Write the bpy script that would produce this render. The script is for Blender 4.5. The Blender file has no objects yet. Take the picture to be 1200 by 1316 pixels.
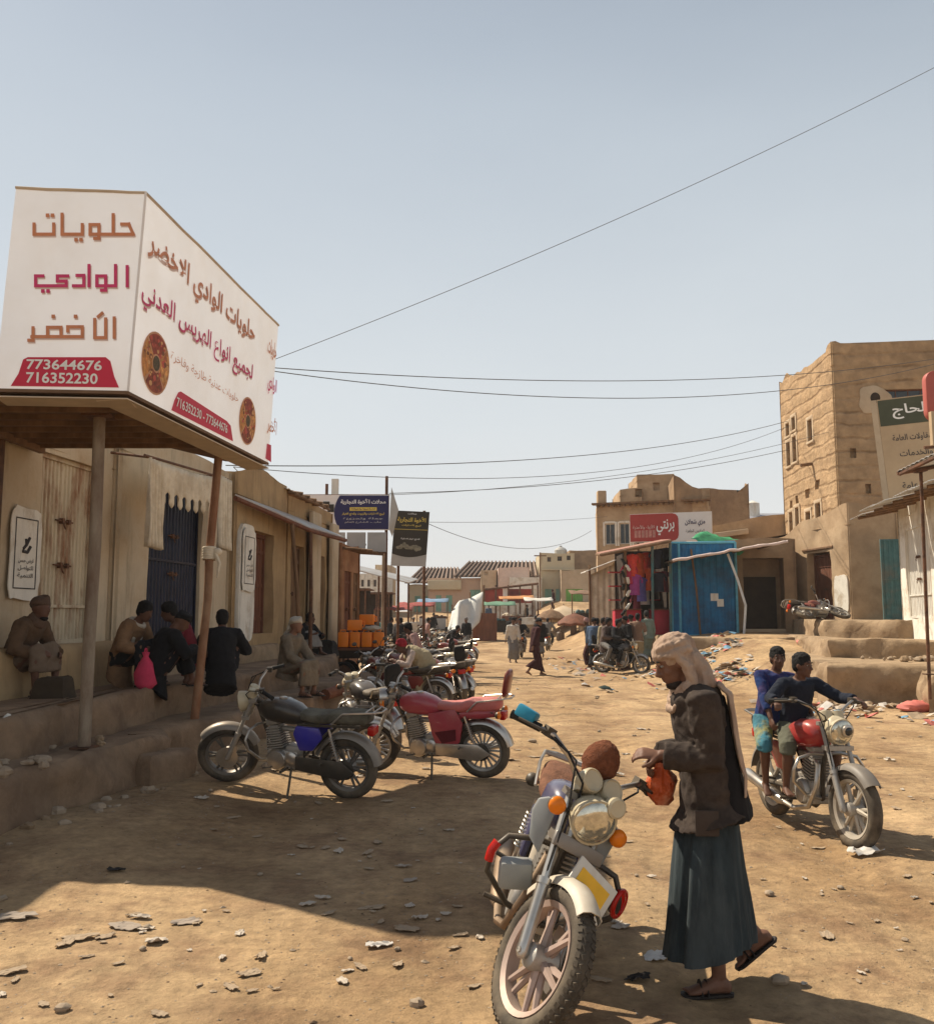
import bpy, bmesh, math, random
from mathutils import Vector, Matrix, Euler, noise
from math import radians, sin, cos, pi, sqrt, tan, atan2
V = Vector
SC = bpy.context.scene
COL = SC.collection
# ------------------------------------------------------------------ camera
EYE, PITCH, FPX = 1.75, radians(6.42), 1200.0
cam = bpy.data.objects.new('camera', bpy.data.cameras.new('camera'))
COL.objects.link(cam)
cam.location = (0, 0, EYE)
cam.rotation_euler = (radians(90) + PITCH, 0, 0)
cam.data.sensor_fit = 'HORIZONTAL'; cam.data.sensor_width = 36; cam.data.lens = 36
cam.data.clip_start = .05; cam.data.clip_end = 3000
SC.camera = cam
# ------------------------------------------------------------------ world and sun
SUN_EL, SUN_DIR = radians(50), V((-.80, .60))         # light comes from the left, a little from behind the street
world = bpy.data.worlds.new('World'); SC.world = world; world.use_nodes = True
wn = world.node_tree
sky = wn.nodes.new('ShaderNodeTexSky'); sky.sky_type = 'NISHITA'; sky.sun_disc = False
sky.sun_elevation = SUN_EL; sky.sun_rotation = atan2(SUN_DIR.x, SUN_DIR.y)
sky.air_density = 1.0; sky.dust_density = 2.0; sky.ozone_density = 1.5; sky.altitude = 800
hs = wn.nodes.new('ShaderNodeHueSaturation'); hs.inputs['Saturation'].default_value = .72
wn.links.new(sky.outputs[0], hs.inputs['Color'])
# dusty air: the sky pales toward the horizon
tcw = wn.nodes.new('ShaderNodeTexCoord'); spw = wn.nodes.new('ShaderNodeSeparateXYZ'); wn.links.new(tcw.outputs['Generated'], spw.inputs[0])
rw = wn.nodes.new('ShaderNodeValToRGB'); rw.color_ramp.interpolation = 'B_SPLINE'; wn.links.new(spw.outputs[2], rw.inputs[0])
els = rw.color_ramp.elements; els[0].position = 0; els[0].color = (.95,) * 3 + (1,); els[1].position = .85; els[1].color = (.0,) * 3 + (1,)
for p_, c_ in ((.12, .94), (.3, .86), (.5, .72), (.66, .38)): e_ = els.new(p_); e_.color = (c_,) * 3 + (1,)
nzw = wn.nodes.new('ShaderNodeTexNoise'); nzw.inputs['Scale'].default_value = 2.2; nzw.inputs['Detail'].default_value = 4
mpw = wn.nodes.new('ShaderNodeMapping'); mpw.inputs['Scale'].default_value = (1, 1, 2.6); wn.links.new(tcw.outputs['Generated'], mpw.inputs[0]); wn.links.new(mpw.outputs[0], nzw.inputs['Vector'])
mw = wn.nodes.new('ShaderNodeMath'); mw.operation = 'MULTIPLY_ADD'; mw.inputs[1].default_value = .22; wn.links.new(nzw.outputs[0], mw.inputs[0])
sw = wn.nodes.new('ShaderNodeMath'); sw.operation = 'SUBTRACT'; sw.inputs[1].default_value = .11; wn.links.new(rw.outputs[0], sw.inputs[0]); wn.links.new(sw.outputs[0], mw.inputs[2])
mixw = wn.nodes.new('ShaderNodeMix'); mixw.data_type = 'RGBA'; wn.links.new(mw.outputs[0], mixw.inputs[0]); wn.links.new(hs.outputs[0], mixw.inputs[6]); rc = wn.nodes.new('ShaderNodeValToRGB'); wn.links.new(spw.outputs[2], rc.inputs[0]); rc.color_ramp.elements[0].position = 0; rc.color_ramp.elements[0].color = (.98, .955, .915, 1); rc.color_ramp.elements[1].position = .55; rc.color_ramp.elements[1].color = (.70, .79, .87, 1)
e_ = rc.color_ramp.elements.new(.2); e_.color = (.88, .93, .955, 1)
vm = wn.nodes.new('ShaderNodeVectorMath'); vm.operation = 'SCALE'; vm.inputs['Scale'].default_value = 11.0; wn.links.new(rc.outputs[0], vm.inputs[0]); wn.links.new(vm.outputs[0], mixw.inputs[7])
wn.links.new(mixw.outputs[2], wn.nodes['Background'].inputs[0])
wn.nodes['Background'].inputs[1].default_value = .058
sun = bpy.data.objects.new('sun', bpy.data.lights.new('sun', 'SUN')); COL.objects.link(sun)
sun.data.energy = 5.0; sun.data.angle = radians(.55); sun.data.color = (1, .89, .72)
sd = V((SUN_DIR.x * cos(SUN_EL), SUN_DIR.y * cos(SUN_EL), sin(SUN_EL)))
sun.rotation_euler = sd.to_track_quat('Z', 'Y').to_euler(); sun.location = (0, 0, 60)
SC.view_settings.view_transform = 'Standard'; SC.view_settings.look = 'None'
SC.view_settings.gamma = 1; SC.view_settings.use_curve_mapping = False
SC.view_settings.exposure = 0.44
try:
    SC.cycles.use_denoising = True; SC.cycles.max_bounces = 5; SC.cycles.diffuse_bounces = 3
    SC.cycles.sample_clamp_indirect = 6
except Exception: pass
# ------------------------------------------------------------------ pixel rays (photo pixels, 1200 wide) to world points
def ray(u, v):
    a, b = (u - 600) / FPX, (658 - v) / FPX
    return V((a, cos(PITCH) - b * sin(PITCH), sin(PITCH) + b * cos(PITCH)))
def P(u, v, y):
    r = ray(u, v); return V((0, 0, EYE)) + r * (y / r.y)
def G(u, v, z=0.0):
    r = ray(u, v); return V((0, 0, EYE)) + r * ((z - EYE) / r.z)
def sstep(a, b, x):
    t = max(0., min(1., (x - a) / (b - a))); return t * t * (3 - 2 * t)
def hgt(x, y):
    z = .12 * sstep(-1.5, -2.9, x) * sstep(5, 8, y) * sstep(24, 18, y)
    z += 1.2 * sstep(4.8, 8.6, x) * sstep(19.5, 30, y)
    z += 2.3 * sstep(56, 95, y)
    f = 1 if y < 40 else .4
    z += f * (.035 * noise.noise(V((x * .45, y * .45, 3))) + .014 * noise.noise(V((x * 2.1, y * 2.1, 7))))
    # wheel ruts along the street
    for k, x0 in enumerate((-.2, .75, 1.9, 2.9)):
        c = x0 + .1 * y + .25 * noise.noise(V((y * .12, k * 9., 0)))
        z -= .028 * math.exp(-((x - c) / .14) ** 2)
    if 0 < y < 24 and abs(x) < 9: z += .006 * noise.noise(V((x * 7, y * 7, 1))) + .011 * min(0, noise.noise(V((x * 3.6, y * 3.2, 21))) + .12)      # scuffs and footprints
    return z
# ------------------------------------------------------------------ mesh builder
class MB:
    def __init__(s): s.v = []; s.f = []; s.m = []; s.mi = 0; s.M = None
    def add(s, vs, fs):
        b = len(s.v)
        s.v += [(s.M @ V(p)) if s.M else V(p) for p in vs]
        for f in fs: s.f.append([b + i for i in f]); s.m.append(s.mi)
        return b
    def box(s, c, d, rot=None, taper=1.0):
        x, y, z = d[0] / 2, d[1] / 2, d[2] / 2; c = V(c)
        ps = [V((sx * x * (taper if sz > 0 else 1), sy * y * (taper if sz > 0 else 1), sz * z)) for sz in (-1, 1) for sy in (-1, 1) for sx in (-1, 1)]
        if rot is not None:
            R = rot.to_matrix() if hasattr(rot, 'to_matrix') else rot
            ps = [R @ p for p in ps]
        s.add([c + p for p in ps], [(0, 2, 3, 1), (4, 5, 7, 6), (0, 1, 5, 4), (2, 6, 7, 3), (0, 4, 6, 2), (1, 3, 7, 5)])
    def loft(s, rings, cap=True, closed=False):
        n = len(rings[0]); vs = [p for r in rings for p in r]; fs = []
        R = len(rings)
        for i in range(R - 1 + (1 if closed else 0)):
            a, b = i * n, ((i + 1) % R) * n
            for j in range(n): fs.append((a + j, a + (j + 1) % n, b + (j + 1) % n, b + j))
        if cap and not closed:
            fs.append(tuple(range(n))[::-1]); fs.append(tuple((R - 1) * n + j for j in range(n)))
        s.add(vs, fs)
    def tube(s, pts, r, n=8, flat=1.0, up=None, cap=True, closed=False):
        pts = [V(p) for p in pts]; k = len(pts)
        rs = [r] * k if isinstance(r, (int, float)) else list(r)
        rings = []; pn = None
        for i, p in enumerate(pts):
            if closed: t = pts[(i + 1) % k] - pts[i - 1]
            else: t = pts[min(i + 1, k - 1)] - pts[max(i - 1, 0)]
            if t.length < 1e-9: t = V((0, 0, 1))
            t.normalize()
            if pn is None:
                a = V(up) if up is not None else (V((0, 0, 1)) if abs(t.z) < .9 else V((1, 0, 0)))
                pn = (a - t * a.dot(t)).normalized()
            else:
                pn = pn - t * pn.dot(t)
                pn = pn.normalized() if pn.length > 1e-6 else t.orthogonal().normalized()
            b = t.cross(pn)
            rings.append([p + pn * (cos(2 * pi * j / n) * rs[i] * flat) + b * (sin(2 * pi * j / n) * rs[i]) for j in range(n)])
        s.loft(rings, cap, closed)
    def ell(s, c, r, rot=None, nu=14, nv=9):
        c = V(c); r = (r, r, r) if isinstance(r, (int, float)) else r
        vs = [V((0, 0, r[2]))]; 
        for i in range(1, nv):
            th = pi * i / nv
            for j in range(nu):
                ph = 2 * pi * j / nu
                vs.append(V((r[0] * sin(th) * cos(ph), r[1] * sin(th) * sin(ph), r[2] * cos(th))))
        vs.append(V((0, 0, -r[2]))); fs = []
        for j in range(nu): fs.append((0, 1 + j, 1 + (j + 1) % nu))
        for i in range(nv - 2):
            a, b = 1 + i * nu, 1 + (i + 1) * nu
            for j in range(nu): fs.append((a + j, b + j, b + (j + 1) % nu, a + (j + 1) % nu))
        a = 1 + (nv - 2) * nu; L = len(vs) - 1
        for j in range(nu): fs.append((L, a + (j + 1) % nu, a + j))
        if rot is not None:
            R = rot.to_matrix() if hasattr(rot, 'to_matrix') else rot
            vs = [R @ p for p in vs]
        s.add([c + p for p in vs], fs)
    def lathe(s, o, axis, prof, n=20, cap=True):
        o = V(o); a = V(axis).normalized(); e = a.orthogonal().normalized(); g = a.cross(e)
        s.loft([[o + a * h + (e * cos(2 * pi * j / n) + g * sin(2 * pi * j / n)) * max(r, 1e-4) for j in range(n)] for r, h in prof], cap)
    def torus(s, o, axis, R, r, n=36, m=10, sq=1.0):
        o = V(o); a = V(axis).normalized(); e = a.orthogonal().normalized(); g = a.cross(e); rings = []
        for i in range(n):
            d = e * cos(2 * pi * i / n) + g * sin(2 * pi * i / n)
            rings.append([o + d * (R + r * cos(2 * pi * j / m)) + a * (r * sq * sin(2 * pi * j / m)) for j in range(m)])
        s.loft(rings, False, True)
    def plate(s, pts, t):
        """closed outline (3-D points, planar) extruded by vector t"""
        pts = [V(p) for p in pts]; n = len(pts); t = V(t)
        vs = pts + [p + t for p in pts]
        s.add(vs, [tuple(range(n))[::-1], tuple(range(n, 2 * n))] + [(i, (i + 1) % n, n + (i + 1) % n, n + i) for i in range(n)])
    def mesh(s, name):
        me = bpy.data.meshes.new(name); me.from_pydata([tuple(p) for p in s.v], [], s.f); me.update()
        bm = bmesh.new(); bm.from_mesh(me)
        bmesh.ops.recalc_face_normals(bm, faces=bm.faces); bm.to_mesh(me); bm.free()
        return me
    def build(s, name, mat, parent=None, smooth=None, bevel=0, sub=0):
        me = s.mesh(name)
        mats = mat if isinstance(mat, (list, tuple)) else [mat]
        for m in mats: me.materials.append(m)
        for p, i in zip(me.polygons, s.m): p.material_index = i
        o = link(name, me, parent)
        if bevel or sub:
            if bevel:
                md = o.modifiers.new('bevel', 'BEVEL'); md.width = bevel; md.segments = 2; md.limit_method = 'ANGLE'; md.angle_limit = radians(40)
            if sub:
                md = o.modifiers.new('sub', 'SUBSURF'); md.levels = sub; md.render_levels = sub
            bake(o)
            if smooth is None: smooth = 35
        if smooth:
            o.data.polygons.foreach_set('use_smooth', [True] * len(o.data.polygons))
            o.data.set_sharp_from_angle(angle=radians(smooth))
        return o
    def organic(s, name, mat, parent=None, voxel=.012, it=6, wr=0, wrs=9, seed=0, wz=1.0, fac=.5):
        """overlapping closed shapes fused into one continuous skin"""
        me = bpy.data.meshes.new(name); me.from_pydata([tuple(p) for p in s.v], [], s.f); me.update()
        bm = bmesh.new(); bm.from_mesh(me); bmesh.ops.recalc_face_normals(bm, faces=bm.faces); bm.to_mesh(me); bm.free()
        o = link(name, me, parent)
        md = o.modifiers.new('r', 'REMESH'); md.mode = 'VOXEL'; md.voxel_size = voxel
        if it: md = o.modifiers.new('s', 'SMOOTH'); md.iterations = it; md.factor = fac
        bake(o)
        me = o.data
        if wr:
            n = len(me.vertices); co = [0.] * (3 * n); no = [0.] * (3 * n)
            me.vertices.foreach_get('co', co); me.vertices.foreach_get('normal', no)
            for i in range(0, 3 * n, 3):
                q = V((co[i] * wrs, co[i + 1] * wrs, co[i + 2] * wrs * wz + seed))
                d = wr * (.6 - abs(noise.noise(q) + .5 * noise.noise(q * 2.3)) * 2.0)
                co[i] += no[i] * d; co[i + 1] += no[i + 1] * d; co[i + 2] += no[i + 2] * d
            me.vertices.foreach_set('co', co)
        me.materials.clear(); me.materials.append(mat)
        me.polygons.foreach_set('use_smooth', [True] * len(me.polygons))
        return o
def link(name, data, parent=None):
    o = bpy.data.objects.new(name, data); COL.objects.link(o)
    if parent is not None: o.parent = parent
    return o
BENCH = bpy.data.scenes.new('bench')        # an empty side scene where single meshes are evaluated; removed at the end
def bench_graph():
    with bpy.context.temp_override(scene=BENCH, view_layer=BENCH.view_layers[0]):
        dg = bpy.context.evaluated_depsgraph_get(); dg.update(); return dg
def bake(o):
    par = o.parent; inv = o.matrix_parent_inverse.copy(); o.parent = None
    BENCH.collection.objects.link(o); dg = bench_graph()
    me = bpy.data.meshes.new_from_object(o.evaluated_get(dg)); BENCH.collection.objects.unlink(o)
    o.parent = par; o.matrix_parent_inverse = inv
    old = o.data; o.modifiers.clear(); o.data = me; me.name = old.name
    bpy.data.meshes.remove(old)
def tag(o, label=None, cat=None, group=None, kind=None):
    if label: o['label'] = label
    if cat: o['category'] = cat
    if group: o['group'] = group
    if kind: o['kind'] = kind
    return o
def thing(name, label, cat, loc=(0, 0, 0), rot=0, group=None):
    o = bpy.data.objects.new(name, None); COL.objects.link(o); o.empty_display_size = .2
    o.location = loc; o.rotation_euler = rot if isinstance(rot, tuple) else (0, 0, rot)
    return tag(o, label, cat, group)
KIDS = {}
def copy_tree(o, parent=None):
    c = o.copy(); COL.objects.link(c)
    if parent is not None: c.parent = parent
    for ch in list(o.children): copy_tree(ch, c)
    return c
# ------------------------------------------------------------------ materials
MATS = {}
def M(name, base, rough=.85, metal=0.0, var=.2, scale=4., col2=None, amt=.45, scale2=1.2, bump=.15, bscale=None, spec=.3,
      dust=0.0, stripe=None, coat=0, trans=0, alpha=1.0, emit=None, stretch=None, lo=.45, hi=.62, thin=0, streak=0):
    if name in MATS: return MATS[name]
    m = bpy.data.materials.new(name); m.use_nodes = True; MATS[name] = m
    n = m.node_tree; N = n.nodes; L = n.links; B = N['Principled BSDF']
    tc = N.new('ShaderNodeTexCoord'); src = tc.outputs['Object']
    if stretch:
        mp = N.new('ShaderNodeMapping'); mp.inputs['Scale'].default_value = stretch; L.new(src, mp.inputs[0]); src = mp.outputs[0]
    def nz(sc, det=6, ro=.6):
        t = N.new('ShaderNodeTexNoise'); t.inputs['Scale'].default_value = sc; t.inputs['Detail'].default_value = det
        t.inputs['Roughness'].default_value = ro; L.new(src, t.inputs['Vector']); return t.outputs[0]
    def ramp(fac, a, b, p0=.3, p1=.7):
        r = N.new('ShaderNodeValToRGB'); r.color_ramp.elements[0].position = p0; r.color_ramp.elements[1].position = p1
        r.color_ramp.elements[0].color = (*a, 1); r.color_ramp.elements[1].color = (*b, 1); L.new(fac, r.inputs[0]); return r.outputs[0]
    def mix(f, a, b):
        x = N.new('ShaderNodeMix'); x.data_type = 'RGBA'
        if isinstance(f, float): x.inputs[0].default_value = f
        else: L.new(f, x.inputs[0])
        for k, c in ((6, a), (7, b)):
            if isinstance(c, tuple): x.inputs[k].default_value = (*c, 1)
            else: L.new(c, x.inputs[k])
        return x.outputs[2]
    lo_c = tuple(max(0, c * (1 - var)) for c in base); hi_c = tuple(min(1, c * (1 + var)) for c in base)
    c = ramp(nz(scale), lo_c, hi_c)
    if col2:
        f = ramp(nz(scale2, 8, .68), (0, 0, 0), (amt, amt, amt), lo, hi)
        c = mix(f, c, tuple(col2))
    if streak:     # old drips and grime with shapes of their own
        mp2 = N.new('ShaderNodeMapping'); mp2.inputs['Scale'].default_value = (2.6, 2.6, .35); L.new(tc.outputs['Object'], mp2.inputs[0])
        t2 = N.new('ShaderNodeTexNoise'); t2.inputs['Scale'].default_value = 2.2; t2.inputs['Detail'].default_value = 9; t2.inputs['Roughness'].default_value = .7; L.new(mp2.outputs[0], t2.inputs['Vector'])
        f2 = ramp(t2.outputs[0], (0, 0, 0), (streak,) * 3, .52, .72); c = mix(f2, c, tuple(q * .38 for q in base))
        v2 = N.new('ShaderNodeTexVoronoi'); v2.feature = 'DISTANCE_TO_EDGE'; v2.inputs['Scale'].default_value = .9; wv = N.new('ShaderNodeTexNoise'); wv.inputs['Scale'].default_value = 2.5; wv.inputs['Detail'].default_value = 6; L.new(tc.outputs['Object'], wv.inputs['Vector']); L.new(wv.outputs['Color'], v2.inputs['Vector'])
        f3 = ramp(v2.outputs['Distance'], (streak * .8,) * 3, (0, 0, 0), .0, .006); c = mix(f3, c, tuple(q * .3 for q in base))
    if dust:
        g = N.new('ShaderNodeNewGeometry'); sp = N.new('ShaderNodeSeparateXYZ'); L.new(g.outputs['Normal'], sp.inputs[0])
        mr = N.new('ShaderNodeMapRange'); mr.inputs[1].default_value = -.3; mr.inputs[2].default_value = 1; mr.inputs[3].default_value = dust * .25; mr.inputs[4].default_value = dust
        L.new(sp.outputs[2], mr.inputs[0])
        mu = N.new('ShaderNodeMath'); mu.operation = 'MULTIPLY'; L.new(mr.outputs[0], mu.inputs[0])
        d2 = ramp(nz(7, 5), (.35, .35, .35), (1, 1, 1)); L.new(d2, mu.inputs[1])
        c = mix(mu.outputs[0], c, (.42, .32, .21))
    L.new(c, B.inputs['Base Color'])
    B.inputs['Roughness'].default_value = rough; B.inputs['Metallic'].default_value = metal
    B.inputs['Specular IOR Level'].default_value = spec; B.inputs['Coat Weight'].default_value = coat
    B.inputs['Transmission Weight'].default_value = trans; B.inputs['Alpha'].default_value = alpha
    if emit: B.inputs['Emission Color'].default_value = (*emit[0], 1); B.inputs['Emission Strength'].default_value = emit[1]
    if thin:      # sunlight shows through thin printed sheet
        tr = N.new('ShaderNodeBsdfTranslucent'); L.new(c, tr.inputs[0]); mx = N.new('ShaderNodeMixShader'); mx.inputs[0].default_value = thin
        L.new(B.outputs[0], mx.inputs[1]); L.new(tr.outputs[0], mx.inputs[2]); L.new(mx.outputs[0], N['Material Output'].inputs[0])
    if bump:
        bp = N.new('ShaderNodeBump'); bp.inputs['Strength'].default_value = min(1, bump * 2.5); bp.inputs['Distance'].default_value = .02
        L.new(nz(bscale or scale * 5, 8, .65), bp.inputs['Height']); L.new(bp.outputs[0], B.inputs['Normal'])
    return m
def S(r, g, b):
    """sRGB 0-255 to linear"""
    f = lambda c: (c / 255 / 12.92) if c / 255 <= .04045 else ((c / 255 + .055) / 1.055) ** 2.4
    return (f(r), f(g), f(b))
# ------------------------------------------------------------------ Arabic lettering
_AR = {'ا': (0xFE8D, 2), 'أ': (0xFE83, 2), 'ب': (0xFE8F, 4), 'ة': (0xFE93, 2), 'ت': (0xFE95, 4), 'ث': (0xFE99, 4), 'ج': (0xFE9D, 4), 'ح': (0xFEA1, 4),
       'خ': (0xFEA5, 4), 'د': (0xFEA9, 2), 'ذ': (0xFEAB, 2), 'ر': (0xFEAD, 2), 'ز': (0xFEAF, 2), 'س': (0xFEB1, 4), 'ش': (0xFEB5, 4), 'ص': (0xFEB9, 4),
       'ض': (0xFEBD, 4), 'ط': (0xFEC1, 4), 'ظ': (0xFEC5, 4), 'ع': (0xFEC9, 4), 'غ': (0xFECD, 4), 'ف': (0xFED1, 4), 'ق': (0xFED5, 4), 'ك': (0xFED9, 4),
       'ل': (0xFEDD, 4), 'م': (0xFEE1, 4), 'ن': (0xFEE5, 4), 'ه': (0xFEE9, 4), 'و': (0xFEED, 2), 'ى': (0xFEEF, 2), 'ي': (0xFEF1, 4)}
def arabic(s):
    s = s.replace('لا', '\ue001').replace('لأ', '\ue002'); out = []
    two = lambda c: (c in _AR and _AR[c][1] == 4)
    joins = lambda c: (c in _AR) or c in '\ue001\ue002'
    for i, c in enumerate(s):
        pj = i > 0 and two(s[i - 1]); nj = i + 1 < len(s) and joins(s[i + 1])
        if c in '\ue001\ue002': out.append(chr((0xFEFB if c == '\ue001' else 0xFEF7) + (1 if pj else 0)))
        elif c in _AR:
            b, k = _AR[c]
            if k == 2: out.append(chr(b + (1 if pj else 0)))
            else: out.append(chr(b + (3 if pj and nj else 2 if nj else 1 if pj else 0)))
        else: out.append(c)
    return ''.join(out[::-1])
def lettering(name, s, mat, parent, o, ux, uy, width=None, height=None, bold=.0, ar=True, thick=.004, fit=None):
    """flat letters centred on o, along ux, up uy (unit vectors in the parent's space); one mesh"""
    cu = bpy.data.curves.new(name, 'FONT'); cu.body = arabic(s) if ar else s
    cu.align_x = 'CENTER'; cu.align_y = 'CENTER'; cu.offset = bold; cu.resolution_u = 3
    t = bpy.data.objects.new(name, cu); BENCH.collection.objects.link(t)
    dg = bench_graph()
    me = bpy.data.meshes.new_from_object(t.evaluated_get(dg)); bpy.data.objects.remove(t); bpy.data.curves.remove(cu)
    bm = bmesh.new(); bm.from_mesh(me)
    xs = [v.co.x for v in bm.verts]; ys = [v.co.y for v in bm.verts]
    w, h = max(xs) - min(xs), max(ys) - min(ys); cx, cy = (max(xs) + min(xs)) / 2, (max(ys) + min(ys)) / 2
    sx = width / w if width else height / h; sy = height / h if height else sx
    ux, uy = V(ux).normalized(), V(uy).normalized(); nz = ux.cross(uy)
    seen = set(); k = 0
    for v in list(bm.verts):
        if v.index in seen: continue
        st = [v]; seen.add(v.index)
        while st:
            q = st.pop(); z = thick + .0012 * (k % 4)
            q.tag = True; x, y = (q.co.x - cx) * sx, (q.co.y - cy) * sy
            q.co = V(o) + ux * x + uy * y + nz * z
            for e in q.link_edges:
                r = e.other_vert(q)
                if r.index not in seen: seen.add(r.index); st.append(r)
        k += 1
    bm.normal_update(); bm.to_mesh(me); bm.free()
    me.materials.clear(); me.materials.append(mat)
    for p in me.polygons: p.material_index = 0
    return link(name, me, parent)
# ================================================================== SETTING
MUD = M('mud wall', (.40, .275, .165), .95, var=.16, scale=1.6, col2=(.50, .37, .24), amt=.6, scale2=.8, bump=.22, bscale=9)
MUDD = M('dark mud wall', (.33, .22, .13), .95, var=.2, scale=2, col2=(.22, .14, .085), amt=.6, scale2=.9, bump=.22, bscale=9)
MUDF = M('pale mud wall', (.50, .39, .27), .95, var=.14, scale=1.2, col2=(.38, .27, .17), amt=.5, scale2=.7, bump=.2, bscale=6)
PLAS = M('cream plaster', (.53, .43, .30), .9, var=.12, scale=2.2, col2=(.33, .22, .12), amt=.75, scale2=1.1, bump=.12, bscale=14, lo=.48, hi=.7, streak=.55)
PLAY = M('yellow plaster', (.40, .275, .145), .9, var=.14, scale=2, col2=(.30, .19, .10), amt=.7, scale2=1.3, bump=.14, bscale=12, lo=.46, hi=.68, streak=.7)
WHIT = M('whitewash', (.72, .68, .60), .9, var=.08, scale=3, col2=(.42, .32, .21), amt=.7, scale2=2.2, bump=.12, bscale=16, lo=.5, hi=.66, streak=.5)
STON = M('dusty step stone', (.33, .235, .145), .95, var=.2, scale=2.5, col2=(.20, .135, .08), amt=.75, scale2=1.9, bump=.4, bscale=8)
RUST = M('rusty dark metal', (.10, .05, .03), .75, metal=.2, var=.4, scale=9, col2=(.22, .10, .05), amt=.7, scale2=4, bump=.1)
POLE = M('dull grey brown paint', (.27, .215, .155), .7, var=.15, scale=6, col2=(.13, .075, .045), amt=.8, scale2=2.4, bump=.06, stretch=(1, 1, .35))
WOOD = M('weathered wood', (.20, .115, .06), .85, var=.3, scale=7, col2=(.10, .055, .03), amt=.6, scale2=3, bump=.15, stretch=(1, 1, .25))
WODD = M('red brown wood', (.17, .065, .035), .8, var=.3, scale=7, col2=(.10, .04, .025), amt=.6, scale2=3, bump=.12, stretch=(1, 1, .25))
SHTG = M('cream rusty sheet metal', (.55, .47, .34), .55, metal=.1, var=.1, scale=5, col2=(.24, .10, .04), amt=.9, scale2=2.1, bump=.04, stretch=(1, 1, .3), lo=.5, hi=.64)
SHTW = M('white sheet metal', (.68, .65, .58), .55, metal=.1, var=.1, scale=5, col2=(.45, .33, .22), amt=.7, scale2=1.7, bump=.03, stretch=(1, 1, .3), lo=.5, hi=.7)
DBLU = M('black blue metal', (.012, .016, .035), .4, metal=.3, var=.3, scale=6, bump=.03)
TEAL = M('teal painted metal', (.06, .15, .16), .6, var=.2, scale=5, col2=(.2, .14, .1), amt=.5, bump=.04)
KBLU = M('blue painted sheet', (.008, .135, .30), .5, var=.2, scale=3, col2=(.02, .07, .14), amt=.8, scale2=1.4, bump=.05, streak=.6)
GREN = M('green painted door', (.16, .38, .08), .6, var=.12, scale=3, bump=.03)
GRN2 = M('faded green door', (.22, .42, .34), .6, var=.12, scale=3, bump=.03)
SGNV = M('thin white sign vinyl', (.77, .775, .80), .55, var=.04, scale=1.4, col2=(.62, .56, .50), amt=.35, scale2=1.3, bump=.015, bscale=3, lo=.45, hi=.75, thin=.30)
SGNW = M('white sign vinyl', (.78, .75, .72), .55, var=.03, scale=2, col2=(.60, .55, .48), amt=.35, scale2=1.3, bump=.01, lo=.45, hi=.75)
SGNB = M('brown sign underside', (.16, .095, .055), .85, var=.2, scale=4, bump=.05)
SGNT = M('beige sign edge', (.52, .42, .31), .8, var=.12, scale=4, bump=.04)
RED = M('red vinyl', (.58, .028, .065), .5, var=.05, scale=5, bump=.0)
WHT = M('white vinyl lettering', (.82, .80, .76), .5, var=.03, bump=0)
ORAN = M('orange brown lettering', (.60, .235, .115), .5, var=.1, scale=14, bump=0)
MAGE = M('magenta lettering', (.62, .05, .16), .5, var=.1, scale=14, bump=0)
SHAD = M('pale rose lettering edge', (.68, .52, .46), .6, var=.05, bump=0)
INKD = M('dark ink', (.05, .045, .045), .7, var=.2, bump=0)
NAVY = M('navy vinyl', (.020, .017, .085), .45, var=.1, scale=4, bump=.0)
YELL = M('yellow vinyl lettering', (.70, .52, .10), .5, var=.08, bump=0)
BLKV = M('black brown vinyl', (.035, .028, .020), .5, var=.2, scale=3, bump=0)
GREY = M('grey board', (.40, .39, .37), .7, var=.1, scale=3, bump=.02)
GALV = M('galvanised sheet', (.45, .44, .42), .45, metal=.5, var=.15, scale=3, col2=(.30, .2, .13), amt=.6, scale2=1.5, bump=.03)
CLOC = M('cream cotton cloth', (.66, .58, .45), .95, var=.12, scale=6, col2=(.36, .27, .17), amt=.5, scale2=2.5, bump=.06, bscale=60)
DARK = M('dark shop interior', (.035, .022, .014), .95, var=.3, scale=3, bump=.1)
BLCK = M('black rubber', (.018, .017, .016), .8, var=.3, scale=9, bump=.08)
CAPW = M('dusty cable', (.10, .095, .09), .7, var=.1, bump=0)
GLAS = M('dark window glass', (.02, .025, .03), .15, var=.2, bump=0, spec=.5)

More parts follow.
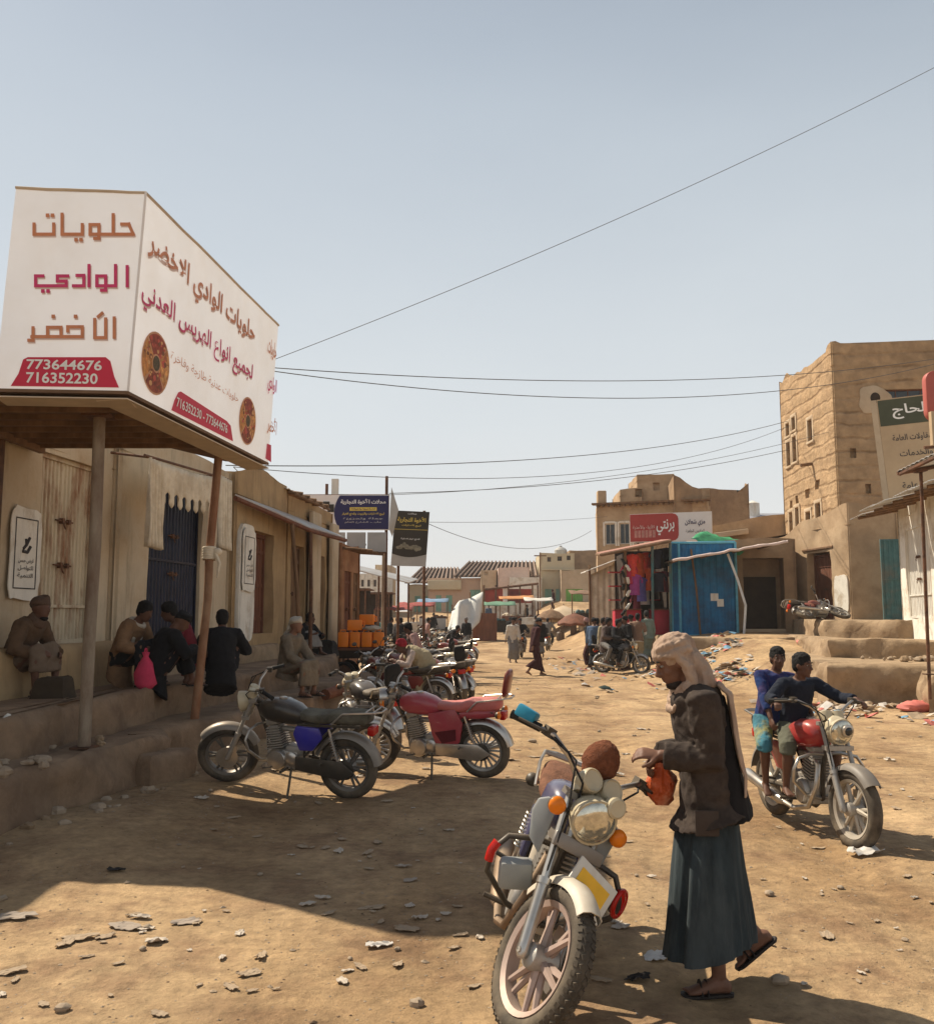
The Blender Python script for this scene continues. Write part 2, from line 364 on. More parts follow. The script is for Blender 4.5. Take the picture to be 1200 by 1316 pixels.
# ---- ground: one sheet to the horizon
GND = M('sandy street dirt', (.455, .312, .168), .97, var=.22, scale=1.1, col2=(.27, .165, .09), amt=.8, scale2=1.3, bump=.4, bscale=16, lo=.47, hi=.63)
def grit(m):
    n = m.node_tree; N, L = n.nodes, n.links; B = N['Principled BSDF']; tc = N['Texture Coordinate'].outputs['Object']
    base = B.inputs['Base Color'].links[0].from_socket
    vo = N.new('ShaderNodeTexVoronoi'); vo.inputs['Scale'].default_value = 26; L.new(tc, vo.inputs['Vector'])
    nz = N.new('ShaderNodeTexNoise'); nz.inputs['Scale'].default_value = 3.2; nz.inputs['Detail'].default_value = 9; nz.inputs['Roughness'].default_value = .72; L.new(tc, nz.inputs['Vector'])
    r1 = N.new('ShaderNodeValToRGB'); r1.color_ramp.elements[0].position = .05; r1.color_ramp.elements[0].color = (1, 1, 1, 1); r1.color_ramp.elements[1].position = .17; r1.color_ramp.elements[1].color = (0, 0, 0, 1); L.new(vo.outputs['Distance'], r1.inputs[0])
    r2 = N.new('ShaderNodeValToRGB'); r2.color_ramp.elements[0].position = .52; r2.color_ramp.elements[0].color = (0, 0, 0, 1); r2.color_ramp.elements[1].position = .66; L.new(nz.outputs[0], r2.inputs[0])
    mu = N.new('ShaderNodeMath'); mu.operation = 'MULTIPLY'; L.new(r1.outputs[0], mu.inputs[0]); L.new(r2.outputs[0], mu.inputs[1])
    mx = N.new('ShaderNodeMix'); mx.data_type = 'RGBA'; L.new(mu.outputs[0], mx.inputs[0]); L.new(base, mx.inputs[6]); L.new(vo.outputs['Color'], mx.inputs[7])
    hsv = N.new('ShaderNodeHueSaturation'); hsv.inputs['Saturation'].default_value = .12; hsv.inputs['Value'].default_value = .62; L.new(vo.outputs['Color'], hsv.inputs['Color']); L.new(hsv.outputs[0], mx.inputs[7])
    # trodden darker and paler drifts
    nz2 = N.new('ShaderNodeTexNoise'); nz2.inputs['Scale'].default_value = 9; nz2.inputs['Detail'].default_value = 8; nz2.inputs['Roughness'].default_value = .75; L.new(tc, nz2.inputs['Vector'])
    r3 = N.new('ShaderNodeMapRange'); r3.inputs[1].default_value = .3; r3.inputs[2].default_value = .7; r3.inputs[3].default_value = .62; r3.inputs[4].default_value = 1.28; L.new(nz2.outputs[0], r3.inputs[0])
    m2 = N.new('ShaderNodeMix'); m2.data_type = 'RGBA'; m2.blend_type = 'MULTIPLY'; m2.inputs[0].default_value = 1; L.new(mx.outputs[2], m2.inputs[6]); L.new(r3.outputs[0], m2.inputs[7]); L.new(m2.outputs[2], B.inputs['Base Color'])
    # broad trodden bands, paler where the traffic runs
    nz3 = N.new('ShaderNodeTexNoise'); nz3.inputs['Scale'].default_value = .32; nz3.inputs['Detail'].default_value = 7; nz3.inputs['Roughness'].default_value = .62; mp3 = N.new('ShaderNodeMapping'); mp3.inputs['Rotation'].default_value = (0, 0, .1); mp3.inputs['Scale'].default_value = (1.6, .55, 1); L.new(tc, mp3.inputs[0]); L.new(mp3.outputs[0], nz3.inputs['Vector'])
    r4 = N.new('ShaderNodeValToRGB'); r4.color_ramp.elements[0].position = .36; r4.color_ramp.elements[0].color = (.66, .60, .54, 1); r4.color_ramp.elements[1].position = .62; r4.color_ramp.elements[1].color = (1.06, 1.06, 1.08, 1); L.new(nz3.outputs[0], r4.inputs[0])
    m3 = N.new('ShaderNodeMix'); m3.data_type = 'RGBA'; m3.blend_type = 'MULTIPLY'; m3.inputs[0].default_value = 1; L.new(m2.outputs[2], m3.inputs[6]); L.new(r4.outputs[0], m3.inputs[7]); L.new(m3.outputs[2], B.inputs['Base Color'])
    b1 = B.inputs['Normal'].links[0].from_node; b2 = N.new('ShaderNodeBump'); b2.inputs['Strength'].default_value = .8; b2.inputs['Distance'].default_value = .03
    ad = N.new('ShaderNodeMath'); ad.operation = 'MULTIPLY_ADD'; ad.inputs[1].default_value = .5; L.new(mu.outputs[0], ad.inputs[0]); L.new(nz2.outputs[0], ad.inputs[2]); L.new(ad.outputs[0], b2.inputs['Height']); L.new(b1.outputs[0], b2.inputs['Normal']); L.new(b2.outputs[0], B.inputs['Normal'])
grit(GND)
def ground():
    rs = [.6]
    while rs[-1] < 40: rs.append(rs[-1] * 1.0165)
    while rs[-1] < 1600: rs.append(rs[-1] * 1.07)
    an = [radians(a) for a in [x * .36 for x in range(-111, 112)]]
    an = [radians(-180 + 4 * i) for i in range(35)] + an + [radians(44 + 4 * i) for i in range(34)]
    n = len(an); vs = [V((0, 0, hgt(0, 0)))]; fs = []
    for r in rs:
        for a in an:
            x, y = r * sin(a), r * cos(a); vs.append((x, y, hgt(x, y)))
    for j in range(n): fs.append((0, 1 + (j + 1) % n, 1 + j))
    for i in range(len(rs) - 1):
        a, b = 1 + i * n, 1 + (i + 1) * n
        for j in range(n): fs.append((a + j, a + (j + 1) % n, b + (j + 1) % n, b + j))
    mb = MB(); mb.add(vs, fs); o = mb.build('ground', GND, smooth=180); tag(o, kind='structure')
ground()

# ---- walls with openings
WORLD = {}
def wthing(name, label, cat, loc, group=None):
    o = thing(name, label, cat, loc, 0, group); WORLD[o.name] = Matrix.Translation(-V(loc)); return o
_link0 = link
def link(name, data, parent=None):
    o = _link0(name, data, parent)
    if parent is not None and parent.name in WORLD: o.matrix_parent_inverse = WORLD[parent.name]; WORLD_CHILD(o, parent)
    return o
def WORLD_CHILD(o, parent): WORLD2[o.name] = 1
WORLD2 = {}
def fade(u, w, d=.35): return sstep(0, d, u) * sstep(0, d, w - u)
def wall_grid(mb, p, q, z0, top, openings=(), step=.3, amp=.03, seed=0, course=0, depth=.25):
    p, q = V((p[0], p[1], 0)), V((q[0], q[1], 0)); w = (q - p).length; u = (q - p) / w; n = V((u.y, -u.x, 0))
    zt = min(top(p), top(q), top((p + q) / 2)) - .05
    cu, cz = {0., w}, {z0, zt}
    for o in openings: cu |= {o[0], o[1]}; cz |= {o[2], o[3]}
    def fill(c):
        c = sorted(c); r = []
        for a, b in zip(c, c[1:]):
            k = max(1, int((b - a) / step + .5)); r += [a + (b - a) * i / k for i in range(k)]
        return r + [c[-1]]
    us, zs = fill(cu), fill(cz); zs.append(None); nu, nz_ = len(us), len(zs)
    vs = []
    for z in zs:
        for a in us:
            b = p + u * a; zz = top(b) if z is None else z
            d = amp * (noise.noise(V((b.x * .9, b.y * .9, zz * .9 + seed))) + .5 * noise.noise(V((b.x * 3, b.y * 3, zz * 3 + seed))))
            if course: d += course * (.5 - abs((zz / .46 + .15 * noise.noise(V((b.x, b.y, seed)))) % 1 - .5)) * 2
            e = min(a, w - a); d = d * fade(a, w) - (.05 * (1 - min(1, e / .3)) ** 2)
            vs.append(b + n * d + V((0, 0, zz)))
    hole = lambda i, j: i < 0 or j < 0 or i >= nu - 1 or j >= nz_ - 1
    def op(i, j):
        if hole(i, j) or zs[j] is None or zs[j + 1] is None: return None
        a, z = (us[i] + us[i + 1]) / 2, (zs[j] + zs[j + 1]) / 2
        for k, o in enumerate(openings):
            if o[0] < a < o[1] and o[2] < z < o[3]: return k
        return None
    fs = []; ex = {}
    def inner(idx, dp):
        if (idx, dp) not in ex: vs.append(vs[idx] - n * dp); ex[(idx, dp)] = len(vs) - 1
        return ex[(idx, dp)]
    for j in range(nz_ - 1):
        for i in range(nu - 1):
            c = [j * nu + i, j * nu + i + 1, (j + 1) * nu + i + 1, (j + 1) * nu + i]
            k = op(i, j)
            if k is None: fs.append(c); continue
            dp = openings[k][4] if len(openings[k]) > 4 else depth
            for (a, b, di, dj) in ((0, 1, 0, -1), (1, 2, 1, 0), (2, 3, 0, 1), (3, 0, -1, 0)):
                if op(i + di, j + dj) != k: fs.append((c[a], c[b], inner(c[b], dp), inner(c[a], dp)))
            fs.append([inner(x, dp) for x in c])
    mb.add(vs, fs)
def shell(mb, fp, z0, z1, ops={}, step=.3, amp=.03, seed=0, course=0, sag=.1, steps={}, extra=None, depth=.25):
    """footprint counter-clockwise; ops[i] = openings on side i in metres along it"""
    def top(b): return z1 + sag * noise.noise(V((b.x * .5, b.y * .5, seed))) + (extra(b) if extra else 0)
    k = len(fp)
    for i in range(k): wall_grid(mb, fp[i], fp[(i + 1) % k], z0, top, ops.get(i, ()), steps.get(i, step), amp, seed, course, depth)
    mb.add([V((x, y, z1 - .25 - sag)) for x, y in fp], [tuple(range(k))])
def FM(o, u, n):
    """frame: local x along the wall, y outward, z up"""
    u, n = V(u).normalized(), V(n).normalized(); z = u.cross(n) if u.cross(n).z > 0 else -u.cross(n)
    return Matrix(((u.x, n.x, z.x, o[0]), (u.y, n.y, z.y, o[1]), (u.z, n.z, z.z, o[2]), (0, 0, 0, 1)))
def ribbed(mb, w, h, ribs, d=.022, t=.012):
    pts = []
    for i in range(ribs):
        a = w * i / ribs; s = w / ribs
        pts += [(a, 0, 0), (a + s * .35, 0, 0), (a + s * .5, d, 0), (a + s * .85, d, 0)]
    pts += [(w, 0, 0), (w, -t, 0), (0, -t, 0)]
    mb.plate(pts, (0, 0, h))
def sheet_door(parent, name, F, w, h, mat, ribs=12, fm=None, bars=(.18,), split=True, lock=True, label=None):
    fm = fm or mat
    m = MB(); m.M = F; g = .012 if split else 0
    m2 = MB(); m2.M = F @ Matrix.Translation((.04, .03, .05)); ribbed(m2, w / 2 - .05 if split else w - .08, h - .1, ribs // 2 if split else ribs); 
    d = m2.build(name, mat, parent)
    if label: d['label'] = label
    if split:
        m2 = MB(); m2.M = F @ Matrix.Translation((w / 2 + .012, .03, .05)); ribbed(m2, w / 2 - .05, h - .1, ribs // 2); m2.build(name, mat, parent)
    for (a, b, c, dd) in ((0, w, 0, .05), (0, w, h - .05, .05), (0, .04, .05, h - .1), (w - .04, .04, .05, h - .1)):
        if b == w: m.box((w / 2, .04, c + dd / 2), (w, .075, dd))
        else: m.box((a + b / 2, .04, c + dd / 2), (b, .07, dd))
    for b in bars: m.box((w / 2, .068, h * b), (w - .1, .03, .035))
    m.build('door_frame', fm, parent)
    if lock:
        for z in (h * .42, h * .66):
            m = MB(); m.M = F
            m.tube([(w / 2 - .22, .085, z), (w / 2 + .2, .085, z)], .011, 6); m.box((w / 2 - .06, .085, z), (.05, .05, .07)); m.box((w / 2 + .1, .085, z), (.05, .04, .06))
            m.tube([(w / 2 - .06, .1, z), (w / 2 - .06, .12, z - .07), (w / 2 - .03, .12, z - .1)], .01, 6)
            m.build('bolt', RUST, d)
def plank_door(parent, name, F, w, h, mat, planks=7, lock=True):
    m = MB(); m.M = F; s = w / planks; R = random.Random(int(w * 977 + h * 31))
    for i in range(planks): m.box((s * (i + .5), .02 + R.uniform(-.004, .004), h / 2), (s - .008, .03, h - R.uniform(.0, .02)))
    for z in (.15, .5, .85): m.box((w / 2, .05, h * z), (w - .06, .025, .07))
    d = m.build(name, mat, parent)
    m = MB(); m.M = F
    m.box((-.04, .02, h / 2), (.075, .1, h)); m.box((w + .04, .02, h / 2), (.075, .1, h)); m.box((w / 2, .02, h + .04), (w + .16, .11, .08))
    m.build('door_frame', mat, parent)
    if lock:
        m = MB(); m.M = F; m.tube([(w * .4, .075, h * .48), (w * .62, .075, h * .48)], .012, 6); m.box((w * .5, .08, h * .48), (.05, .04, .09)); m.build('bolt', RUST, d)
def window(parent, F, w, h, bars=3, fm=WOOD, name='window'):
    m = MB(); m.M = F; m.box((w / 2, -.02, h / 2), (w - .06, .02, h - .06)); g = m.build('pane', GLAS, None)
    m = MB(); m.M = F
    for (c, d) in (((w / 2, .0, .02), (w, .06, .04)), ((w / 2, .0, h - .02), (w, .06, .04)), ((.02, .0, h / 2), (.04, .055, h - .08)), ((w - .02, .0, h / 2), (.04, .055, h - .08))): m.box(c, d)
    for i in range(bars): m.box((w * (i + 1) / (bars + 1), .005, h / 2), (.02, .03, h - .08))
    f = m.build(name, fm, parent); 
    g.parent = f
    if parent and parent.name in WORLD: pass
    return f
def F_(s, off=0.0): return (-5.2 + .1 * (s - 10) + off, s)
LU = V((.1, 1, 0)).normalized(); LN = V((LU.y, -LU.x, 0))
def LF(s, z, off=0.0): x, y = F_(s, off); return FM((x, y, z), LU, LN)
def spray_stencil(parent, F, w, h, R):
    """the framed stencil notice painted on a whitewashed patch"""
    m = MB(); m.M = F; m.plate([(w * (.5 + .62 * abs(cos(q)) ** .3 * (1 if cos(q) > 0 else -1) * (1 + .08 * noise.noise(V((q * 3, R, 0))))), .010, h * (.5 + .62 * abs(sin(q)) ** .3 * (1 if sin(q) > 0 else -1) * (1 + .1 * noise.noise(V((q * 3, R, 5)))))) for q in [2 * pi * i / 40 for i in range(40)]], (0, .012, 0)); p = m.build('notice', WHIT, parent)
    m = MB(); m.M = F; t = .014
    for (c, d) in (((w / 2, .026, h * .97), (w * .9, .004, t)), ((w / 2, .026, h * .03), (w * .9, .004, t)), ((w * .06, .026, h / 2), (t, .004, h * .93)), ((w * .94, .026, h / 2), (t, .004, h * .93))): m.box(c, d)
    # a seated emblem above rows of script
    m.tube([(w * .38, .026, h * .56), (w * .5, .027, h * .62), (w * .62, .026, h * .72)], .018, 6); m.tube([(w * .35, .026, h * .53), (w * .55, .026, h * .52), (w * .66, .026, h * .6)], .02, 6)
    m.tube([(w * .5, .026, h * .6), (w * .47, .026, h * .7)], .015, 6)
    m.build('stencil_mark', INKD, p)
    for i, (tx, zz) in enumerate((('قرض حسن', .40), ('للتواصل', .30), ('التنمية', .2))):
        q = lettering('lettering', tx, INKD, p, F @ V((w / 2, .026, h * zz)), F.to_3x3() @ V((1, 0, 0)), V((0, 0, 1)), width=w * .62, height=h * .075, bold=.01)

# ---- left shop row --------------------------------------------------
def left_row():
    # near shop: cream wall with the corrugated gate
    b = wthing('shop_building', 'cream plastered shop with a rusty cream corrugated gate under the white corner sign', 'building', (-5.2, 10, 0), 'shops in the shaded row')
    m = MB(); fp = [F_(5.5), F_(12.95), (-11, 12.95), (-11, 5.5)]
    shell(m, fp, 0, 4.15, {0: [(11.1 - 5.5 + .01, 12.42 - 5.5, 1.42, 3.74, .16)]}, step=.22, amp=.035, seed=1)
    m.build('wall', PLAS, b, smooth=50)
    sheet_door(b, 'gate', LF(11.1, 1.42, -.15), 1.33, 2.32, SHTG, 14, bars=(.2,))
    spray_stencil(b, LF(10.48, 2.05, .03), .5, .85, 1)
    m = MB(); m.M = LF(9.9, 1.45, 0.02); m.box((.1, .05, 1.3), (.22, .12, 2.7)); m.build('door_post', RUST, b, bevel=.01)
    # second shop: blue-black door
    b = wthing('shop_building', 'tan shop with a tall blue black door under the scalloped cream curtain', 'building', (-4.8, 14, 0), 'shops in the shaded row')
    m = MB(); fp = [F_(12.95, .06), F_(17.35, .06), (-11, 17.4), (-11, 12.95)]
    shell(m, fp, 0, 4.45, {0: [(13.9 - 12.95, 15.95 - 12.95, 1.38, 3.9, .14)]}, step=.22, amp=.04, seed=5)
    m.build('wall', PLAS, b, smooth=50)
    sheet_door(b, 'door', LF(13.92, 1.38, -.07), 2.02, 2.5, DBLU, 16, bars=(.5,), lock=True)
    # third: rounded mud building, brown door
    b = wthing('shop_building', 'rounded mud shop with a red brown plank door and a whitewashed notice beside it', 'building', (-4.4, 18.5, 0), 'shops in the shaded row')
    m = MB(); fp = [F_(17.35, .16), F_(20.7, .16), (-11, 20.7), (-11, 17.4)]
    shell(m, fp, 0, 4.55, {0: [(18.35 - 17.35, 19.6 - 17.35, 1.42, 3.45, .28)]}, step=.22, amp=.06, seed=9, sag=.25,
          extra=lambda p: .18 * sin((p.y - 17.3) * .95) if p.x > -8 else 0)
    m.build('wall', PLAY, b, smooth=60)
    plank_door(b, 'door', LF(18.4, 1.42, -.08), 1.15, 1.95, WODD)
    m = MB(); m.M = LF(17.42, 1.3, .14); m.plate([(.46 + .44 * abs(cos(q)) ** .4 * (1 if cos(q) > 0 else -1) * (1 + .12 * noise.noise(V((q * 2, 1, 0)))), .0, 1.1 + 1.12 * abs(sin(q)) ** .35 * (1 if sin(q) > 0 else -1)) for q in [2 * pi * i / 40 for i in range(40)]], (0, .075, 0)); m.build('whitewashed_patch', WHIT, b)
    spray_stencil(b, LF(17.55, 2.35, .235), .6, .95, 1)
    # fourth: narrow cream shop with ochre piers
    b = wthing('shop_building', 'narrow ochre and cream shop with pale sheet overhang beside the awning post', 'building', (-4.1, 22, 0), 'shops in the shaded row')
    m = MB(); fp = [F_(20.7, .1), F_(25.0, .1), (-11, 25), (-11, 20.7)]
    shell(m, fp, 0, 4.5, {0: [(21.2 - 20.7, 22.3 - 20.7, 1.3, 3.4, .3), (23.3 - 20.7, 24.2 - 20.7, 1.3, 3.3, .3)]}, step=.25, amp=.05, seed=14)
    m.build('wall', PLAY, b, smooth=55)
    plank_door(b, 'door', LF(21.2, 1.3, -.1), 1.1, 2.05, WOOD); plank_door(b, 'door', LF(23.3, 1.3, -.1), .9, 1.95, WODD)
    m = MB(); m.M = LF(22.3, .9, .2); m.box((.45, .02, 1.7), (.8, .12, 3.4)); m.M = LF(24.3, .9, .2); m.box((.35, .02, 1.65), (.66, .12, 3.3)); m.build('pier', PLAS, b, bevel=.04)
    m = MB()
    a0, a1 = V((*F_(20.3), 4.55)), V((*F_(24.6), 4.45))
    m.M = FM((a0.x - .3, a0.y, 4.62), LU, LN); w = 3.0
    pts = []
    for i in range(23): pts += [(w * i / 22, -.1, .02 * (i % 2))]
    m.add([V((x, 0, z)) for x, _, z in pts] + [V((x, .55, z - .08)) for x, _, z in pts] + [V((x, 0, z + .006)) for x, _, z in pts] + [V((x, .55, z - .074)) for x, _, z in pts],
          [(i, i + 1, 23 + i + 1, 23 + i) for i in range(22)] + [(46 + i, 69 + i, 69 + i + 1, 46 + i + 1) for i in range(22)] + [(23 + i, 24 + i, 70 + i, 69 + i) for i in range(22)])
    m.build('overhang', SHTW, b)
    m = MB(); m.M = FM((a0.x, a0.y, 4.35), LU, LN)
    for i in range(5): m.tube([(.3 + i * .58, -.1, .2), (.3 + i * .58, .5, .12)], .04, 6)
    m.tube([(0, .42, .08), (3.0, .42, .08)], .035, 6); m.build('rafter', WOOD, b)
    # fifth: brown wooden front
    b = wthing('shop_building', 'low rust brown plank shop past the narrow ochre and cream one', 'building', (-3.7, 26, 0), 'shops in the shaded row')
    m = MB(); fp = [F_(25.0, .35), F_(27.3, .35), (-10, 27.3), (-10, 25.0)]
    shell(m, fp, 0, 3.75, {0: [(.35, 1.15, 1.0, 3.0, .15), (1.4, 2.1, 1.0, 3.0, .15)]}, step=.25, amp=.05, seed=21)
    m.build('wall', M('rust brown plaster', (.27, .125, .06), .9, var=.25, scale=3, col2=(.40, .24, .13), amt=.6, bump=.15), b, smooth=55)
    plank_door(b, 'door', LF(25.38, 1.0, .25), .76, 2.0, WODD, 5); plank_door(b, 'door', LF(26.43, 1.0, .25), .62, 2.0, WOOD, 5)
    m = MB(); m.M = LF(25.0, 3.5, .35)
    for i in range(9): m.tube([(.15 + i * .26, -.2, .12), (.15 + i * .26, .5 + .1 * (i % 3), .06)], .035, 6)
    m.build('roof_pole', WOOD, b)
left_row()

# ---- stepped stone platforms (left)
def slab_mesh(poly, z0, z1, seed, amp=.05, step=.15, slope=.03):
    """irregular stone and mud bench: counter-clockwise footprint"""
    m = MB(); k = len(poly)
    pts = []
    for i in range(k):
        p, q = V((*poly[i], 0)), V((*poly[(i + 1) % k], 0)); n = max(1, int((q - p).length / step))
        for j in range(n): pts.append(p + (q - p) * (j / n))
    n = len(pts); c = V((sum(p.x for p in pts) / n, sum(p.y for p in pts) / n, 0))
    rings = []
    H = z1 - z0; zz = [z0 + H * f for f in (0, .14, .28, .42, .56, .7, .82, .93, 1)]
    for j, z in enumerate(zz):
        r = []
        for i, p in enumerate(pts):
            t = (pts[(i + 1) % n] - pts[i - 1]).normalized(); o = V((t.y, -t.x, 0))
            d = amp * (noise.noise(V((p.x * 1.7, p.y * 1.7, z * 2.5 + seed))) * 1.2 + .7 * noise.noise(V((p.x * 4.5, p.y * 4.5, z * 5 + seed))) + .3 * noise.noise(V((p.x * 11, p.y * 11, z * 11 + seed)))) - (.05 if j == 8 else .012 if j == 7 else 0) - j * slope * .2
            dz = amp * (.5 * noise.noise(V((p.x * 1.2, p.y * 1.2, seed))) + .5 * noise.noise(V((p.x * 4, p.y * 4, seed)))) if j >= 6 else 0
            r.append(p + o * d + V((0, 0, z + dz)))
        rings.append(r)
    m.loft(rings, cap=False)
    # top as grid of inset rings
    prev = rings[-1]; base = len(m.v) - n
    last = base
    for f in (.7, .35, .0):
        r = []
        for p in prev if False else rings[-1]:
            q = c + (p - c) * f; r.append(V((q.x, q.y, z1 + amp * .35 * noise.noise(V((q.x * 1.2, q.y * 1.2, seed))))))
        st = len(m.v)
        m.v += r
        for i in range(n): m.f.append([last + i, last + (i + 1) % n, st + (i + 1) % n, st + i]); m.m.append(0)
        last = st
    return m
STON_SHADED = M('step stone darkened for shade', (.25, .168, .105), .95, var=.25, scale=2.5, col2=(.15, .095, .06), amt=.75, scale2=1.9, bump=.45, bscale=8)  # step stone again, darkened: the left side's shade is put into its colour
def platform(name, label, poly, z0, z1, seed, mat=STON, amp=.05, group=None, cat='platform'):
    o = slab_mesh(poly, z0, z1, seed, amp).build(name, mat, smooth=55); tag(o, label, cat, group); return o
platform('stone_platform', 'low worn mud and stone kerb platform carrying the two sign poles', [(-3.78, 6.0), (-3.08, 9.95), (-3.5, 10.08), (-3.05, 11.2), (-2.75, 12.6), (-2.4, 14.5), (-2.15, 18.6), (-4.4, 19.2), (-5.6, 12), (-6.2, 6.0)], -.1, .53, 2, STON_SHADED, amp=.08)
platform('stone_platform', 'upper trodden mud terrace against the shaded shop fronts where men sit', [(-4.05, 5.0), (-3.72, 11.2), (-3.35, 14.4), (-2.75, 17.2), (-2.6, 18.8), (-3.6, 26.6), (-4.5, 26.8), (-5.6, 12), (-6, 5.0)], .4, .9, 6, STON_SHADED, amp=.08)
platform('door_plinth', 'raised ochre plinth under the corrugated gate', [(-4.95, 8.2), (-4.42, 12.9), (-5.2, 13.2), (-6, 8.2)], .8, 1.42, 11, PLAY, .03, cat='plinth')
platform('door_step', 'long sill step under the blue black and brown doors', [(-4.45, 13.2), (-3.85, 19.6), (-4.4, 20), (-5.1, 13.4)], .8, 1.2, 13, STON, .04, cat='step')
platform('stone_block', 'squared stone block at the end of the low kerb by the black motorcycle wheel', [(-3.05, 9.2), (-2.78, 9.9), (-3.2, 10.1), (-3.4, 9.4)], -.1, .40, 17, STON_SHADED, .05, cat='block')
platform('mud_bench', 'rounded mud mound at the end of the terrace before the jerrycan cart', [(-2.6, 15.4), (-1.95, 15.9), (-1.75, 18.2), (-2.3, 18.9), (-2.9, 17)], -.1, .66, 19, STON_SHADED, .10, cat='bench')
for (u, v, s, sd_) in ((15, 940, .14, 1), (40, 938, .07, 2), (75, 932, .10, 3), (2, 945, .12, 4)):
    p = P(u, v, 7.9 + .004 * u); R = random.Random(sd_)
    m = MB(); m.ell((0, 0, 0), (s * .4, s * .8, s), nu=9, nv=6)
    m.v = [q * (1 + .3 * noise.noise(q * 9 + V((sd_, 0, 0)))) for q in m.v]
    p.x = -4.02 + .03 * (p.y - 7)
    o = m.build('plaster_patch', WHIT, smooth=60); o.location = (p.x + .02, p.y, p.z); tag(o, 'pale broken plaster lump stuck in the face of the upper terrace', 'plaster lump', 'plaster lumps in the terrace face')

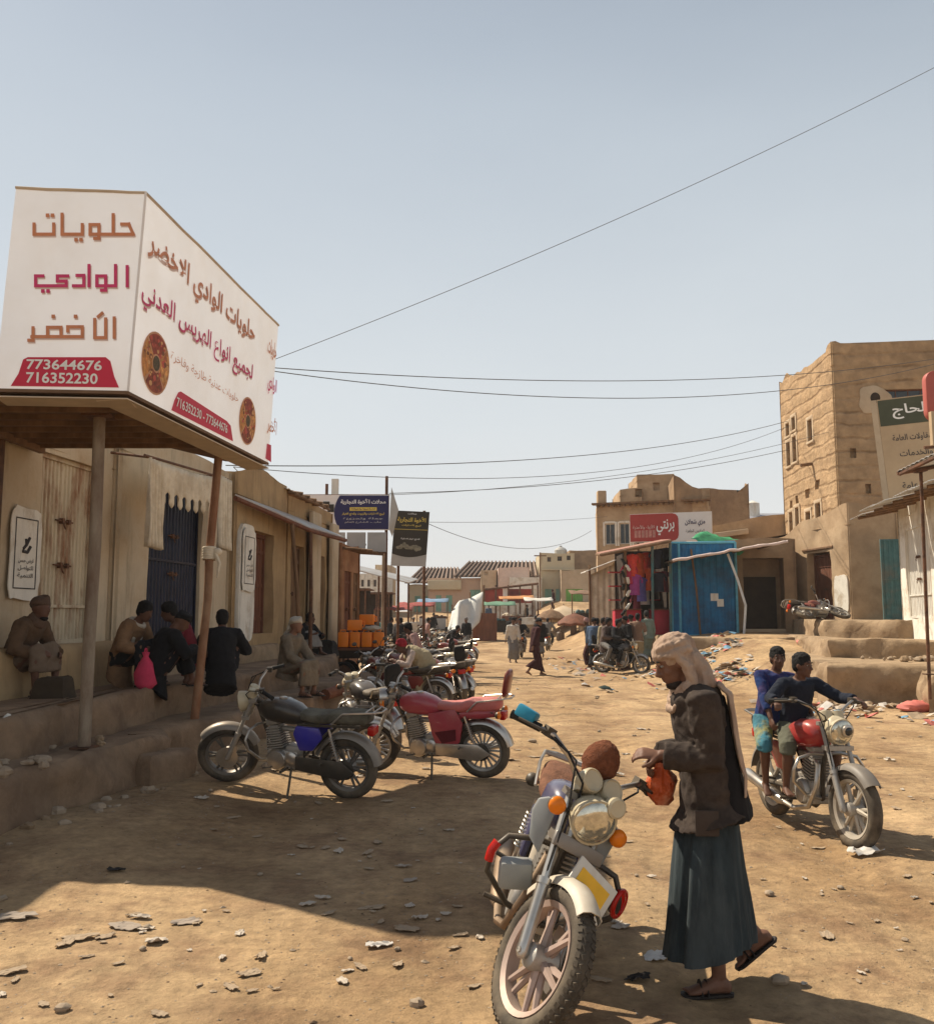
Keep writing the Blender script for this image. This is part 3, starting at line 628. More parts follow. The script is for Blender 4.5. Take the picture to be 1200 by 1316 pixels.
# ---- corner sign on two poles
def plane_hit(u, v, p0, n):
    r = ray(u, v); e = V((0, 0, EYE)); return e + r * ((p0 - e).dot(n) / r.dot(n))
def corner_sign():
    zt, zb = P(187, 247, 8.3).z, P(160, 503, 8.3).z; LEAN = V((-.085, -.01, 0))
    A = P(187, 247, 8.3); C = G(20, 241, zt); Bp = G(338, 398, zt); E = G(358, 418, zt)
    bt = lambda p: V((p.x, p.y, zb)) + LEAN
    s = wthing('shop_sign', 'large white box sign with orange and magenta Arabic lettering on two poles', 'sign', (A.x, A.y, 0))
    D = V((-5.4, C.y - .05, 0)); H = V((-5.35, 10.9, 0))
    top = [C, A, Bp, E, V((E.x - .5, E.y, zt))]
    m = MB(); t = .06
    def face(p, q, name, mat):
        n = (bt(p) - p).cross(q - p).normalized(); mb = MB(); mb.plate([p, q, bt(q), bt(p)], n * t); o = mb.build(name, mat, s); return n
    def outn(p, q):
        n = (q - p).cross(V((0, 0, 1))); n = (q - p).cross(p - bt(p)).normalized()
        return n
    faces = {}
    for nm, p, q in (('front_panel', C, A), ('street_panel', A, Bp), ('end_panel', Bp, E)):
        n = outn(p, q)
        if n.dot(V((0, 0, EYE)) - p) < 0: n = -n
        mb = MB(); K, J = 16, 10
        gp = [[(p.lerp(q, i / K)).lerp(bt(p).lerp(bt(q), i / K), j / J) for i in range(K + 1)] for j in range(J + 1)]
        vs = [gp[j][i] - n * (.007 + .006 * noise.noise(gp[j][i] * 2.2)) for j in range(J + 1) for i in range(K + 1)]; mb.add(vs, [(j * (K + 1) + i, j * (K + 1) + i + 1, (j + 1) * (K + 1) + i + 1, (j + 1) * (K + 1) + i) for j in range(J) for i in range(K)])
        faces[nm] = (p, n, mb.build(nm, SGNV, s, smooth=180))
    # crumpled top flashing
    mb = MB(); pts = []
    for p, q in ((C, A), (A, Bp), (Bp, E)):
        for i in range(8): 
            r = p + (q - p) * (i / 8); pts.append(r + V((0, 0, .012 * noise.noise(r * 3))))
    mb.tube(pts + [E], .014, 6); mb.build('edge_trim', SGNT, s)
    mb = MB(); n1, n2 = faces['front_panel'][1], faces['street_panel'][1]
    mb.tube([A + (n1 + n2) * .004, bt(A) + (n1 + n2) * .004], .012, 6); mb.build('corner_trim', SGNW, s)
    # under deck and its fascia
    zb2 = zb + .004
    mb = MB(); poly = [V((D.x, D.y, zb2)), V((bt(C).x, bt(C).y, zb2)), V((bt(A).x, bt(A).y, zb2)), V((bt(Bp).x, bt(Bp).y, zb2)), V((bt(E).x, bt(E).y, zb2)), V((bt(E).x - .5, bt(E).y - .3, zb2)), V((-3.6, 10.9, zb2)), V((H.x, H.y, zb2))]
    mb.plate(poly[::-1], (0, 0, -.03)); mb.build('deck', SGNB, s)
    mb = MB()
    for i in range(8):
        y0 = 8.5 + i * .32; mb.box((-4.25, y0, zb2 - .055), (2.2 if y0 > 8.4 else 2, .045, .05))
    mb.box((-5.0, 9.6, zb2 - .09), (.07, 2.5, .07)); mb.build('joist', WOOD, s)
    mb = MB()
    for p, q in ((bt(C), bt(A)), (bt(A), bt(Bp)), (bt(Bp), bt(E))):
        d = (q - p).normalized(); inn = V((-d.y, d.x, 0))
        mb.plate([p + inn * .0 + V((0, 0, -.062)), q + V((0, 0, -.062)), q + inn * .3 + V((0, 0, -.075)), p + inn * .3 + V((0, 0, -.075))], (0, 0, -.012))
    mb.build('soffit_board', SGNT, s)
    # lettering
    def put(face, tx, mat, u, v, wpx, hpx, ar=True, bold=.02, mat2=SHAD, tilt=0):
        p0, n, o = faces[face]; c = plane_hit(u, v, p0, n); ux = V((0, 0, 1)).cross(n).normalized()
        a = plane_hit(u - wpx / 2, v + (-tilt * wpx / 2), p0, n); b_ = plane_hit(u + wpx / 2, v + tilt * wpx / 2, p0, n); w = abs((b_ - a).dot(ux))
        h = (plane_hit(u, v - hpx / 2, p0, n) - plane_hit(u, v + hpx / 2, p0, n)).length
        uy = n.cross(ux).normalized()
        if mat2: lettering('lettering_edge', tx, mat2, o, c + ux * .012 - uy * .016, ux, uy, w, h, bold + .012, ar, .002)
        lettering('lettering', tx, mat, o, c, ux, uy, w, h, bold, ar, .008)
    # square cut letters, one outline per word (measured on the photograph's sign face, three sheet units to the pixel)
    def square(face, strokes, dots, mat, hw=6.2):
        p0, n, o = faces[face]
        for dx, dy, z, mm, nm in ((3, 6, .0022, SHAD, 'lettering_edge'), (0, 0, .0052, mat, 'lettering')):
            mb = MB(); k = 0
            for st in strokes:
                for a, b in zip(st, st[1:]):
                    a2, b2 = V((a[0], a[1], 0)), V((b[0], b[1], 0)); d = (b2 - a2).normalized(); q = V((-d.y, d.x, 0))
                    pts = [a2 - d * hw - q * hw, b2 + d * hw - q * hw, b2 + d * hw + q * hw, a2 - d * hw + q * hw]
                    mb.plate([plane_hit((p.x + dx) / 3, 220 + (p.y + dy) / 3, p0, n) + n * (z + .0004 * (k % 4)) for p in pts], n * .0008); k += 1
            for (x, y) in dots: mb.plate([plane_hit((x + dx + i * 7) / 3, 220 + (y + dy + j * 7) / 3, p0, n) + n * z for i, j in ((-1, -1), (1, -1), (1, 1), (-1, 1))], n * .0008)
            mb.build(nm, mm, o)
    square('front_panel', [[(470, 204), (497, 204), (514, 243)], [(514, 243), (380, 243)], [(437, 168), (437, 243)], [(348, 243), (348, 206), (382, 206), (382, 243), (348, 243)], [(382, 243), (382, 259), (366, 259)], [(318, 206), (318, 243), (240, 243), (240, 166)], [(132, 204), (132, 243), (208, 243), (208, 204)]], [(184, 170), (203, 170), (294, 264), (313, 264)], ORAN)
    square('front_panel', [[(491, 368), (491, 442)], [(446, 364), (446, 442), (408, 442)], [(374, 442), (374, 404), (408, 404), (408, 442), (374, 442)], [(408, 442), (408, 459), (392, 459)], [(344, 364), (344, 442)], [(298, 402), (324, 402), (324, 442), (284, 442)], [(262, 404), (222, 404), (222, 424), (256, 424), (256, 442), (138, 442), (138, 404), (166, 404)]], [(166, 462), (186, 462)], MAGE)
    square('front_panel', [[(441, 566), (441, 640)], [(408, 570), (408, 642), (366, 642)], [(366, 572), (366, 642)], [(380, 560), (394, 548)], [(262, 600), (318, 600), (318, 638), (124, 638)], [(184, 638), (184, 602), (236, 602), (236, 638)], [(262, 600), (262, 616)], [(128, 604), (128, 652), (112, 652)]], [(292, 560), (206, 560)], ORAN)
    def banner(face, px):
        p0, n, o = faces[face]; mb = MB(); mb.plate([plane_hit(u, v, p0, n) + n * .002 for u, v in px], n * .003); mb.build('banner', RED, o)
    banner('front_panel', [(14, 496), (24, 480), (30, 462), (36, 459), (136, 459), (142, 464), (147, 484), (153, 498)])
    put('front_panel', '773644676', WHT, 83, 469, 97, 13, False, .02, None); put('front_panel', '716352230', WHT, 80, 486, 92, 14, False, .02, None)
    put('street_panel', 'حلويات الوادي الاخضر', ORAN, 268, 382, 134, 40, bold=.018, tilt=.62)
    put('street_panel', 'لجميع انواع الهريس العدني', MAGE, 263, 437, 138, 34, bold=.012, tilt=.60)
    put('street_panel', 'حلويات عدنية طازجة وفاخرة', ORAN, 266, 488, 86, 14, bold=.0, mat2=None, tilt=.54)
    banner('street_panel', [(220, 527), (224, 514), (229, 504), (232, 503), (291, 541), (296, 547), (299, 567)])
    put('street_panel', '716352230 - 773644676', WHT, 261, 535, 65, 12, False, .015, None, tilt=.55)
    # round food platters printed on the panel
    for (u, v, hp) in ((200, 467, 82), (318, 541, 62)):
        p0, n, o = faces['street_panel']; c = plane_hit(u, v, p0, n); ux = V((0, 0, 1)).cross(n).normalized(); uy = n.cross(ux).normalized()
        r = (plane_hit(u, v - hp / 2, p0, n) - c).length
        def disc(R, dz, mat, nm, cx=0, cy=0, a0=0, a1=2 * pi, k=28):
            mb = MB(); pts = [c + ux * (cx + R * cos(a0 + (a1 - a0) * i / k)) + uy * (cy + R * sin(a0 + (a1 - a0) * i / k)) + n * dz for i in range(k + (0 if a1 - a0 > 6.2 else 1))]
            if a1 - a0 < 6.2: pts.append(c + n * dz + ux * cx + uy * cy)
            mb.plate(pts, n * .0015); return mb.build(nm, mat, o)
        disc(r, .002, M('platter rim', (.55, .28, .15), .6, var=.2, scale=9, bump=0), 'platter_print')
        cols = [(.32, .06, .03), (.5, .2, .05), (.22, .05, .025), (.62, .30, .09), (.40, .10, .04)]
        for i in range(4): disc(r * .93, .004, M('sweets %s' % 'abcd'[i], cols[i], .6, var=.6, scale=22, col2=cols[(i + 2) % 5], amt=.8, scale2=14, bump=0), 'platter_wedge', 0, 0, i * pi / 2 + pi / 4 + .07, (i + 1) * pi / 2 + pi / 4 - .07, 12)
        Rr = random.Random(int(u)); mb = MB()
        for i in range(46):
            a, d = Rr.uniform(0, 6.28), r * Rr.uniform(.38, .86); q = c + ux * d * cos(a) + uy * d * sin(a) + n * (.0062 + .0002 * (i % 5)); s0 = r * Rr.uniform(.05, .11); mb.mi = i % 3; mb.plate([q + ux * s0 * cos(b) + uy * s0 * .8 * sin(b) for b in [k * pi / 4 for k in range(8)]], n * .0006)
        mb.build('sweets_print', [M('sweet red', (.5, .09, .06), .6, bump=0), M('sweet tan', (.62, .33, .13), .6, bump=0), M('sweet brown', (.2, .07, .03), .6, bump=0)], o)
        disc(r * .3, .006, M('platter rim', (.42, .20, .10)), 'platter_print'); disc(r * .24, .008, M('platter centre', (.10, .07, .03), .6, var=.5, scale=40), 'platter_wedge')
    for tx, mat, v in (('حلويات', ORAN, 450), ('الوادي', MAGE, 497), ('الأخضر', ORAN, 548)): put('end_panel', tx, mat, 349, v, 12, 26, bold=.03, mat2=None)
    banner('end_panel', [(341, 589), (343, 570), (348, 572), (348, 594)])
    # poles
    def pole(u0, v0, z0, u1, v1, r, mids, mat):
        a = G(u0, v0, z0); b = P(u1, v1, a.y + .15); b.z = zb2 - .05
        pts = [a + V((0, 0, -.1))] + [a + (b - a) * f + V((dx, 0, 0)) for f, dx in mids] + [b]
        mb = MB(); mb.tube(pts, r, 12); return mb, pts
    mb, pts = pole(108, 962, .53, 129, 512, .058, [(.3, .0), (.6, .015)], POLE); q = mb.build('pole', POLE, s, smooth=60)
    mb = MB(); mb.box(pts[-1] + V((0, 0, -.02)), (.26, .26, .03)); mb.build('plate', RUST, q); mb = MB(); mb.box(pts[0] + V((0, 0, .11)), (.2, .2, .02)); mb.build('plate', RUST, q)
    mb, pts = pole(249, 926, .53, 281, 585, .052, [(.2, .02), (.45, .03), (.62, .0)], POLE); mid = pts[3]
    q = mb.build('pole', M('rust red pole', (.22, .10, .05), .75, var=.25, scale=6, col2=(.34, .24, .15), amt=.6, scale2=1.5, stretch=(1, 1, .4)), s, smooth=60); q['label'] = 'bent rust red pole'
    mb = MB()
    for i in range(5): mb.torus(mid + V((0, 0, -.06 + .03 * i)), (.1 * (i % 2), .1, 1), .07, .022, 16, 6)
    mb.ell(mid + V((.1, -.02, .02)), (.06, .05, .05)); mb.tube([mid + V((.08, -.04, 0)), mid + V((.14, -.06, -.12)), mid + V((.12, -.06, -.3))], [.03, .025, .012], 6)
    mb.build('cloth_tie', CLOC, q, smooth=60)
    lb = wthing('light_bulb', 'small unlit white bulb hanging beneath the sign deck', 'light bulb', P(42, 512, 8.9)); c = P(42, 520, 8.9)
    m = MB(); m.tube([V((c.x, c.y, zb2 - .04)), c + V((0, 0, .06))], .006, 6); m.build('cord', CAPW, lb)
    m = MB(); m.ell(c, (.035, .035, .05)); m.build('bulb', WHT, lb, smooth=180)
corner_sign()

# ---- scalloped curtain over the blue door
def hang_cloth(pts_top, drop, folds, amp, n=60, rows=10, scal=0, thick=.006, seed=0):
    """pts_top: polyline; drop per column; waves outward"""
    a = [V(p) for p in pts_top]; L = [0]
    for p, q in zip(a, a[1:]): L.append(L[-1] + (q - p).length)
    def at(t):
        d = t * L[-1]
        for i in range(len(a) - 1):
            if d <= L[i + 1] + 1e-9: return a[i] + (a[i + 1] - a[i]) * ((d - L[i]) / max(1e-9, L[i + 1] - L[i])), (a[i + 1] - a[i]).normalized()
    vs = []; W = n + 1
    for r in range(rows + 1):
        for c in range(W):
            t = c / n; p, u = at(t); nn = V((u.y, -u.x, 0)); f = r / rows
            d = drop(t) if callable(drop) else drop
            if scal: d = d - scal * abs(((t * folds * .5) % 1) - .5) * 2
            w = amp * (sin(t * folds * 2 * pi + .6 * sin(seed + f * 3)) + .5 * noise.noise(V((t * 14, f * 2, seed)))) * (.35 + .65 * f)
            vs.append(p + nn * w + V((0, 0, -d * f)))
    m = MB(); fs = [(r * W + c, r * W + c + 1, (r + 1) * W + c + 1, (r + 1) * W + c) for r in range(rows) for c in range(n)]
    m.add(vs, fs); return m
def solid(o, t):
    md = o.modifiers.new('s', 'SOLIDIFY'); md.thickness = t; md.offset = 0; bake(o)
    o.data.polygons.foreach_set('use_smooth', [True] * len(o.data.polygons)); return o
def curtain():
    t = wthing('curtain', 'cream cotton curtain with a zigzag valance hung over the blue black door', 'curtain', (-4.4, 14.5, 3))
    off = .55
    a = V((*F_(12.75, off), 3.93)); b = V((*F_(15.75, off), 4.08))
    o = solid(hang_cloth([a, (a + b) / 2 + V((0, 0, -.05)), b], lambda x: .62, 20, .022, 200, 6, scal=.22).build('valance', CLOC, t, smooth=180), .008)
    o = solid(hang_cloth([a + V((.02, -.1, 0)), a + V((.05, .45, -.02))], lambda x: 1.22, 5, .06, 60, 16).build('drape', CLOC, t, smooth=180), .008)
    o = solid(hang_cloth([b + V((.0, -.5, 0)), b + V((.05, .1, -.02))], lambda x: 1.2, 5, .06, 60, 16, seed=3).build('drape', CLOC, t, smooth=180), .008)
    m = MB(); m.tube([a + V((-.03, -.15, .02)), b + V((-.03, .15, .02))], .02, 8)
    for q in (a, b): m.tube([q + V((-.03, 0, .02)), q + V((-.7, 0, .1))], .018, 6)
    m.build('rail', RUST, t)
curtain()
# ---- flat awning with posts
def awning():
    t = wthing('awning', 'sheet awning on two thin dark posts in front of the rounded mud shop', 'awning', (-3.6, 19.5, .9))
    n0 = V((*F_(17.0, .25), 3.92)); f0 = V((*F_(21.6, .2), 3.95)); fr = P(399, 682, 20.3); fr2 = fr + V((.35, 3.2, .05)); nr = n0 + V((.15, 0, 0))
    m = MB(); m.plate([n0 + V((0, 0, .05)), fr + V((0, 0, .05)), fr2 + V((0, 0, .05)), f0 + V((0, 0, .05))], (0, 0, .025)); m.build('sheet', GALV, t)
    m = MB(); m.tube([n0, fr], .05, 6); m.tube([fr, fr2], .05, 6); m.tube([f0, fr2], .04, 6)
    for f in (.3, .6): m.tube([n0 + (f0 - n0) * f, fr + (fr2 - fr) * f], .03, 6)
    m.build('beam', WODD, t)
    for (u, v, z, y) in ((398, 855, .7, 20.2), (366, 800, .95, 19.2)):
        a = P(u, v, y); a.z = .85; top = n0 + (fr - n0) * (1 if u > 380 else .72); 
        if u < 380: a = V((top.x + .22, top.y + .1, .85))
        m = MB(); m.tube([a, a + (top - a) * .5 + V((.02, 0, 0)), top], .042, 8); m.build('post', RUST if u > 380 else WOOD, t, smooth=60)
awning()
# ================================================================== RIGHT SIDE
def wplate(parent, name, mat, pts, t): m = MB(); m.plate(pts, t); return m.build(name, mat, parent)
platform('stone_terrace', 'lowest broad mud step of the sunny terrace on the far side of the street', [(7.3, 19.2), (16, 18.2), (16, 26), (12, 31), (8.9, 30)], -.1, .78, 31, amp=.12, cat='terrace')
platform('stone_terrace', 'middle mud step of the sunny terrace below the white shop', [(8.7, 22.6), (11, 21.5), (16, 21), (16, 30), (11, 32.5), (9.9, 29.5)], .3, 1.2, 37, amp=.12, cat='terrace')
platform('stone_terrace', 'topmost mud step of the sunny terrace where the broken motorcycle lies', [(9.9, 26.2), (11.2, 24.3), (15, 22.6), (17, 34), (12.3, 36), (10.8, 31)], .6, 1.66, 41, amp=.10, cat='terrace')
platform('stone_block', 'big rounded boulder block on the lowest sunny step beside the thin pole', [(8.35, 17.2), (9.2, 16.8), (9.6, 18), (8.7, 18.3)], -.1, .72, 43, amp=.12, cat='block')
platform('stone_platform', 'grey stone kerb platform in front of the blue kiosk and its awning', [(6.3, 28.9), (10.4, 27.8), (13, 33), (12.5, 38), (6.6, 38)], -.1, 1.12, 47, amp=.08)

def coursed():
    m = M('coursed mud wall', (.41, .275, .155), .95, var=.25, scale=2.4, col2=(.27, .175, .10), amt=.55, scale2=1.3, bump=.4, bscale=5, lo=.5, hi=.68); n = m.node_tree; N, L = n.nodes, n.links; B = N['Principled BSDF']; tc = N['Texture Coordinate'].outputs['Object']
    w = N.new('ShaderNodeTexWave'); w.bands_direction = 'Z'; w.inputs['Scale'].default_value = .62; w.inputs['Distortion'].default_value = 2.6; w.inputs['Detail'].default_value = 4; w.inputs['Detail Scale'].default_value = 1.4; L.new(tc, w.inputs['Vector'])
    r = N.new('ShaderNodeValToRGB'); r.color_ramp.elements[0].position = .0; r.color_ramp.elements[0].color = (.62, .58, .54, 1); r.color_ramp.elements[1].position = .16; r.color_ramp.elements[1].color = (1, 1, 1, 1); L.new(w.outputs['Fac'], r.inputs[0])
    br = N.new('ShaderNodeTexNoise'); br.inputs['Scale'].default_value = 1.1; br.inputs['Detail'].default_value = 3; L.new(tc, br.inputs['Vector']); rb = N.new('ShaderNodeValToRGB'); rb.color_ramp.elements[0].position = .42; rb.color_ramp.elements[1].position = .6; L.new(br.outputs[0], rb.inputs[0])
    x = N.new('ShaderNodeMix'); x.data_type = 'RGBA'; x.blend_type = 'MULTIPLY'; L.new(rb.outputs[0], x.inputs[0]); L.new(B.inputs['Base Color'].links[0].from_socket, x.inputs[6]); L.new(r.outputs[0], x.inputs[7]); L.new(x.outputs[2], B.inputs['Base Color'])
    b1 = B.inputs['Normal'].links[0].from_node; b1.inputs['Distance'].default_value = .07; b2 = N.new('ShaderNodeBump'); b2.inputs['Strength'].default_value = .9; b2.inputs['Distance'].default_value = .05; L.new(r.outputs[0], b2.inputs['Height']); L.new(b1.outputs[0], b2.inputs['Normal']); L.new(b2.outputs[0], B.inputs['Normal'])
    return m
def tower():
    b = wthing('mud_tower_house', 'tall weathered mud brick tower house with tiny arched windows', 'building', (13.2, 33, 1.2))
    zt = 11.3
    def ex(p): return .22 * noise.noise(V((p.x * 1.6, p.y * 1.6, 77))) + (.35 if 13.9 < p.x < 15.1 and p.y < 33 else 0) * 0 - .35 * sstep(13.6, 14.0, p.x) * sstep(16.6, 16.2, p.x) * sstep(33.5, 33, p.y) + .45 * sstep(.9, 0, (V((p.x, p.y)) - V((13.2, 33))).length) + .5 * sstep(34, 39, p.y) + (.55 if p.x > 16.6 else 0) * sstep(16.4, 17.2, p.x)
    fp = [(13.3, 39), (13.2, 33), (20.5, 32.0), (20.5, 39.5)]
    W = lambda u, z, w=.42, h=.85, d=.22: (u - w / 2, u + w / 2, z, z + h, d)
    left = [W(1.0, 9.2, .4, .5), W(1.75, 9.3, .38, .5), W(1.0, 7.95, .42, .95), W(1.75, 8.0, .42, 1.0), W(3.6, 8.5, .45, .8), W(3.0, 6.35, .5, .35, .12), W(4.1, 6.55, .5, .35, .12),
            W(1.0, 5.2, .4, .8), W(1.75, 5.3, .4, .8), W(3.0, 4.95, .5, .85), W(4.1, 5.15, .5, .85), W(1.0, 6.2, .3, .3, .12), W(1.75, 6.3, .3, .3, .12)]
    for i in range(6): left.append(W(1.5 + .62 * i, 3.6 + .04 * i, .24, .26, .12))
    front = [W(1.05, 6.1, .2, .35), W(.95, 4.75, .75, .62), W(2.6, 9.2, 1.7, .65, .35), W(.6, 7.4, .22, .35)]
    m = MB(); shell(m, fp, 1.0, zt, {0: left, 1: front}, step=.3, steps={0: .13, 1: .16}, amp=.045, seed=51, course=.018, sag=.25, extra=ex)
    m.build('wall', coursed(), b, smooth=50)
    lu = (V((13.2, 33, 0)) - V((13.3, 39, 0))).normalized(); ln = V((lu.y, -lu.x, 0))
    fu = (V((20.5, 32, 0)) - V((13.2, 33, 0))).normalized(); fn = V((fu.y, -fu.x, 0))
    for o in left[:13]:
        if o[3] - o[2] < .4: continue
        window(b, FM(V((13.3, 39, o[2])) + lu * o[0] - ln * .12, lu, ln), o[1] - o[0], o[3] - o[2], 1)
        m = MB(); m.M = FM(V((13.3, 39, o[2])) + lu * o[0], lu, ln); w = o[1] - o[0]; h = o[3] - o[2]
        m.box((-.09, .0, h / 2), (.13, .10, h + .3)); m.box((w + .09, .0, h / 2), (.13, .10, h + .3)); m.box((w / 2, .0, h + .09), (w + .31, .11, .14)); m.box((w / 2, .01, -.06), (w + .34, .13, .10))
        m.build('window_surround', MUDF, b, bevel=.025)
    for o in front[1:3]: window(b, FM(V((13.2, 33, o[2])) + fu * o[0] - fn * .14, fu, fn), o[1] - o[0], o[3] - o[2], 3, WODD)
    # broken plaster patch with a painted-on round hole high on the shaded face
    F = FM(V((13.2, 33, 9.0)) + fu * .75, fu, fn); m = MB(); m.M = F
    pts = [(.62 + (.55 + .12 * noise.noise(V((a, 3, 0))) + .1 * cos(3 * a)) * cos(a), -.02, .5 + (.52 + .1 * noise.noise(V((a * 2, 7, 0)))) * sin(a)) for a in [i * pi / 12 for i in range(24)]]
    m.plate(pts, (0, .07, 0)); p = m.build('plaster_patch', MUDF, b, bevel=.02)
    m = MB(); m.M = F; m.plate([(.68 + .17 * cos(a), .052, .55 + .2 * sin(a)) for a in [i * pi / 8 for i in range(16)]], (0, .006, 0)); m.build('hole', DARK, p)  # flat dark disc; the shade of a hole is put into its colour
    # wooden spouts and ledge
    m = MB(); m.M = FM(V((13.3, 39, 4.35)) + lu * 1.8, lu, ln); m.tube([(-.2, .06, 0), (2.6, .06, .05)], .035, 6); m.build('ledge_pole', WOOD, b)
    m = MB(); m.M = FM(V((13.2, 33, 4.0)) + fu * .3, fu, fn); m.box((1.1, .05, .1), (2.4, .1, .09), Euler((0, -.12, 0))); m.build('ledge', MUDF, b)
    for (uu, zz, nn, oo, L) in ((3.6, 7.6, ln, V((13.3, 39, 0)) + lu * 3.6, .45),):
        m = MB(); m.tube([oo + V((0, 0, zz)), oo + nn * L + V((0, 0, zz - .06))], .07, 6); m.build('water_spout', WOOD, b)
tower()
def annex():
    b = wthing('mud_house', 'low rounded mud annex with a barred red brown door between two whitewashed patches', 'building', (12.7, 31, 1.2))
    d = V((-.2, .98, 0)).normalized(); c0 = V((12.7, 31, 0)); far = c0 + d * 9.2; fx = V((.97, -.1, 0)).normalized(); e = c0 + fx * 1.6
    def top(z): return 0
    fp = [(far.x, far.y), (c0.x, c0.y), (e.x, e.y), (e.x + .2, far.y)]
    L = (far - c0).length; dr = (L - 2.5, L - 1.05, 1.66, 4.0, .45)
    m = MB(); shell(m, fp, 1.0, 5.25, {0: [dr]}, step=.2, amp=.07, seed=61, course=.03, sag=.18, extra=lambda p: -.55 * sstep(33.4, 35, p.y) + .25 * sstep(1.2, 0, (V((p.x, p.y, 0)) - c0).length))
    m.build('wall', MUD, b, smooth=60)
    u = -d; n = V((u.y, -u.x, 0)); F = FM(V((far.x, far.y, 1.66)) + u * dr[0] - n * .32, u, n)
    plank_door(b, 'door', F @ Matrix.Translation((.08, 0, 0)), 1.28, 2.2, WODD, 8)
    for a, w in ((dr[1] + .12, .8), (dr[0] - 1.5, 1.25)):
        m = MB(); m.M = FM(V((far.x, far.y, 1.9)) + u * a, u, n); sq = lambda q, e=.45: abs(q) ** e * (1 if q > 0 else -1)
        pts = [(w * (.5 + .5 * sq(cos(t)) * (1 + .10 * noise.noise(V((t * 2, a, 0))))), -.10, .62 + .66 * sq(sin(t)) * (1 + .14 * noise.noise(V((t * 2.5, a, 4))))) for t in [i * pi / 18 for i in range(36)]]
        m.plate(pts, (0, .115, 0)); m.build('whitewashed_patch', WHIT, b)
    m = MB(); m.M = FM(V((far.x, far.y, 4.12)) + u * (dr[0] - .15), u, n)
    m.tube([(-.1, .02, .0), (1.8, .04, .02)], .05, 6); m.build('lintel', WOOD, b)
    # metal gate beside it
    g = wthing('metal_gate', 'narrow teal grey metal gate between the mud annex and the white shop', 'gate', (14.3, 30.2, 1.6))
    F = FM(V((13.15, 29.7, 1.66)), V((1, -.15, 0)), V((-.15, -1, 0)))
    sheet_door(g, 'gate_leaf', F, .95, 2.55, TEAL, 6, bars=(.5,), split=False, lock=False)
annex()
def white_shop():
    b = wthing('shop_building', 'whitewashed shop with white corrugated shutters high on the sunny terrace', 'building', (10.5, 20, 1.6))
    A, B_ = V((11.65, 25.2, 0)), V((9.75, 15.0, 0)); u = (B_ - A).normalized(); n = V((u.y, -u.x, 0)); L = (B_ - A).length
    fp = [(A.x, A.y), (B_.x, B_.y), (16, 15), (16, 25.6)]
    m = MB(); shell(m, fp, .2, 4.75, {0: [(.75, 2.75, 1.72, 4.05, .12), (3.3, 5.3, 1.72, 4.05, .12)]}, step=.25, amp=.05, seed=71, sag=.12); m.build('wall', WHIT, b, smooth=55)
    for a in (.75, 3.3): sheet_door(b, 'shutter', FM(V((A.x, A.y, 1.72)) + u * a - n * .1, u, n), 2.0, 2.33, SHTW, 14, bars=(.25,))
    m = MB()
    for k in range(5):
        a = -.5 + 1.55 * k; z = 4.72 + .06 * (k % 2)
        F = FM(V((A.x, A.y, z)) + u * a, u, n); pts = []
        mm = [(1.5 * i / 14, .018 * (i % 2)) for i in range(15)]
        up = [F @ V((x, -.6, zz + .12)) for x, zz in mm]; dn = [F @ V((x, 1.1 + .08 * (k % 3), zz - .28)) for x, zz in mm]
        o2 = V((0, 0, -.008)); b0 = len(up)
        m.add(up + dn + [p + o2 for p in up] + [p + o2 for p in dn], [(i, i + 1, 15 + i + 1, 15 + i) for i in range(14)] + [(30 + i, 45 + i, 45 + i + 1, 30 + i + 1) for i in range(14)] + [(15 + i, 16 + i, 46 + i, 45 + i) for i in range(14)])
    m.build('eave_sheet', GALV, b)
    m = MB()
    for k in range(9): F = FM(V((A.x, A.y, 4.62)) + u * (.1 + .9 * k), u, n); m.tube([F @ V((0, -.4, .08)), F @ V((0, 1.0, -.2))], .04, 6)
    m.build('rafter', WOOD, b)
    p = wthing('roof_post', 'thin dark steel post standing on the sunny terrace before the white shop', 'post', (8.3, 16.9, .6))
    a = P(1193, 862, 16.8); t = P(1183, 606, 16.9); m = MB(); m.tube([V((a.x, a.y, .3)), t], .032, 8); p2 = m.build('shaft', RUST, p, smooth=60)
    m = MB(); m.box(V((a.x, a.y, .74)), (.16, .16, .02)); m.build('plate', RUST, p); m = MB(); m.box(t, (.12, .3, .02)); m.build('plate', RUST, p)
    # dark sheet canopy carried by the post
    c = wthing('awning', 'corrugated sheet awning edge above the thin post of the white shop', 'awning', (9, 17, 4))
    m = MB(); pts = []
    a, b2 = V((8.2, 17.6, 4.5)), V((7.7, 14.0, 4.5)); ww = V((2.9, -.3, .5))
    nn = 30; up = [a + (b2 - a) * (i / nn) + V((0, 0, .02 * (i % 2))) for i in range(nn + 1)]; dn = [p + ww for p in up]; o2 = V((0, 0, .01))
    m.add(up + dn + [q + o2 for q in up] + [q + o2 for q in dn], [(i, i + 1, nn + 2 + i, nn + 1 + i) for i in range(nn)] + [(2 * nn + 2 + i, 3 * nn + 3 + i, 3 * nn + 4 + i, 2 * nn + 3 + i) for i in range(nn)] + [(i, 2 * nn + 2 + i, 2 * nn + 3 + i, i + 1) for i in range(nn)])
    m.build('sheet', GALV, c); m = MB(); m.tube([a + V((.05, 0, -.04)), b2 + V((.05, 0, -.04))], .04, 6); m.tube([a + V((0, .0, -.03)), a + ww + V((0, 0, -.03))], .04, 6); m.build('beam', RUST, c)
white_shop()
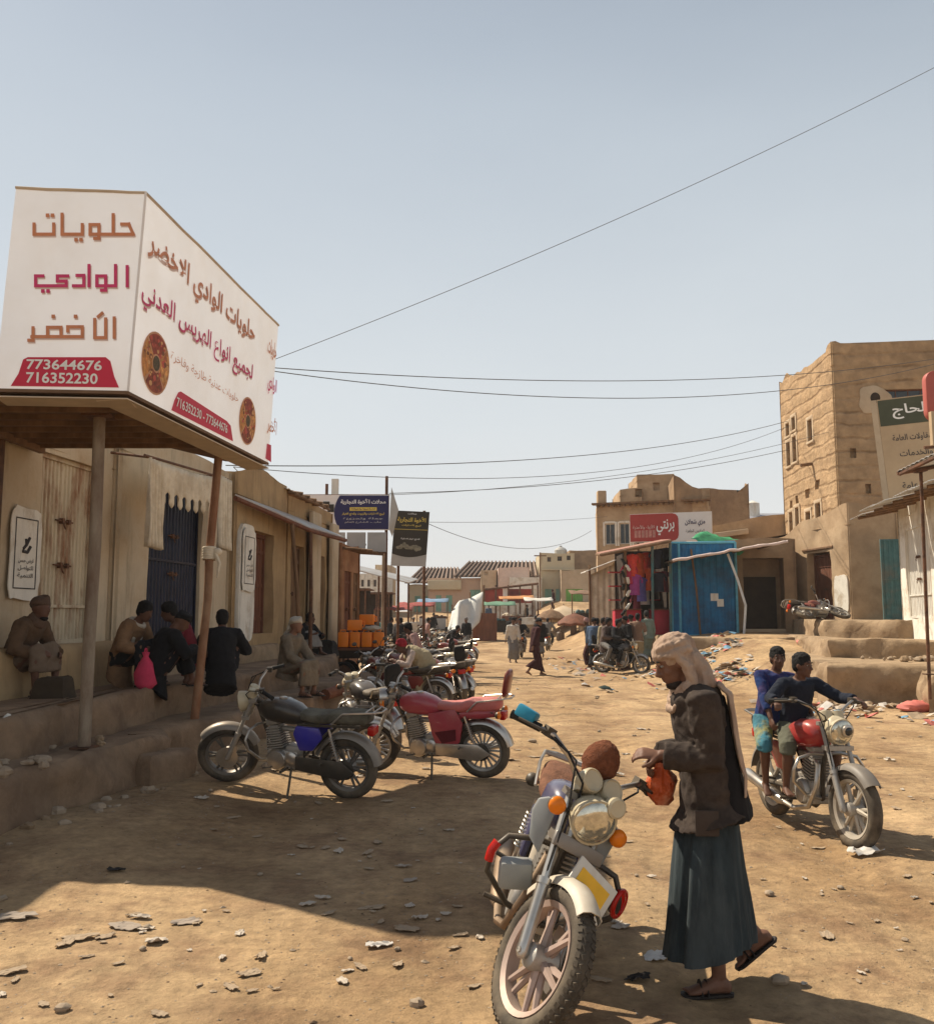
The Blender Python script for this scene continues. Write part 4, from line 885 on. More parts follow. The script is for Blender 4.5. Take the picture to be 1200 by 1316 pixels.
def right_signs():
    # tan projecting sign with dark green header
    y = 25.5; A, B_, C, D = P(1126, 514, y), P(1196, 508, y - .6), P(1200, 660, y - .6), P(1147, 662, y)
    s = wthing('shop_sign', 'tan upright shop sign with a dark green header projecting before the mud tower', 'sign', (A.x, A.y, 4))
    B_ = P(1210, 507, y - .7); C = P(1212, 655, y - .7); D = V((A.x + .25, A.y, C.z)); C = V((B_.x + .25, B_.y, C.z)); B_.z = A.z + .05
    u = (B_ - A).normalized(); dn = (D - A); n = u.cross(-dn).normalized()
    if n.y > 0: n = -n
    TAN = M('tan sign board', (.46, .33, .20), .6, var=.08, scale=2, col2=(.38, .26, .15), amt=.4, bump=.01)
    m = MB(); m.plate([A, B_, C, D], -n * .18); o = m.build('panel', TAN, s)
    m = MB(); m.plate([A + u * -.16, A - u * .01, D - u * .01, D + u * -.16], -n * .2); m.build('edge_return', MUDF, s)
    pl = lambda a, b: A + u * a + dn * b + n * .004
    m = MB(); w = (B_ - A).length; m.plate([pl(.02, .01), pl(w, .01), pl(w, .24), pl(.02, .24)], n * .004); m.build('header', M('dark green vinyl', (.06, .065, .035), .5, var=.1, bump=0), o)
    up = -dn.normalized()
    lettering('lettering', 'الحاج', WHT, o, pl(w * .5, .125) + n * .006, u, up, width=w * .56, height=dn.length * .13, bold=.02)
    for i, tx in enumerate(('للمقاولات العامة', 'والخدمات', 'حفر آبار', 'تجارة عامة')): lettering('lettering', tx.replace('آ', 'ا'), INKD, o, pl(w * .5, .36 + .14 * i), u, up, width=w * (.66, .5, .4, .55)[i], height=dn.length * .07, bold=.01)
    m = MB(); m.tube([D + u * .3 - n * .08, D + u * .3 - n * .1 + V((0, 0, -1.2))], .05, 8); m.tube([D + u * 1.2 - n * .08, D + u * 1.2 - n * .1 + V((0, 0, -1.2))], .05, 8); m.build('leg', RUST, s)
    # red rounded sign cut by the picture edge
    y = 17; c = P(1199, 508, y); s = wthing('shop_sign', 'red rounded shop sign at the edge of the white shop roof', 'sign', c)
    m = MB(); pts = []; w, h, r = .75, .95, .18
    for (sx, sz, a0) in ((1, 1, 0), (-1, 1, 90), (-1, -1, 180), (1, -1, 270)):
        for k in range(6): a = radians(a0 + 18 * k); pts.append(V((c.x + .25 + sx * (w / 2 - r) + r * cos(a), c.y, c.z + sz * (h / 2 - r) + r * sin(a))))
    m.plate(pts, (0, .16, 0)); m.build('panel', M('faded red sign', (.42, .10, .075), .5, var=.08, bump=0), s, bevel=.02)
    m = MB(); m.tube([(c.x + .2, c.y + .08, c.z - .4), (c.x + .25, c.y + .1, 4.3)], .04, 8); m.build('bracket', RUST, s)
    y = 16.8; c = P(1199, 545, y); s = wthing('shop_sign', 'small tan and olive sign board below the red rounded sign', 'sign', c)
    m = MB(); m.box(c + V((.2, .0, -.08)), (.5, .1, .62)); o = m.build('panel', TAN, s); m = MB(); m.box(c + V((.32, -.055, -.08)), (.26, .006, .6)); m.build('lettering_panel', M('olive vinyl', (.16, .13, .05), .5, bump=0), o)
    m = MB(); m.tube([c + V((-.15, .08, -.42)), c + V((.9, .08, -.36))], .03, 6); m.build('bracket', RUST, s)
right_signs()
def kiosk():
    k = wthing('kiosk', 'bright blue sheet metal kiosk shaded by a ragged awning', 'kiosk', (8.4, 33.5, 1.1))
    y = 33.0; A = P(864, 815, y); B_ = P(948, 818, y - .4); A.z = B_.z = 1.05; zt = P(880, 698, y).z
    u = (B_ - A).normalized(); n = V((u.y, -u.x, 0)); w = (B_ - A).length
    F = FM(A, u, n); m = MB(); m.M = F; h = zt - A.z
    m.box((w / 2, -1.0, h / 2), (w, 1.98, h)); m.build('body', KBLU, k)
    m = MB(); m.M = F @ Matrix.Translation((.05, .012, .06)); ribbed(m, w - .1, h - .12, 9, .02, .01); m.build('sheet_wall', KBLU, k)
    m = MB(); m.M = F
    for a in (.0, .28, w): m.tube([(a, .05, 0), (a, .05, h)], .045, 8)
    m.tube([(0, .05, h), (w, .05, h)], .045, 8); m.tube([(0, .05, .05), (w, .05, .05)], .045, 8); m.build('frame', M('pale blue paint', (.10, .33, .45), .5, var=.2, scale=6, bump=0), k)
    m = MB(); m.M = F; m.box((w * .66, .045, h * .42), (.26, .01, .26)); m.box((w * .75, .05, h * .36), (.22, .01, .26)); m.build('pasted_notice', SHTW, k)
    m = MB(); m.M = F; m.tube([(.95, .16, .0), (.85, .1, h * .5), (.7, .12, h * .93)], .035, 6); m.build('stay_pole', WOOD, k)
    # low dark shop right of it
    s = wthing('shop_building', 'low dark open fronted mud shop between the blue kiosk and the annex', 'building', (10.2, 33.5, 1.1))
    a0, a1 = (9.25, 33.6), (11.7, 33.2)
    m = MB(); shell(m, [a0, a1, (11.9, 37.5), (9.2, 37.5)], 1.0, 4.55, {0: [(.65, 2.05, 1.15, 3.85, .9)]}, step=.22, amp=.06, seed=81, sag=.15); m.build('wall', MUDD, s, smooth=55)
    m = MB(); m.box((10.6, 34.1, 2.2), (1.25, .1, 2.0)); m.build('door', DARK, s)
    m = MB(); m.box((10.5, 33.3, 1.22), (1.5, .3, .22)); m.build('sill', MUDF, s, bevel=.04)
    a = wthing('awning', 'ragged pale edged awning over the blue kiosk on a crooked white pole', 'awning', (9, 32, 1.1))
    L0, R0 = P(864, 719, 31.2), P(1012, 694, 30.2); Lb, Rb = L0 + V((.15, 2.2, .02)), R0 + V((.2, 3.2, .06))
    m = MB(); N = 24; top = []
    for i in range(N + 1):
        t = i / N; top.append((L0.lerp(R0, t) + V((0, .06 * noise.noise(V((t * 9, 0, 0))), .05 * noise.noise(V((t * 11, 4, 0))))), Lb.lerp(Rb, t)))
    vs = [p for p, q in top] + [q for p, q in top]; vs += [p + V((0, 0, -.03)) for p in vs]; K = N + 1
    m.add(vs, [(i, i + 1, K + i + 1, K + i) for i in range(N)] + [(2 * K + i, 3 * K + i, 3 * K + i + 1, 2 * K + i + 1) for i in range(N)] + [(i, 2 * K + i, 2 * K + i + 1, i + 1) for i in range(N)] + [(K + i, K + i + 1, 3 * K + i + 1, 3 * K + i) for i in range(N)])
    m.build('sheet', M('sun bleached tarpaulin', (.55, .47, .40), .9, var=.15, scale=2, bump=.05), a)
    m = MB(); m.tube([p + V((0, -.02, -.03 - .05 * abs(noise.noise(p * 5)))) for p, q in top], [.04 + .03 * abs(noise.noise(p * 4)) for p, q in top], 6); m.build('frayed_edge', M('pale rag', (.62, .50, .46), .95, var=.1, bump=.1), a)
    m = MB()
    for t in (.05, .35, .65, .95): m.tube([L0.lerp(R0, t) + V((0, 0, -.05)), Lb.lerp(Rb, t) + V((0, 0, -.07))], .04, 6)
    m.build('rafter', WOOD, a)
    a0, a1, a2 = P(935, 712, 31), P(958, 778, 30.6), P(955, 830, 30.4); m = MB(); m.tube([a0, a0.lerp(a1, .5) + V((.03, 0, 0)), a1, a2], .042, 8); m.build('post', M('white painted pole', (.6, .58, .54), .6, var=.15, bump=0), a, smooth=60)
    # green plastic net and crates stored on the kiosk roof
    g = wthing('tarpaulin', 'crumpled green plastic sheet lying on the blue kiosk roof', 'tarpaulin', P(905, 700, 33.5)); m = MB()
    R = random.Random(4); vs = []; fs = []
    for j in range(6):
        for i in range(12): p = P(888 + 5.6 * i + 3 * j, 692 + 2.0 * i * (1 if j < 4 else .8) - 2 * j, 33.2 + .12 * j); vs.append(p + V((0, 0, .1 * noise.noise(V((i * .7, j * .9, 0))))))
    for j in range(5):
        for i in range(11): fs.append((j * 12 + i, j * 12 + i + 1, j * 12 + 13 + i, j * 12 + 12 + i))
    m.add(vs, fs); solid(m.build('sheet', M('green plastic', (.06, .30, .14), .5, var=.2, scale=6, bump=.05), g), .02)
kiosk()
def clothes_shop():
    b = wthing('clothes_stall', 'open clothing stall with hanging red and dark garments beside the blue kiosk', 'stall', (6.3, 34, .3))
    x0, x1, y = P(772, 800, 34.5).x, P(863, 800, 33.6).x, 34.0
    zt = P(800, 708, y).z
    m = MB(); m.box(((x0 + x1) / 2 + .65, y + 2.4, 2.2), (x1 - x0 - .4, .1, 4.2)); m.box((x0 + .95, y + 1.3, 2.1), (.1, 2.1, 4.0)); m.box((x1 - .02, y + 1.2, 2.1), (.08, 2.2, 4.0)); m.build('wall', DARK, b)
    f0, f1 = P(772, 712, 32.6), P(862, 694, 32.2); bk = V((.2, 2.6, .20)); m = MB(); m.plate([f0, f1, f1 + bk, f0 + bk], (0, 0, .03)); m.build('roof_sheet', M('faded red sheet', (.35, .17, .12), .7, var=.2, scale=3, bump=.03), b)
    m = MB()
    for t in (0, .33, .66, 1): p = f0.lerp(f1, t); m.tube([p + V((0, 0, -.03)), p + bk + V((0, 0, -.04))], .045, 6)
    m.tube([f0 + V((0, 0, -.04)), f1 + V((0, 0, -.04))], .05, 6); m.build('rafter', WOOD, b)
    for (uu, mt) in ((803, WOOD), (838, TEAL), (861, TEAL)):
        p = P(uu, 800, 33); q = f0.lerp(f1, (uu - 772) / 90); m = MB(); m.tube([V((p.x, 33, 0.2)), V((p.x, 32.7, q.z - .05))], .05, 8); m.build('post', mt, b, smooth=60)
    # counters
    REDP = M('red painted counter', (.42, .015, .03), .5, var=.1, scale=4, bump=0)
    for (ua, ub, va, vb, yy) in ((790, 824, 784, 802, 33.2), (838, 862, 784, 812, 33.4)):
        p, q = P(ua, va, yy), P(ub, vb, yy); m = MB(); m.box(((p.x + q.x) / 2, yy + .3, (p.z + .3) / 2), (q.x - p.x, .6, p.z - .3)); c = m.build('counter', REDP, b, bevel=.01)
        m = MB(); m.box(((p.x + q.x) / 2, yy + .28, p.z + .02), (q.x - p.x + .06, .72, .04)); m.build('counter_top', WODD, c)
    for i in range(3):
        z = P(800, 735 + 18 * i, 35).z; m = MB(); m.box(((x0 + x1) / 2 + .2, 35.4, z), (x1 - x0 - .5, .35, .04)); m.build('shelf', REDP, b)
    R = random.Random(12)
    cols = [(.62, .06, .04), (.5, .09, .03), (.34, .06, .22), (.16, .03, .04), (.02, .02, .03), (.025, .02, .02), (.5, .44, .42), (.12, .10, .30), (.42, .03, .07), (.03, .03, .05)]
    spots = [(812, 712, 0), (822, 711, 1), (830, 710, 0), (815, 738, 2), (824, 742, 7), (828, 748, 6), (843, 706, 4), (850, 705, 5), (856, 704, 9), (846, 736, 4), (853, 734, 3), (818, 762, 3), (808, 726, 8), (834, 730, 1)]
    for j, (uu, vv, ci) in enumerate(spots):
        p = P(uu, vv, 32.9 + .5 * (j % 3)); h = R.uniform(.65, .95); w = R.uniform(.36, .5); m = MB(); rings = []
        prof = [(0, .3), (.06, .95), (.14, 1.0), (.3, .72), (.7, .74), (1, .8)]
        for f, s in prof: rings.append([V((w / 2 * s * cos(a) , .07 * (1 + .5 * f) * sin(a) * (1 + .5 * sin(3 * a)), -h * f)) for a in [k * pi / 7 for k in range(14)]])
        m.loft(rings); 
        for sx in (-1, 1): m.tube([(sx * w * .4, 0, -h * .1), (sx * w * .58, .01, -h * .28), (sx * w * .56, .02, -h * .42)], [.07, .06, .055], 7, .5)
        o = wthing('hanging_garment', 'x', 'garment', (p.x, p.y, p.z), 'garments hung in the clothing stall'); WORLD.pop(o.name)
        nm = ['bright red', 'rust red', 'plum purple', 'dark maroon', 'black', 'brown black', 'pale grey', 'violet blue', 'crimson', 'blue black'][ci]
        pl = {812: 'at the outer end of the top row', 822: 'second from the outer end of the top row', 830: 'in the middle of the top row', 815: 'below the outer bright red one', 824: 'beside the plum one', 828: 'low beneath the rust red one', 843: 'beside the teal post in the top row', 850: 'amid the dark top row by the kiosk', 856: 'in the top corner next to the kiosk', 846: 'in the lower dark row', 853: 'low beside the blue kiosk', 818: 'hanging just over the red counter', 808: 'next to the shoe strings', 834: 'next to the teal post, half way down'}[uu]
        o['label'] = nm + ' garment ' + pl
        m.build('cloth', M('garment ' + nm, cols[ci], .95, var=.2, scale=7, bump=.08), o, smooth=60)
        m = MB(); m.tube([(0, 0, .0), (0, 0, .08), (.03, 0, .11), (.05, 0, .08)], .006, 5); m.tube([(-w * .35, 0, -h * .07), (0, 0, .0), (w * .35, 0, -h * .07)], .008, 5); m.build('hanger', RUST, o)
    # strings of shoes at the corner post
    for j in range(9):
        p = P(801 + (j % 2) * 6, 722 + 8.2 * j, 32.6); m = MB(); m.ell((0, 0, 0), (.13, .06, .05), nu=10, nv=6); m.ell((.06, 0, .03), (.06, .055, .05), nu=8, nv=5); m.box((-.1, 0, -.045), (.1, .1, .02))
        o = m.build('shoe', (BLCK, SHTW)[j % 2], smooth=60); o.location = p; o.rotation_euler = (0, 1.2, .4 * j)
        tag(o, ('black shoe strung up at the corner of the clothing stall', 'white shoe strung up at the corner of the clothing stall')[j % 2], 'shoe', ('black shoes strung at the stall corner', 'white shoes strung at the stall corner')[j % 2])
    # pale canvas stall left of it
    c = wthing('canvas_stall', 'pale canvas walled stall at the street end of the clothing stall', 'stall', (5.2, 37, .2))
    yy = 37; xa, xb = P(758, 800, yy).x, P(795, 800, yy).x
    m = hang_cloth([(xa, yy, 3.4), (xb, yy - .3, 3.9)], lambda t: 2.9, 5, .05, 40, 8); solid(m.build('canvas', CLOC, c, smooth=180), .02)
    m = hang_cloth([(xb + .02, yy - .3, 3.9), (xb + .1, yy + 2, 4)], lambda t: 3.2, 4, .05, 20, 6); solid(m.build('canvas', CLOC, c, smooth=180), .02)
    m = MB(); m.plate([(xa - .2, yy - .5, 3.5), (xb + .1, yy - .7, 4.05), (xb + .2, yy + 2, 4.1), (xa - .1, yy + 2, 3.55)], (0, 0, .03)); m.build('roof_sheet', SHTW, c)
    for x in (xa, xb): m = MB(); m.tube([(x, yy - .05, 0), (x, yy - .1, 3.8)], .045, 8); m.build('post', WOOD, c)
clothes_shop()
def sign_building():
    b = wthing('mud_building', 'stepped mud building with small white framed windows behind the red and white sign', 'building', (8, 52, .5))
    y = 52; x0, x1, x2 = P(767, 700, y).x, P(910, 700, y - 2).x, P(957, 700, y + 3).x
    fp = [(x0, y), (x1, y - 2), (x2 + .3, y + 5), (x0 + .8, y + 6)]
    z1 = P(800, 648, y).z
    u = V((x1 - x0, -2, 0)).normalized(); n = V((u.y, -u.x, 0)); W = lambda a, z, w=.55, h=1.15: (a - w / 2, a + w / 2, z, z + h, .2)
    zw = P(780, 700, y).z; op = [W(.75, zw), W(1.55, zw), W(2.35, zw), W(3.1, zw), W(4.6, zw - .2)]
    m = MB(); shell(m, fp, -.2, z1, {0: op}, step=.4, amp=.06, seed=91, sag=.15); m.build('wall', MUD, b, smooth=50)
    for o in op:
        F = FM(V((x0, y, o[2])) + u * o[0] - n * .1, u, n); window(b, F, .55, 1.15, 1, WHIT)
        m = MB(); m.M = FM(V((x0, y, o[2])) + u * o[0], u, n); m.box((-.06, .02, .57), (.1, .08, 1.35)); m.box((.61, .02, .57), (.1, .08, 1.35)); m.box((.275, .02, 1.22), (.57, .08, .12)); m.build('window_surround', WHIT, b)
    # cornice of beam ends
    m = MB(); m.M = FM(V((x0, y, z1 - .12)), u, n); L = V((x1 - x0, -2, 0)).length
    for i in range(int(L / .3)): m.tube([(i * .3 + .1, -.1, 0), (i * .3 + .1, .32, -.03)], .06, 6)
    m.box((L / 2, .16, .1), (L + .4, .45, .1)); m.build('cornice', WOOD, b)
    # stepped upper rooms
    for (ua, ub, vt, dy, dd, sd_) in ((796, 822, 629, .7, 4, 1), (818, 866, 610, .9, 4, 2), (866, 912, 631, .2, 4, 3)):
        yy = y + dy - (ua - 767) / 143 * 2; p, q = P(ua, vt, yy), P(ub, vt, yy - .5); h = p.z - z1
        m = MB(); op2 = [(.9, 1.25, z1 + h * .45, z1 + h * .45 + .45, .2)] if sd_ < 3 else []
        shell(m, [(p.x, yy), (q.x, yy - .5), (q.x + .2, yy + dd), (p.x + .2, yy + dd)], z1 - .3, p.z, {0: op2}, step=.4, amp=.05, seed=95 + sd_, sag=.12); m.build('upper_room', MUD, b, smooth=50)
    p = P(768, 645, y); m = MB(); m.box((p.x + .25, y + .3, p.z + .15), (.5, .6, 1.0)); m.build('corner_pier', MUD, b, bevel=.06)
    # lower rear wing in shade
    w = wthing('mud_building', 'plain shaded mud wing with wavy parapet behind the stepped building', 'building', (15, 50, .5))
    yy = 50; p, q = P(866, 622, yy), P(957, 630, yy + 2)
    m = MB(); shell(m, [(p.x, yy), (q.x, yy + 1.2), (q.x + 1, yy + 7), (p.x, yy + 7)], 0, P(900, 627, yy).z, {0: [(1.8, 2.1, 6.0, 6.8, .2), (2.7, 3.0, 5.9, 6.7, .2)]}, step=.4, amp=.06, seed=99, sag=.5,
                    extra=lambda v: .5 * sstep(.8, 0, abs(v.x - q.x)) + .6 * sstep(1.5, 0, abs(v.x - p.x))); m.build('wall', MUDD, w, smooth=50)
    # sign board
    y2 = 40; A, B_ = P(809, 661, y2), P(914, 655, y2 - 1.2); C, D = P(914, 688, y2 - 1.2), P(811, 697, y2)
    s = wthing('shop_sign', 'long red and white shop sign above the clothing stall', 'sign', (A.x, A.y, 3.5)); u = (B_ - A).normalized(); u.z = 0; u.normalize(); B_.z = A.z; D = V((A.x, A.y, D.z)); C = V((B_.x, B_.y, D.z)); w_ = (B_ - A).length; h = A.z - D.z; n = V((u.y, -u.x, 0))
    k = .60
    F = FM(D, u, n); m = MB(); m.M = F; m.box((w_ / 2, -.08, h / 2), (w_, .14, h)); o = m.build('panel', SGNW, s)
    m = MB(); m.M = F; pts = [(0.01, 0, .02), (w_ * k - .25, 0, .02)] + [(w_ * k - .25 + .25 * sin(a), 0, .02 + .25 - .25 * cos(a)) for a in (.5, 1.0, 1.57)] + [(w_ * k - .25 + .25 * cos(a), 0, h - .27 + .25 * sin(a)) for a in (0, .5, 1.0, 1.57)] + [(0.01, 0, h - .02)]
    m.plate(pts, (0, .006, 0)); m.build('red_field', M('brick red vinyl', (.40, .05, .04), .5, var=.06, bump=0), o)
    R3 = F.to_3x3(); ux = R3 @ V((1, 0, 0)); Z = V((0, 0, 1))
    lettering('lettering', 'برنتي', WHT, o, F @ V((w_ * .44, .008, h * .5)), ux, Z, width=w_ * .22, height=h * .56, bold=.02)
    lettering('lettering', 'للأزياء والأحذية', SHAD, o, F @ V((w_ * .17, .008, h * .52)), ux, Z, width=w_ * .27, height=h * .16, bold=.01)
    m = MB(); m.M = F
    for i in range(6): m.box((.25 + w_ * .045 * i, .009, h * .28), (w_ * .035, .003, h * .26))
    m.build('printed_photos', M('rose print', (.50, .22, .18), .6, var=.3, scale=8, bump=0), o)
    lettering('lettering', 'مزي شعلان', NAVY, o, F @ V((w_ * .80, .008, h * .62)), ux, Z, width=w_ * .24, height=h * .26, bold=.02)
    lettering('lettering', 'للملابس الجاهزة', INKD, o, F @ V((w_ * .80, .008, h * .33)), ux, Z, width=w_ * .22, height=h * .14, bold=.0)
    m = MB(); m.M = F
    for a in (.3, w_ * .5, w_ - .3): m.tube([(a, -.18, h), (a, -.25, -2.4)], .05, 6)
    m.build('leg', RUST, s)
    # flat mud roof strip between kiosk and annex
    r = wthing('mud_building', 'low mud house with a pale roof edge behind the blue kiosk', 'building', (10.5, 40, 1))
    p, q = P(905, 690, 39.5), P(1003, 668, 39); m = MB(); shell(m, [(p.x, 39.6), (q.x + .4, 39), (q.x + .5, 43), (p.x, 43)], .5, P(950, 676, 39.3).z, {}, step=.35, amp=.06, seed=103, sag=.15, extra=lambda v: .5 * sstep(0, 1, (v.x - p.x) / (q.x - p.x))); m.build('wall', MUD, r, smooth=55)
    m = MB(); a, b2 = P(900, 694, 39), P(962, 686, 38.6); m.plate([a, b2, b2 + V((.1, 1, .05)), a + V((0, 1, .05))], (0, 0, .22)); m.build('roof_edge', MUDF, r, bevel=.03)
    g = wthing('grey_roofed_house', 'distant house with a grey sheet roof beside the mud tower', 'building', (22, 66, 1))
    p, q = P(953, 676, 66), P(1020, 676, 66); zt = P(980, 657, 66).z; m = MB(); m.box(((p.x + q.x) / 2, 69, zt / 2 - .4), (q.x - p.x, 6, zt - .8)); m.build('wall', MUDD, g)
    m = MB(); m.plate([V((p.x - .3, 65.7, zt - .75)), V((q.x + .3, 65.7, zt - .75)), V((q.x + .3, 69, zt + .1)), V((p.x - .3, 69, zt + .1))], (0, 0, .08)); m.build('roof', M('grey sheet roof', (.26, .26, .29), .6, var=.15, scale=2), g)
    t = P(978, 653, 66); m = MB(); m.lathe(V((t.x, 68, zt - .2)), (0, 0, 1), [(.5, 0), (.5, 1.0), (.3, 1.1), (.1, 1.2)], 14); m.build('water_tank', SHTW, g, smooth=40)
sign_building()
# ================================================================== STREET END
def block(name, label, cat, u0, u1, vt, y, depth, mat, ops=(), seed=0, sag=.2, zb=None, skew=0.0, amp=.05, group=None, vt2=None):
    p, q = P(u0, vt, y), P(u1, vt, y + skew); z0 = hgt(p.x, y) - .5
    b = wthing(name, label, cat, (p.x, y, z0), group); u = V((q.x - p.x, skew, 0)).normalized(); n = V((u.y, -u.x, 0))
    oo = []
    for (a, c, va, vb, *_) in ops:
        pa, pc = P(a, va, y), P(c, vb, y); oo.append(((pa - p).dot(u), (pc - p).dot(u), pc.z, pa.z, .15))
    m = MB(); shell(m, [(p.x, y), (q.x, y + skew), (q.x + .3, y + depth), (p.x, y + depth)], z0, p.z, {0: oo}, step=.6, amp=amp, seed=seed, sag=sag); m.build('wall', mat, b, smooth=50)
    return b, p, u, n, oo
def lattice_roof(parent, u0, u1, vt, vb, y, k):
    """dark slatted brushwood roof tilted to the street"""
    a, b, c, d = P(u0, vb, y), P(u1, vb, y), P(u1 - 4, vt, y + 3), P(u0 + 20, vt, y + 3); m = MB()
    m.plate([a, b, c, d], (0, 0, .06)); o = m.build('roof', M('dark brush roof', (.10, .065, .05), .95, var=.3, scale=1.5, bump=.2), parent)
    m = MB()
    for i in range(k): t = (i + .5) / k; m.tube([a.lerp(b, t) + V((0, -.05, .14)), d.lerp(c, t) + V((0, 0, .14))], .085, 5)
    m.build('roof_pole', M('pale roof pole', (.33, .24, .19), .9, var=.2), parent)
def far():
    CRM = M('pale cream block', (.56, .48, .33), .9, var=.1, scale=1.2, col2=(.44, .34, .22), amt=.5, bump=.1)
    PNK = M('pinkish plaster', (.56, .40, .30), .9, var=.12, scale=1.2, col2=(.42, .27, .19), amt=.5, bump=.1)
    # cream building and its tan neighbour with the green door
    b, p, u, n, oo = block('cream_building', 'cream block building with faded doors left of the bright green door', 'building', 695, 738, 711, 88, 7, CRM, [(700, 711, 757, 788), (714, 725, 757, 788), (703, 708, 716, 722), (716, 722, 715, 721), (728, 733, 714, 720)], 111)
    for o in oo[:2]: sheet_door(b, 'door', FM(V((p.x, p.y, o[2])) + u * o[0] - n * .12, u, n), o[1] - o[0], o[3] - o[2], GRN2, 6, lock=False)
    for o in oo[2:]: window(b, FM(V((p.x, p.y, o[2])) + u * o[0] - n * .1, u, n), o[1] - o[0], o[3] - o[2], 1)
    m = MB(); m.M = FM(V((p.x, p.y, P(700, 732, 88).z)), u, n); m.box((1.5, .15, 0), (3.2, .3, .15)); m.build('ledge', CRM, b)
    b, p, u, n, oo = block('tan_building', 'tan mud building with the bright green metal door at the street end', 'building', 721, 764, 732, 86, 6, MUDF, [(727, 749, 757, 786)], 113)
    o = oo[0]; sheet_door(b, 'door', FM(V((p.x, p.y, o[2])) + u * o[0] - n * .12, u, n), o[1] - o[0], o[3] - o[2], GREN, 8, lock=False, label='bright green door')
    b, *_ = block('tan_building', 'flat brown mud upper storey rising behind the bright green door', 'building', 732, 775, 707, 91, 6, MUDD, [], 115)
    t = P(723, 706, 90); tk = wthing('water_tank', 'round rooftop water tank on the cream block building', 'water tank', t); m = MB(); m.lathe(V((t.x, 92, P(723, 712, 90).z - .3)), (0, 0, 1), [(.6, 0), (.62, .8), (.45, 1.0), (.12, 1.15)], 14); m.build('body', GREY, tk, smooth=40); m = MB(); m.lathe(V((t.x, 92, P(723, 712, 90).z + .84)), (0, 0, 1), [(.14, 0), (.14, .1)], 10); m.build('lid', GREY, tk)
    # pink and cream low shops with slatted roofs
    b, p, u, n, oo = block('low_shop', 'pale low shop with two faded green doors under a dark slatted roof', 'building', 524, 580, 752, 92, 6, CRM, [(533, 540, 766, 790), (546, 554, 766, 790)], 121)
    for o in oo: sheet_door(b, 'door', FM(V((p.x, p.y, o[2])) + u * o[0] - n * .12, u, n), o[1] - o[0], o[3] - o[2], GRN2, 5, lock=False)
    lattice_roof(b, 520, 594, 731, 750, 91.5, 12)
    b, p, u, n, oo = block('low_shop', 'pinkish low shop with pale green shutters beside the white tarpaulin', 'building', 550, 640, 743, 90, 7, PNK, [(560, 567, 765, 786), (573, 581, 765, 786), (604, 618, 758, 778)], 123)
    for o in oo: sheet_door(b, 'door', FM(V((p.x, p.y, o[2])) + u * o[0] - n * .12, u, n), o[1] - o[0], o[3] - o[2], GRN2, 5, lock=False)
    m = MB(); m.M = FM(V((p.x, p.y, P(560, 752, 90).z)), u, n); m.box((1.6, .3, 0), (3.2, .7, .9)); m.build('parapet_box', CRM, b, bevel=.05)
    lattice_roof(b, 581, 692, 723, 742, 89.5, 18)
    b, *_ = block('pink_roof_room', 'round shouldered pale pink roof room above the red banner stall', 'building', 640, 680, 730, 87, 4, M('pale pink plaster', (.66, .50, .42), .9, var=.08, bump=.05), [], 125, sag=.5)
    b, *_ = block('roof_room', 'small square tan roof room beside the pale pink one', 'building', 618, 638, 733, 88, 4, MUDF, [(622, 627, 735, 739)], 126)
    b, *_ = block('white_building', 'white washed wall section between the pink roof room and the cream block building', 'building', 655, 696, 742, 86, 4, WHIT, [(661, 670, 757, 766), (682, 689, 757, 766)], 127)
    # red banner stall
    s = wthing('banner_stall', 'long stall front hung with red and white banners above a pale low wall', 'stall', (3.5, 80, 1))
    y = 79; a, c = P(623, 790, y), P(690, 790, y - 1); m = MB(); zb = hgt(4, 79) - .2; zw = P(650, 776, y).z
    m.box(((a.x + c.x) / 2, y, (zb + zw) / 2), (c.x - a.x, .25, zw - zb)); m.build('low_wall', WHIT, s)
    for i, (ua, ub, mt) in enumerate(((623, 637, 'r'), (637.3, 646, 'r'), (646.5, 653, 'w'), (653.5, 668, 'd'), (668.5, 683, 'r'))):
        p, q = P(ua, 757, y), P(ub, 775, y); m = MB(); m.box(((p.x + q.x) / 2, y - .05, (p.z + q.z) / 2), (q.x - p.x - .02, .06, p.z - q.z)); m.build('banner', {'r': M('dull red banner', (.30, .045, .03), .7, var=.25, scale=2, bump=0), 'w': SGNW, 'd': M('dark red banner', (.16, .03, .025), .7, var=.3, scale=3, bump=0)}[mt], s)
    for uu in (622, 637, 653, 668, 684, 691): p = P(uu, 752, y - .3); m = MB(); m.tube([V((p.x, y - .3, zb)), p], .07, 6); m.build('post', RUST, s)
    p, q = P(620, 758, y - .4), P(692, 750, y - .4); m = MB(); m.tube([p, q], .1, 6); m.build('beam', RUST, s)
    # white tarpaulin tent
    t = wthing('tarpaulin_tent', 'sagging white tarpaulin stretched on poles at the street end', 'tent', (0, 62, 0)); y = 62
    top = [P(581, 785, y), P(590, 772, y), P(604, 769, y + 1), P(621, 760, y + 1)]; bot = [P(573, 812, y - 2), P(587, 814, y - 2), P(604, 812, y - 1), P(616, 800, y)]
    vs = []; 
    for j in range(7):
        for i in range(16):
            tt = i / 15 * 3; k = min(2, int(tt)); f = tt - k; A, B_ = top[k].lerp(top[k + 1], f), bot[k].lerp(bot[k + 1], f); p = A.lerp(B_, j / 6); vs.append(p + V((0, 0, -.35 * sin(pi * j / 6) * (.6 + .4 * sin(i * .9)))))
    m = MB(); m.add(vs, [(j * 16 + i, j * 16 + i + 1, j * 16 + 17 + i, j * 16 + 16 + i) for j in range(6) for i in range(15)]); solid(m.build('sheet', M('white tarpaulin', (.60, .60, .56), .7, var=.12, scale=1.5, bump=.05), t), .03)
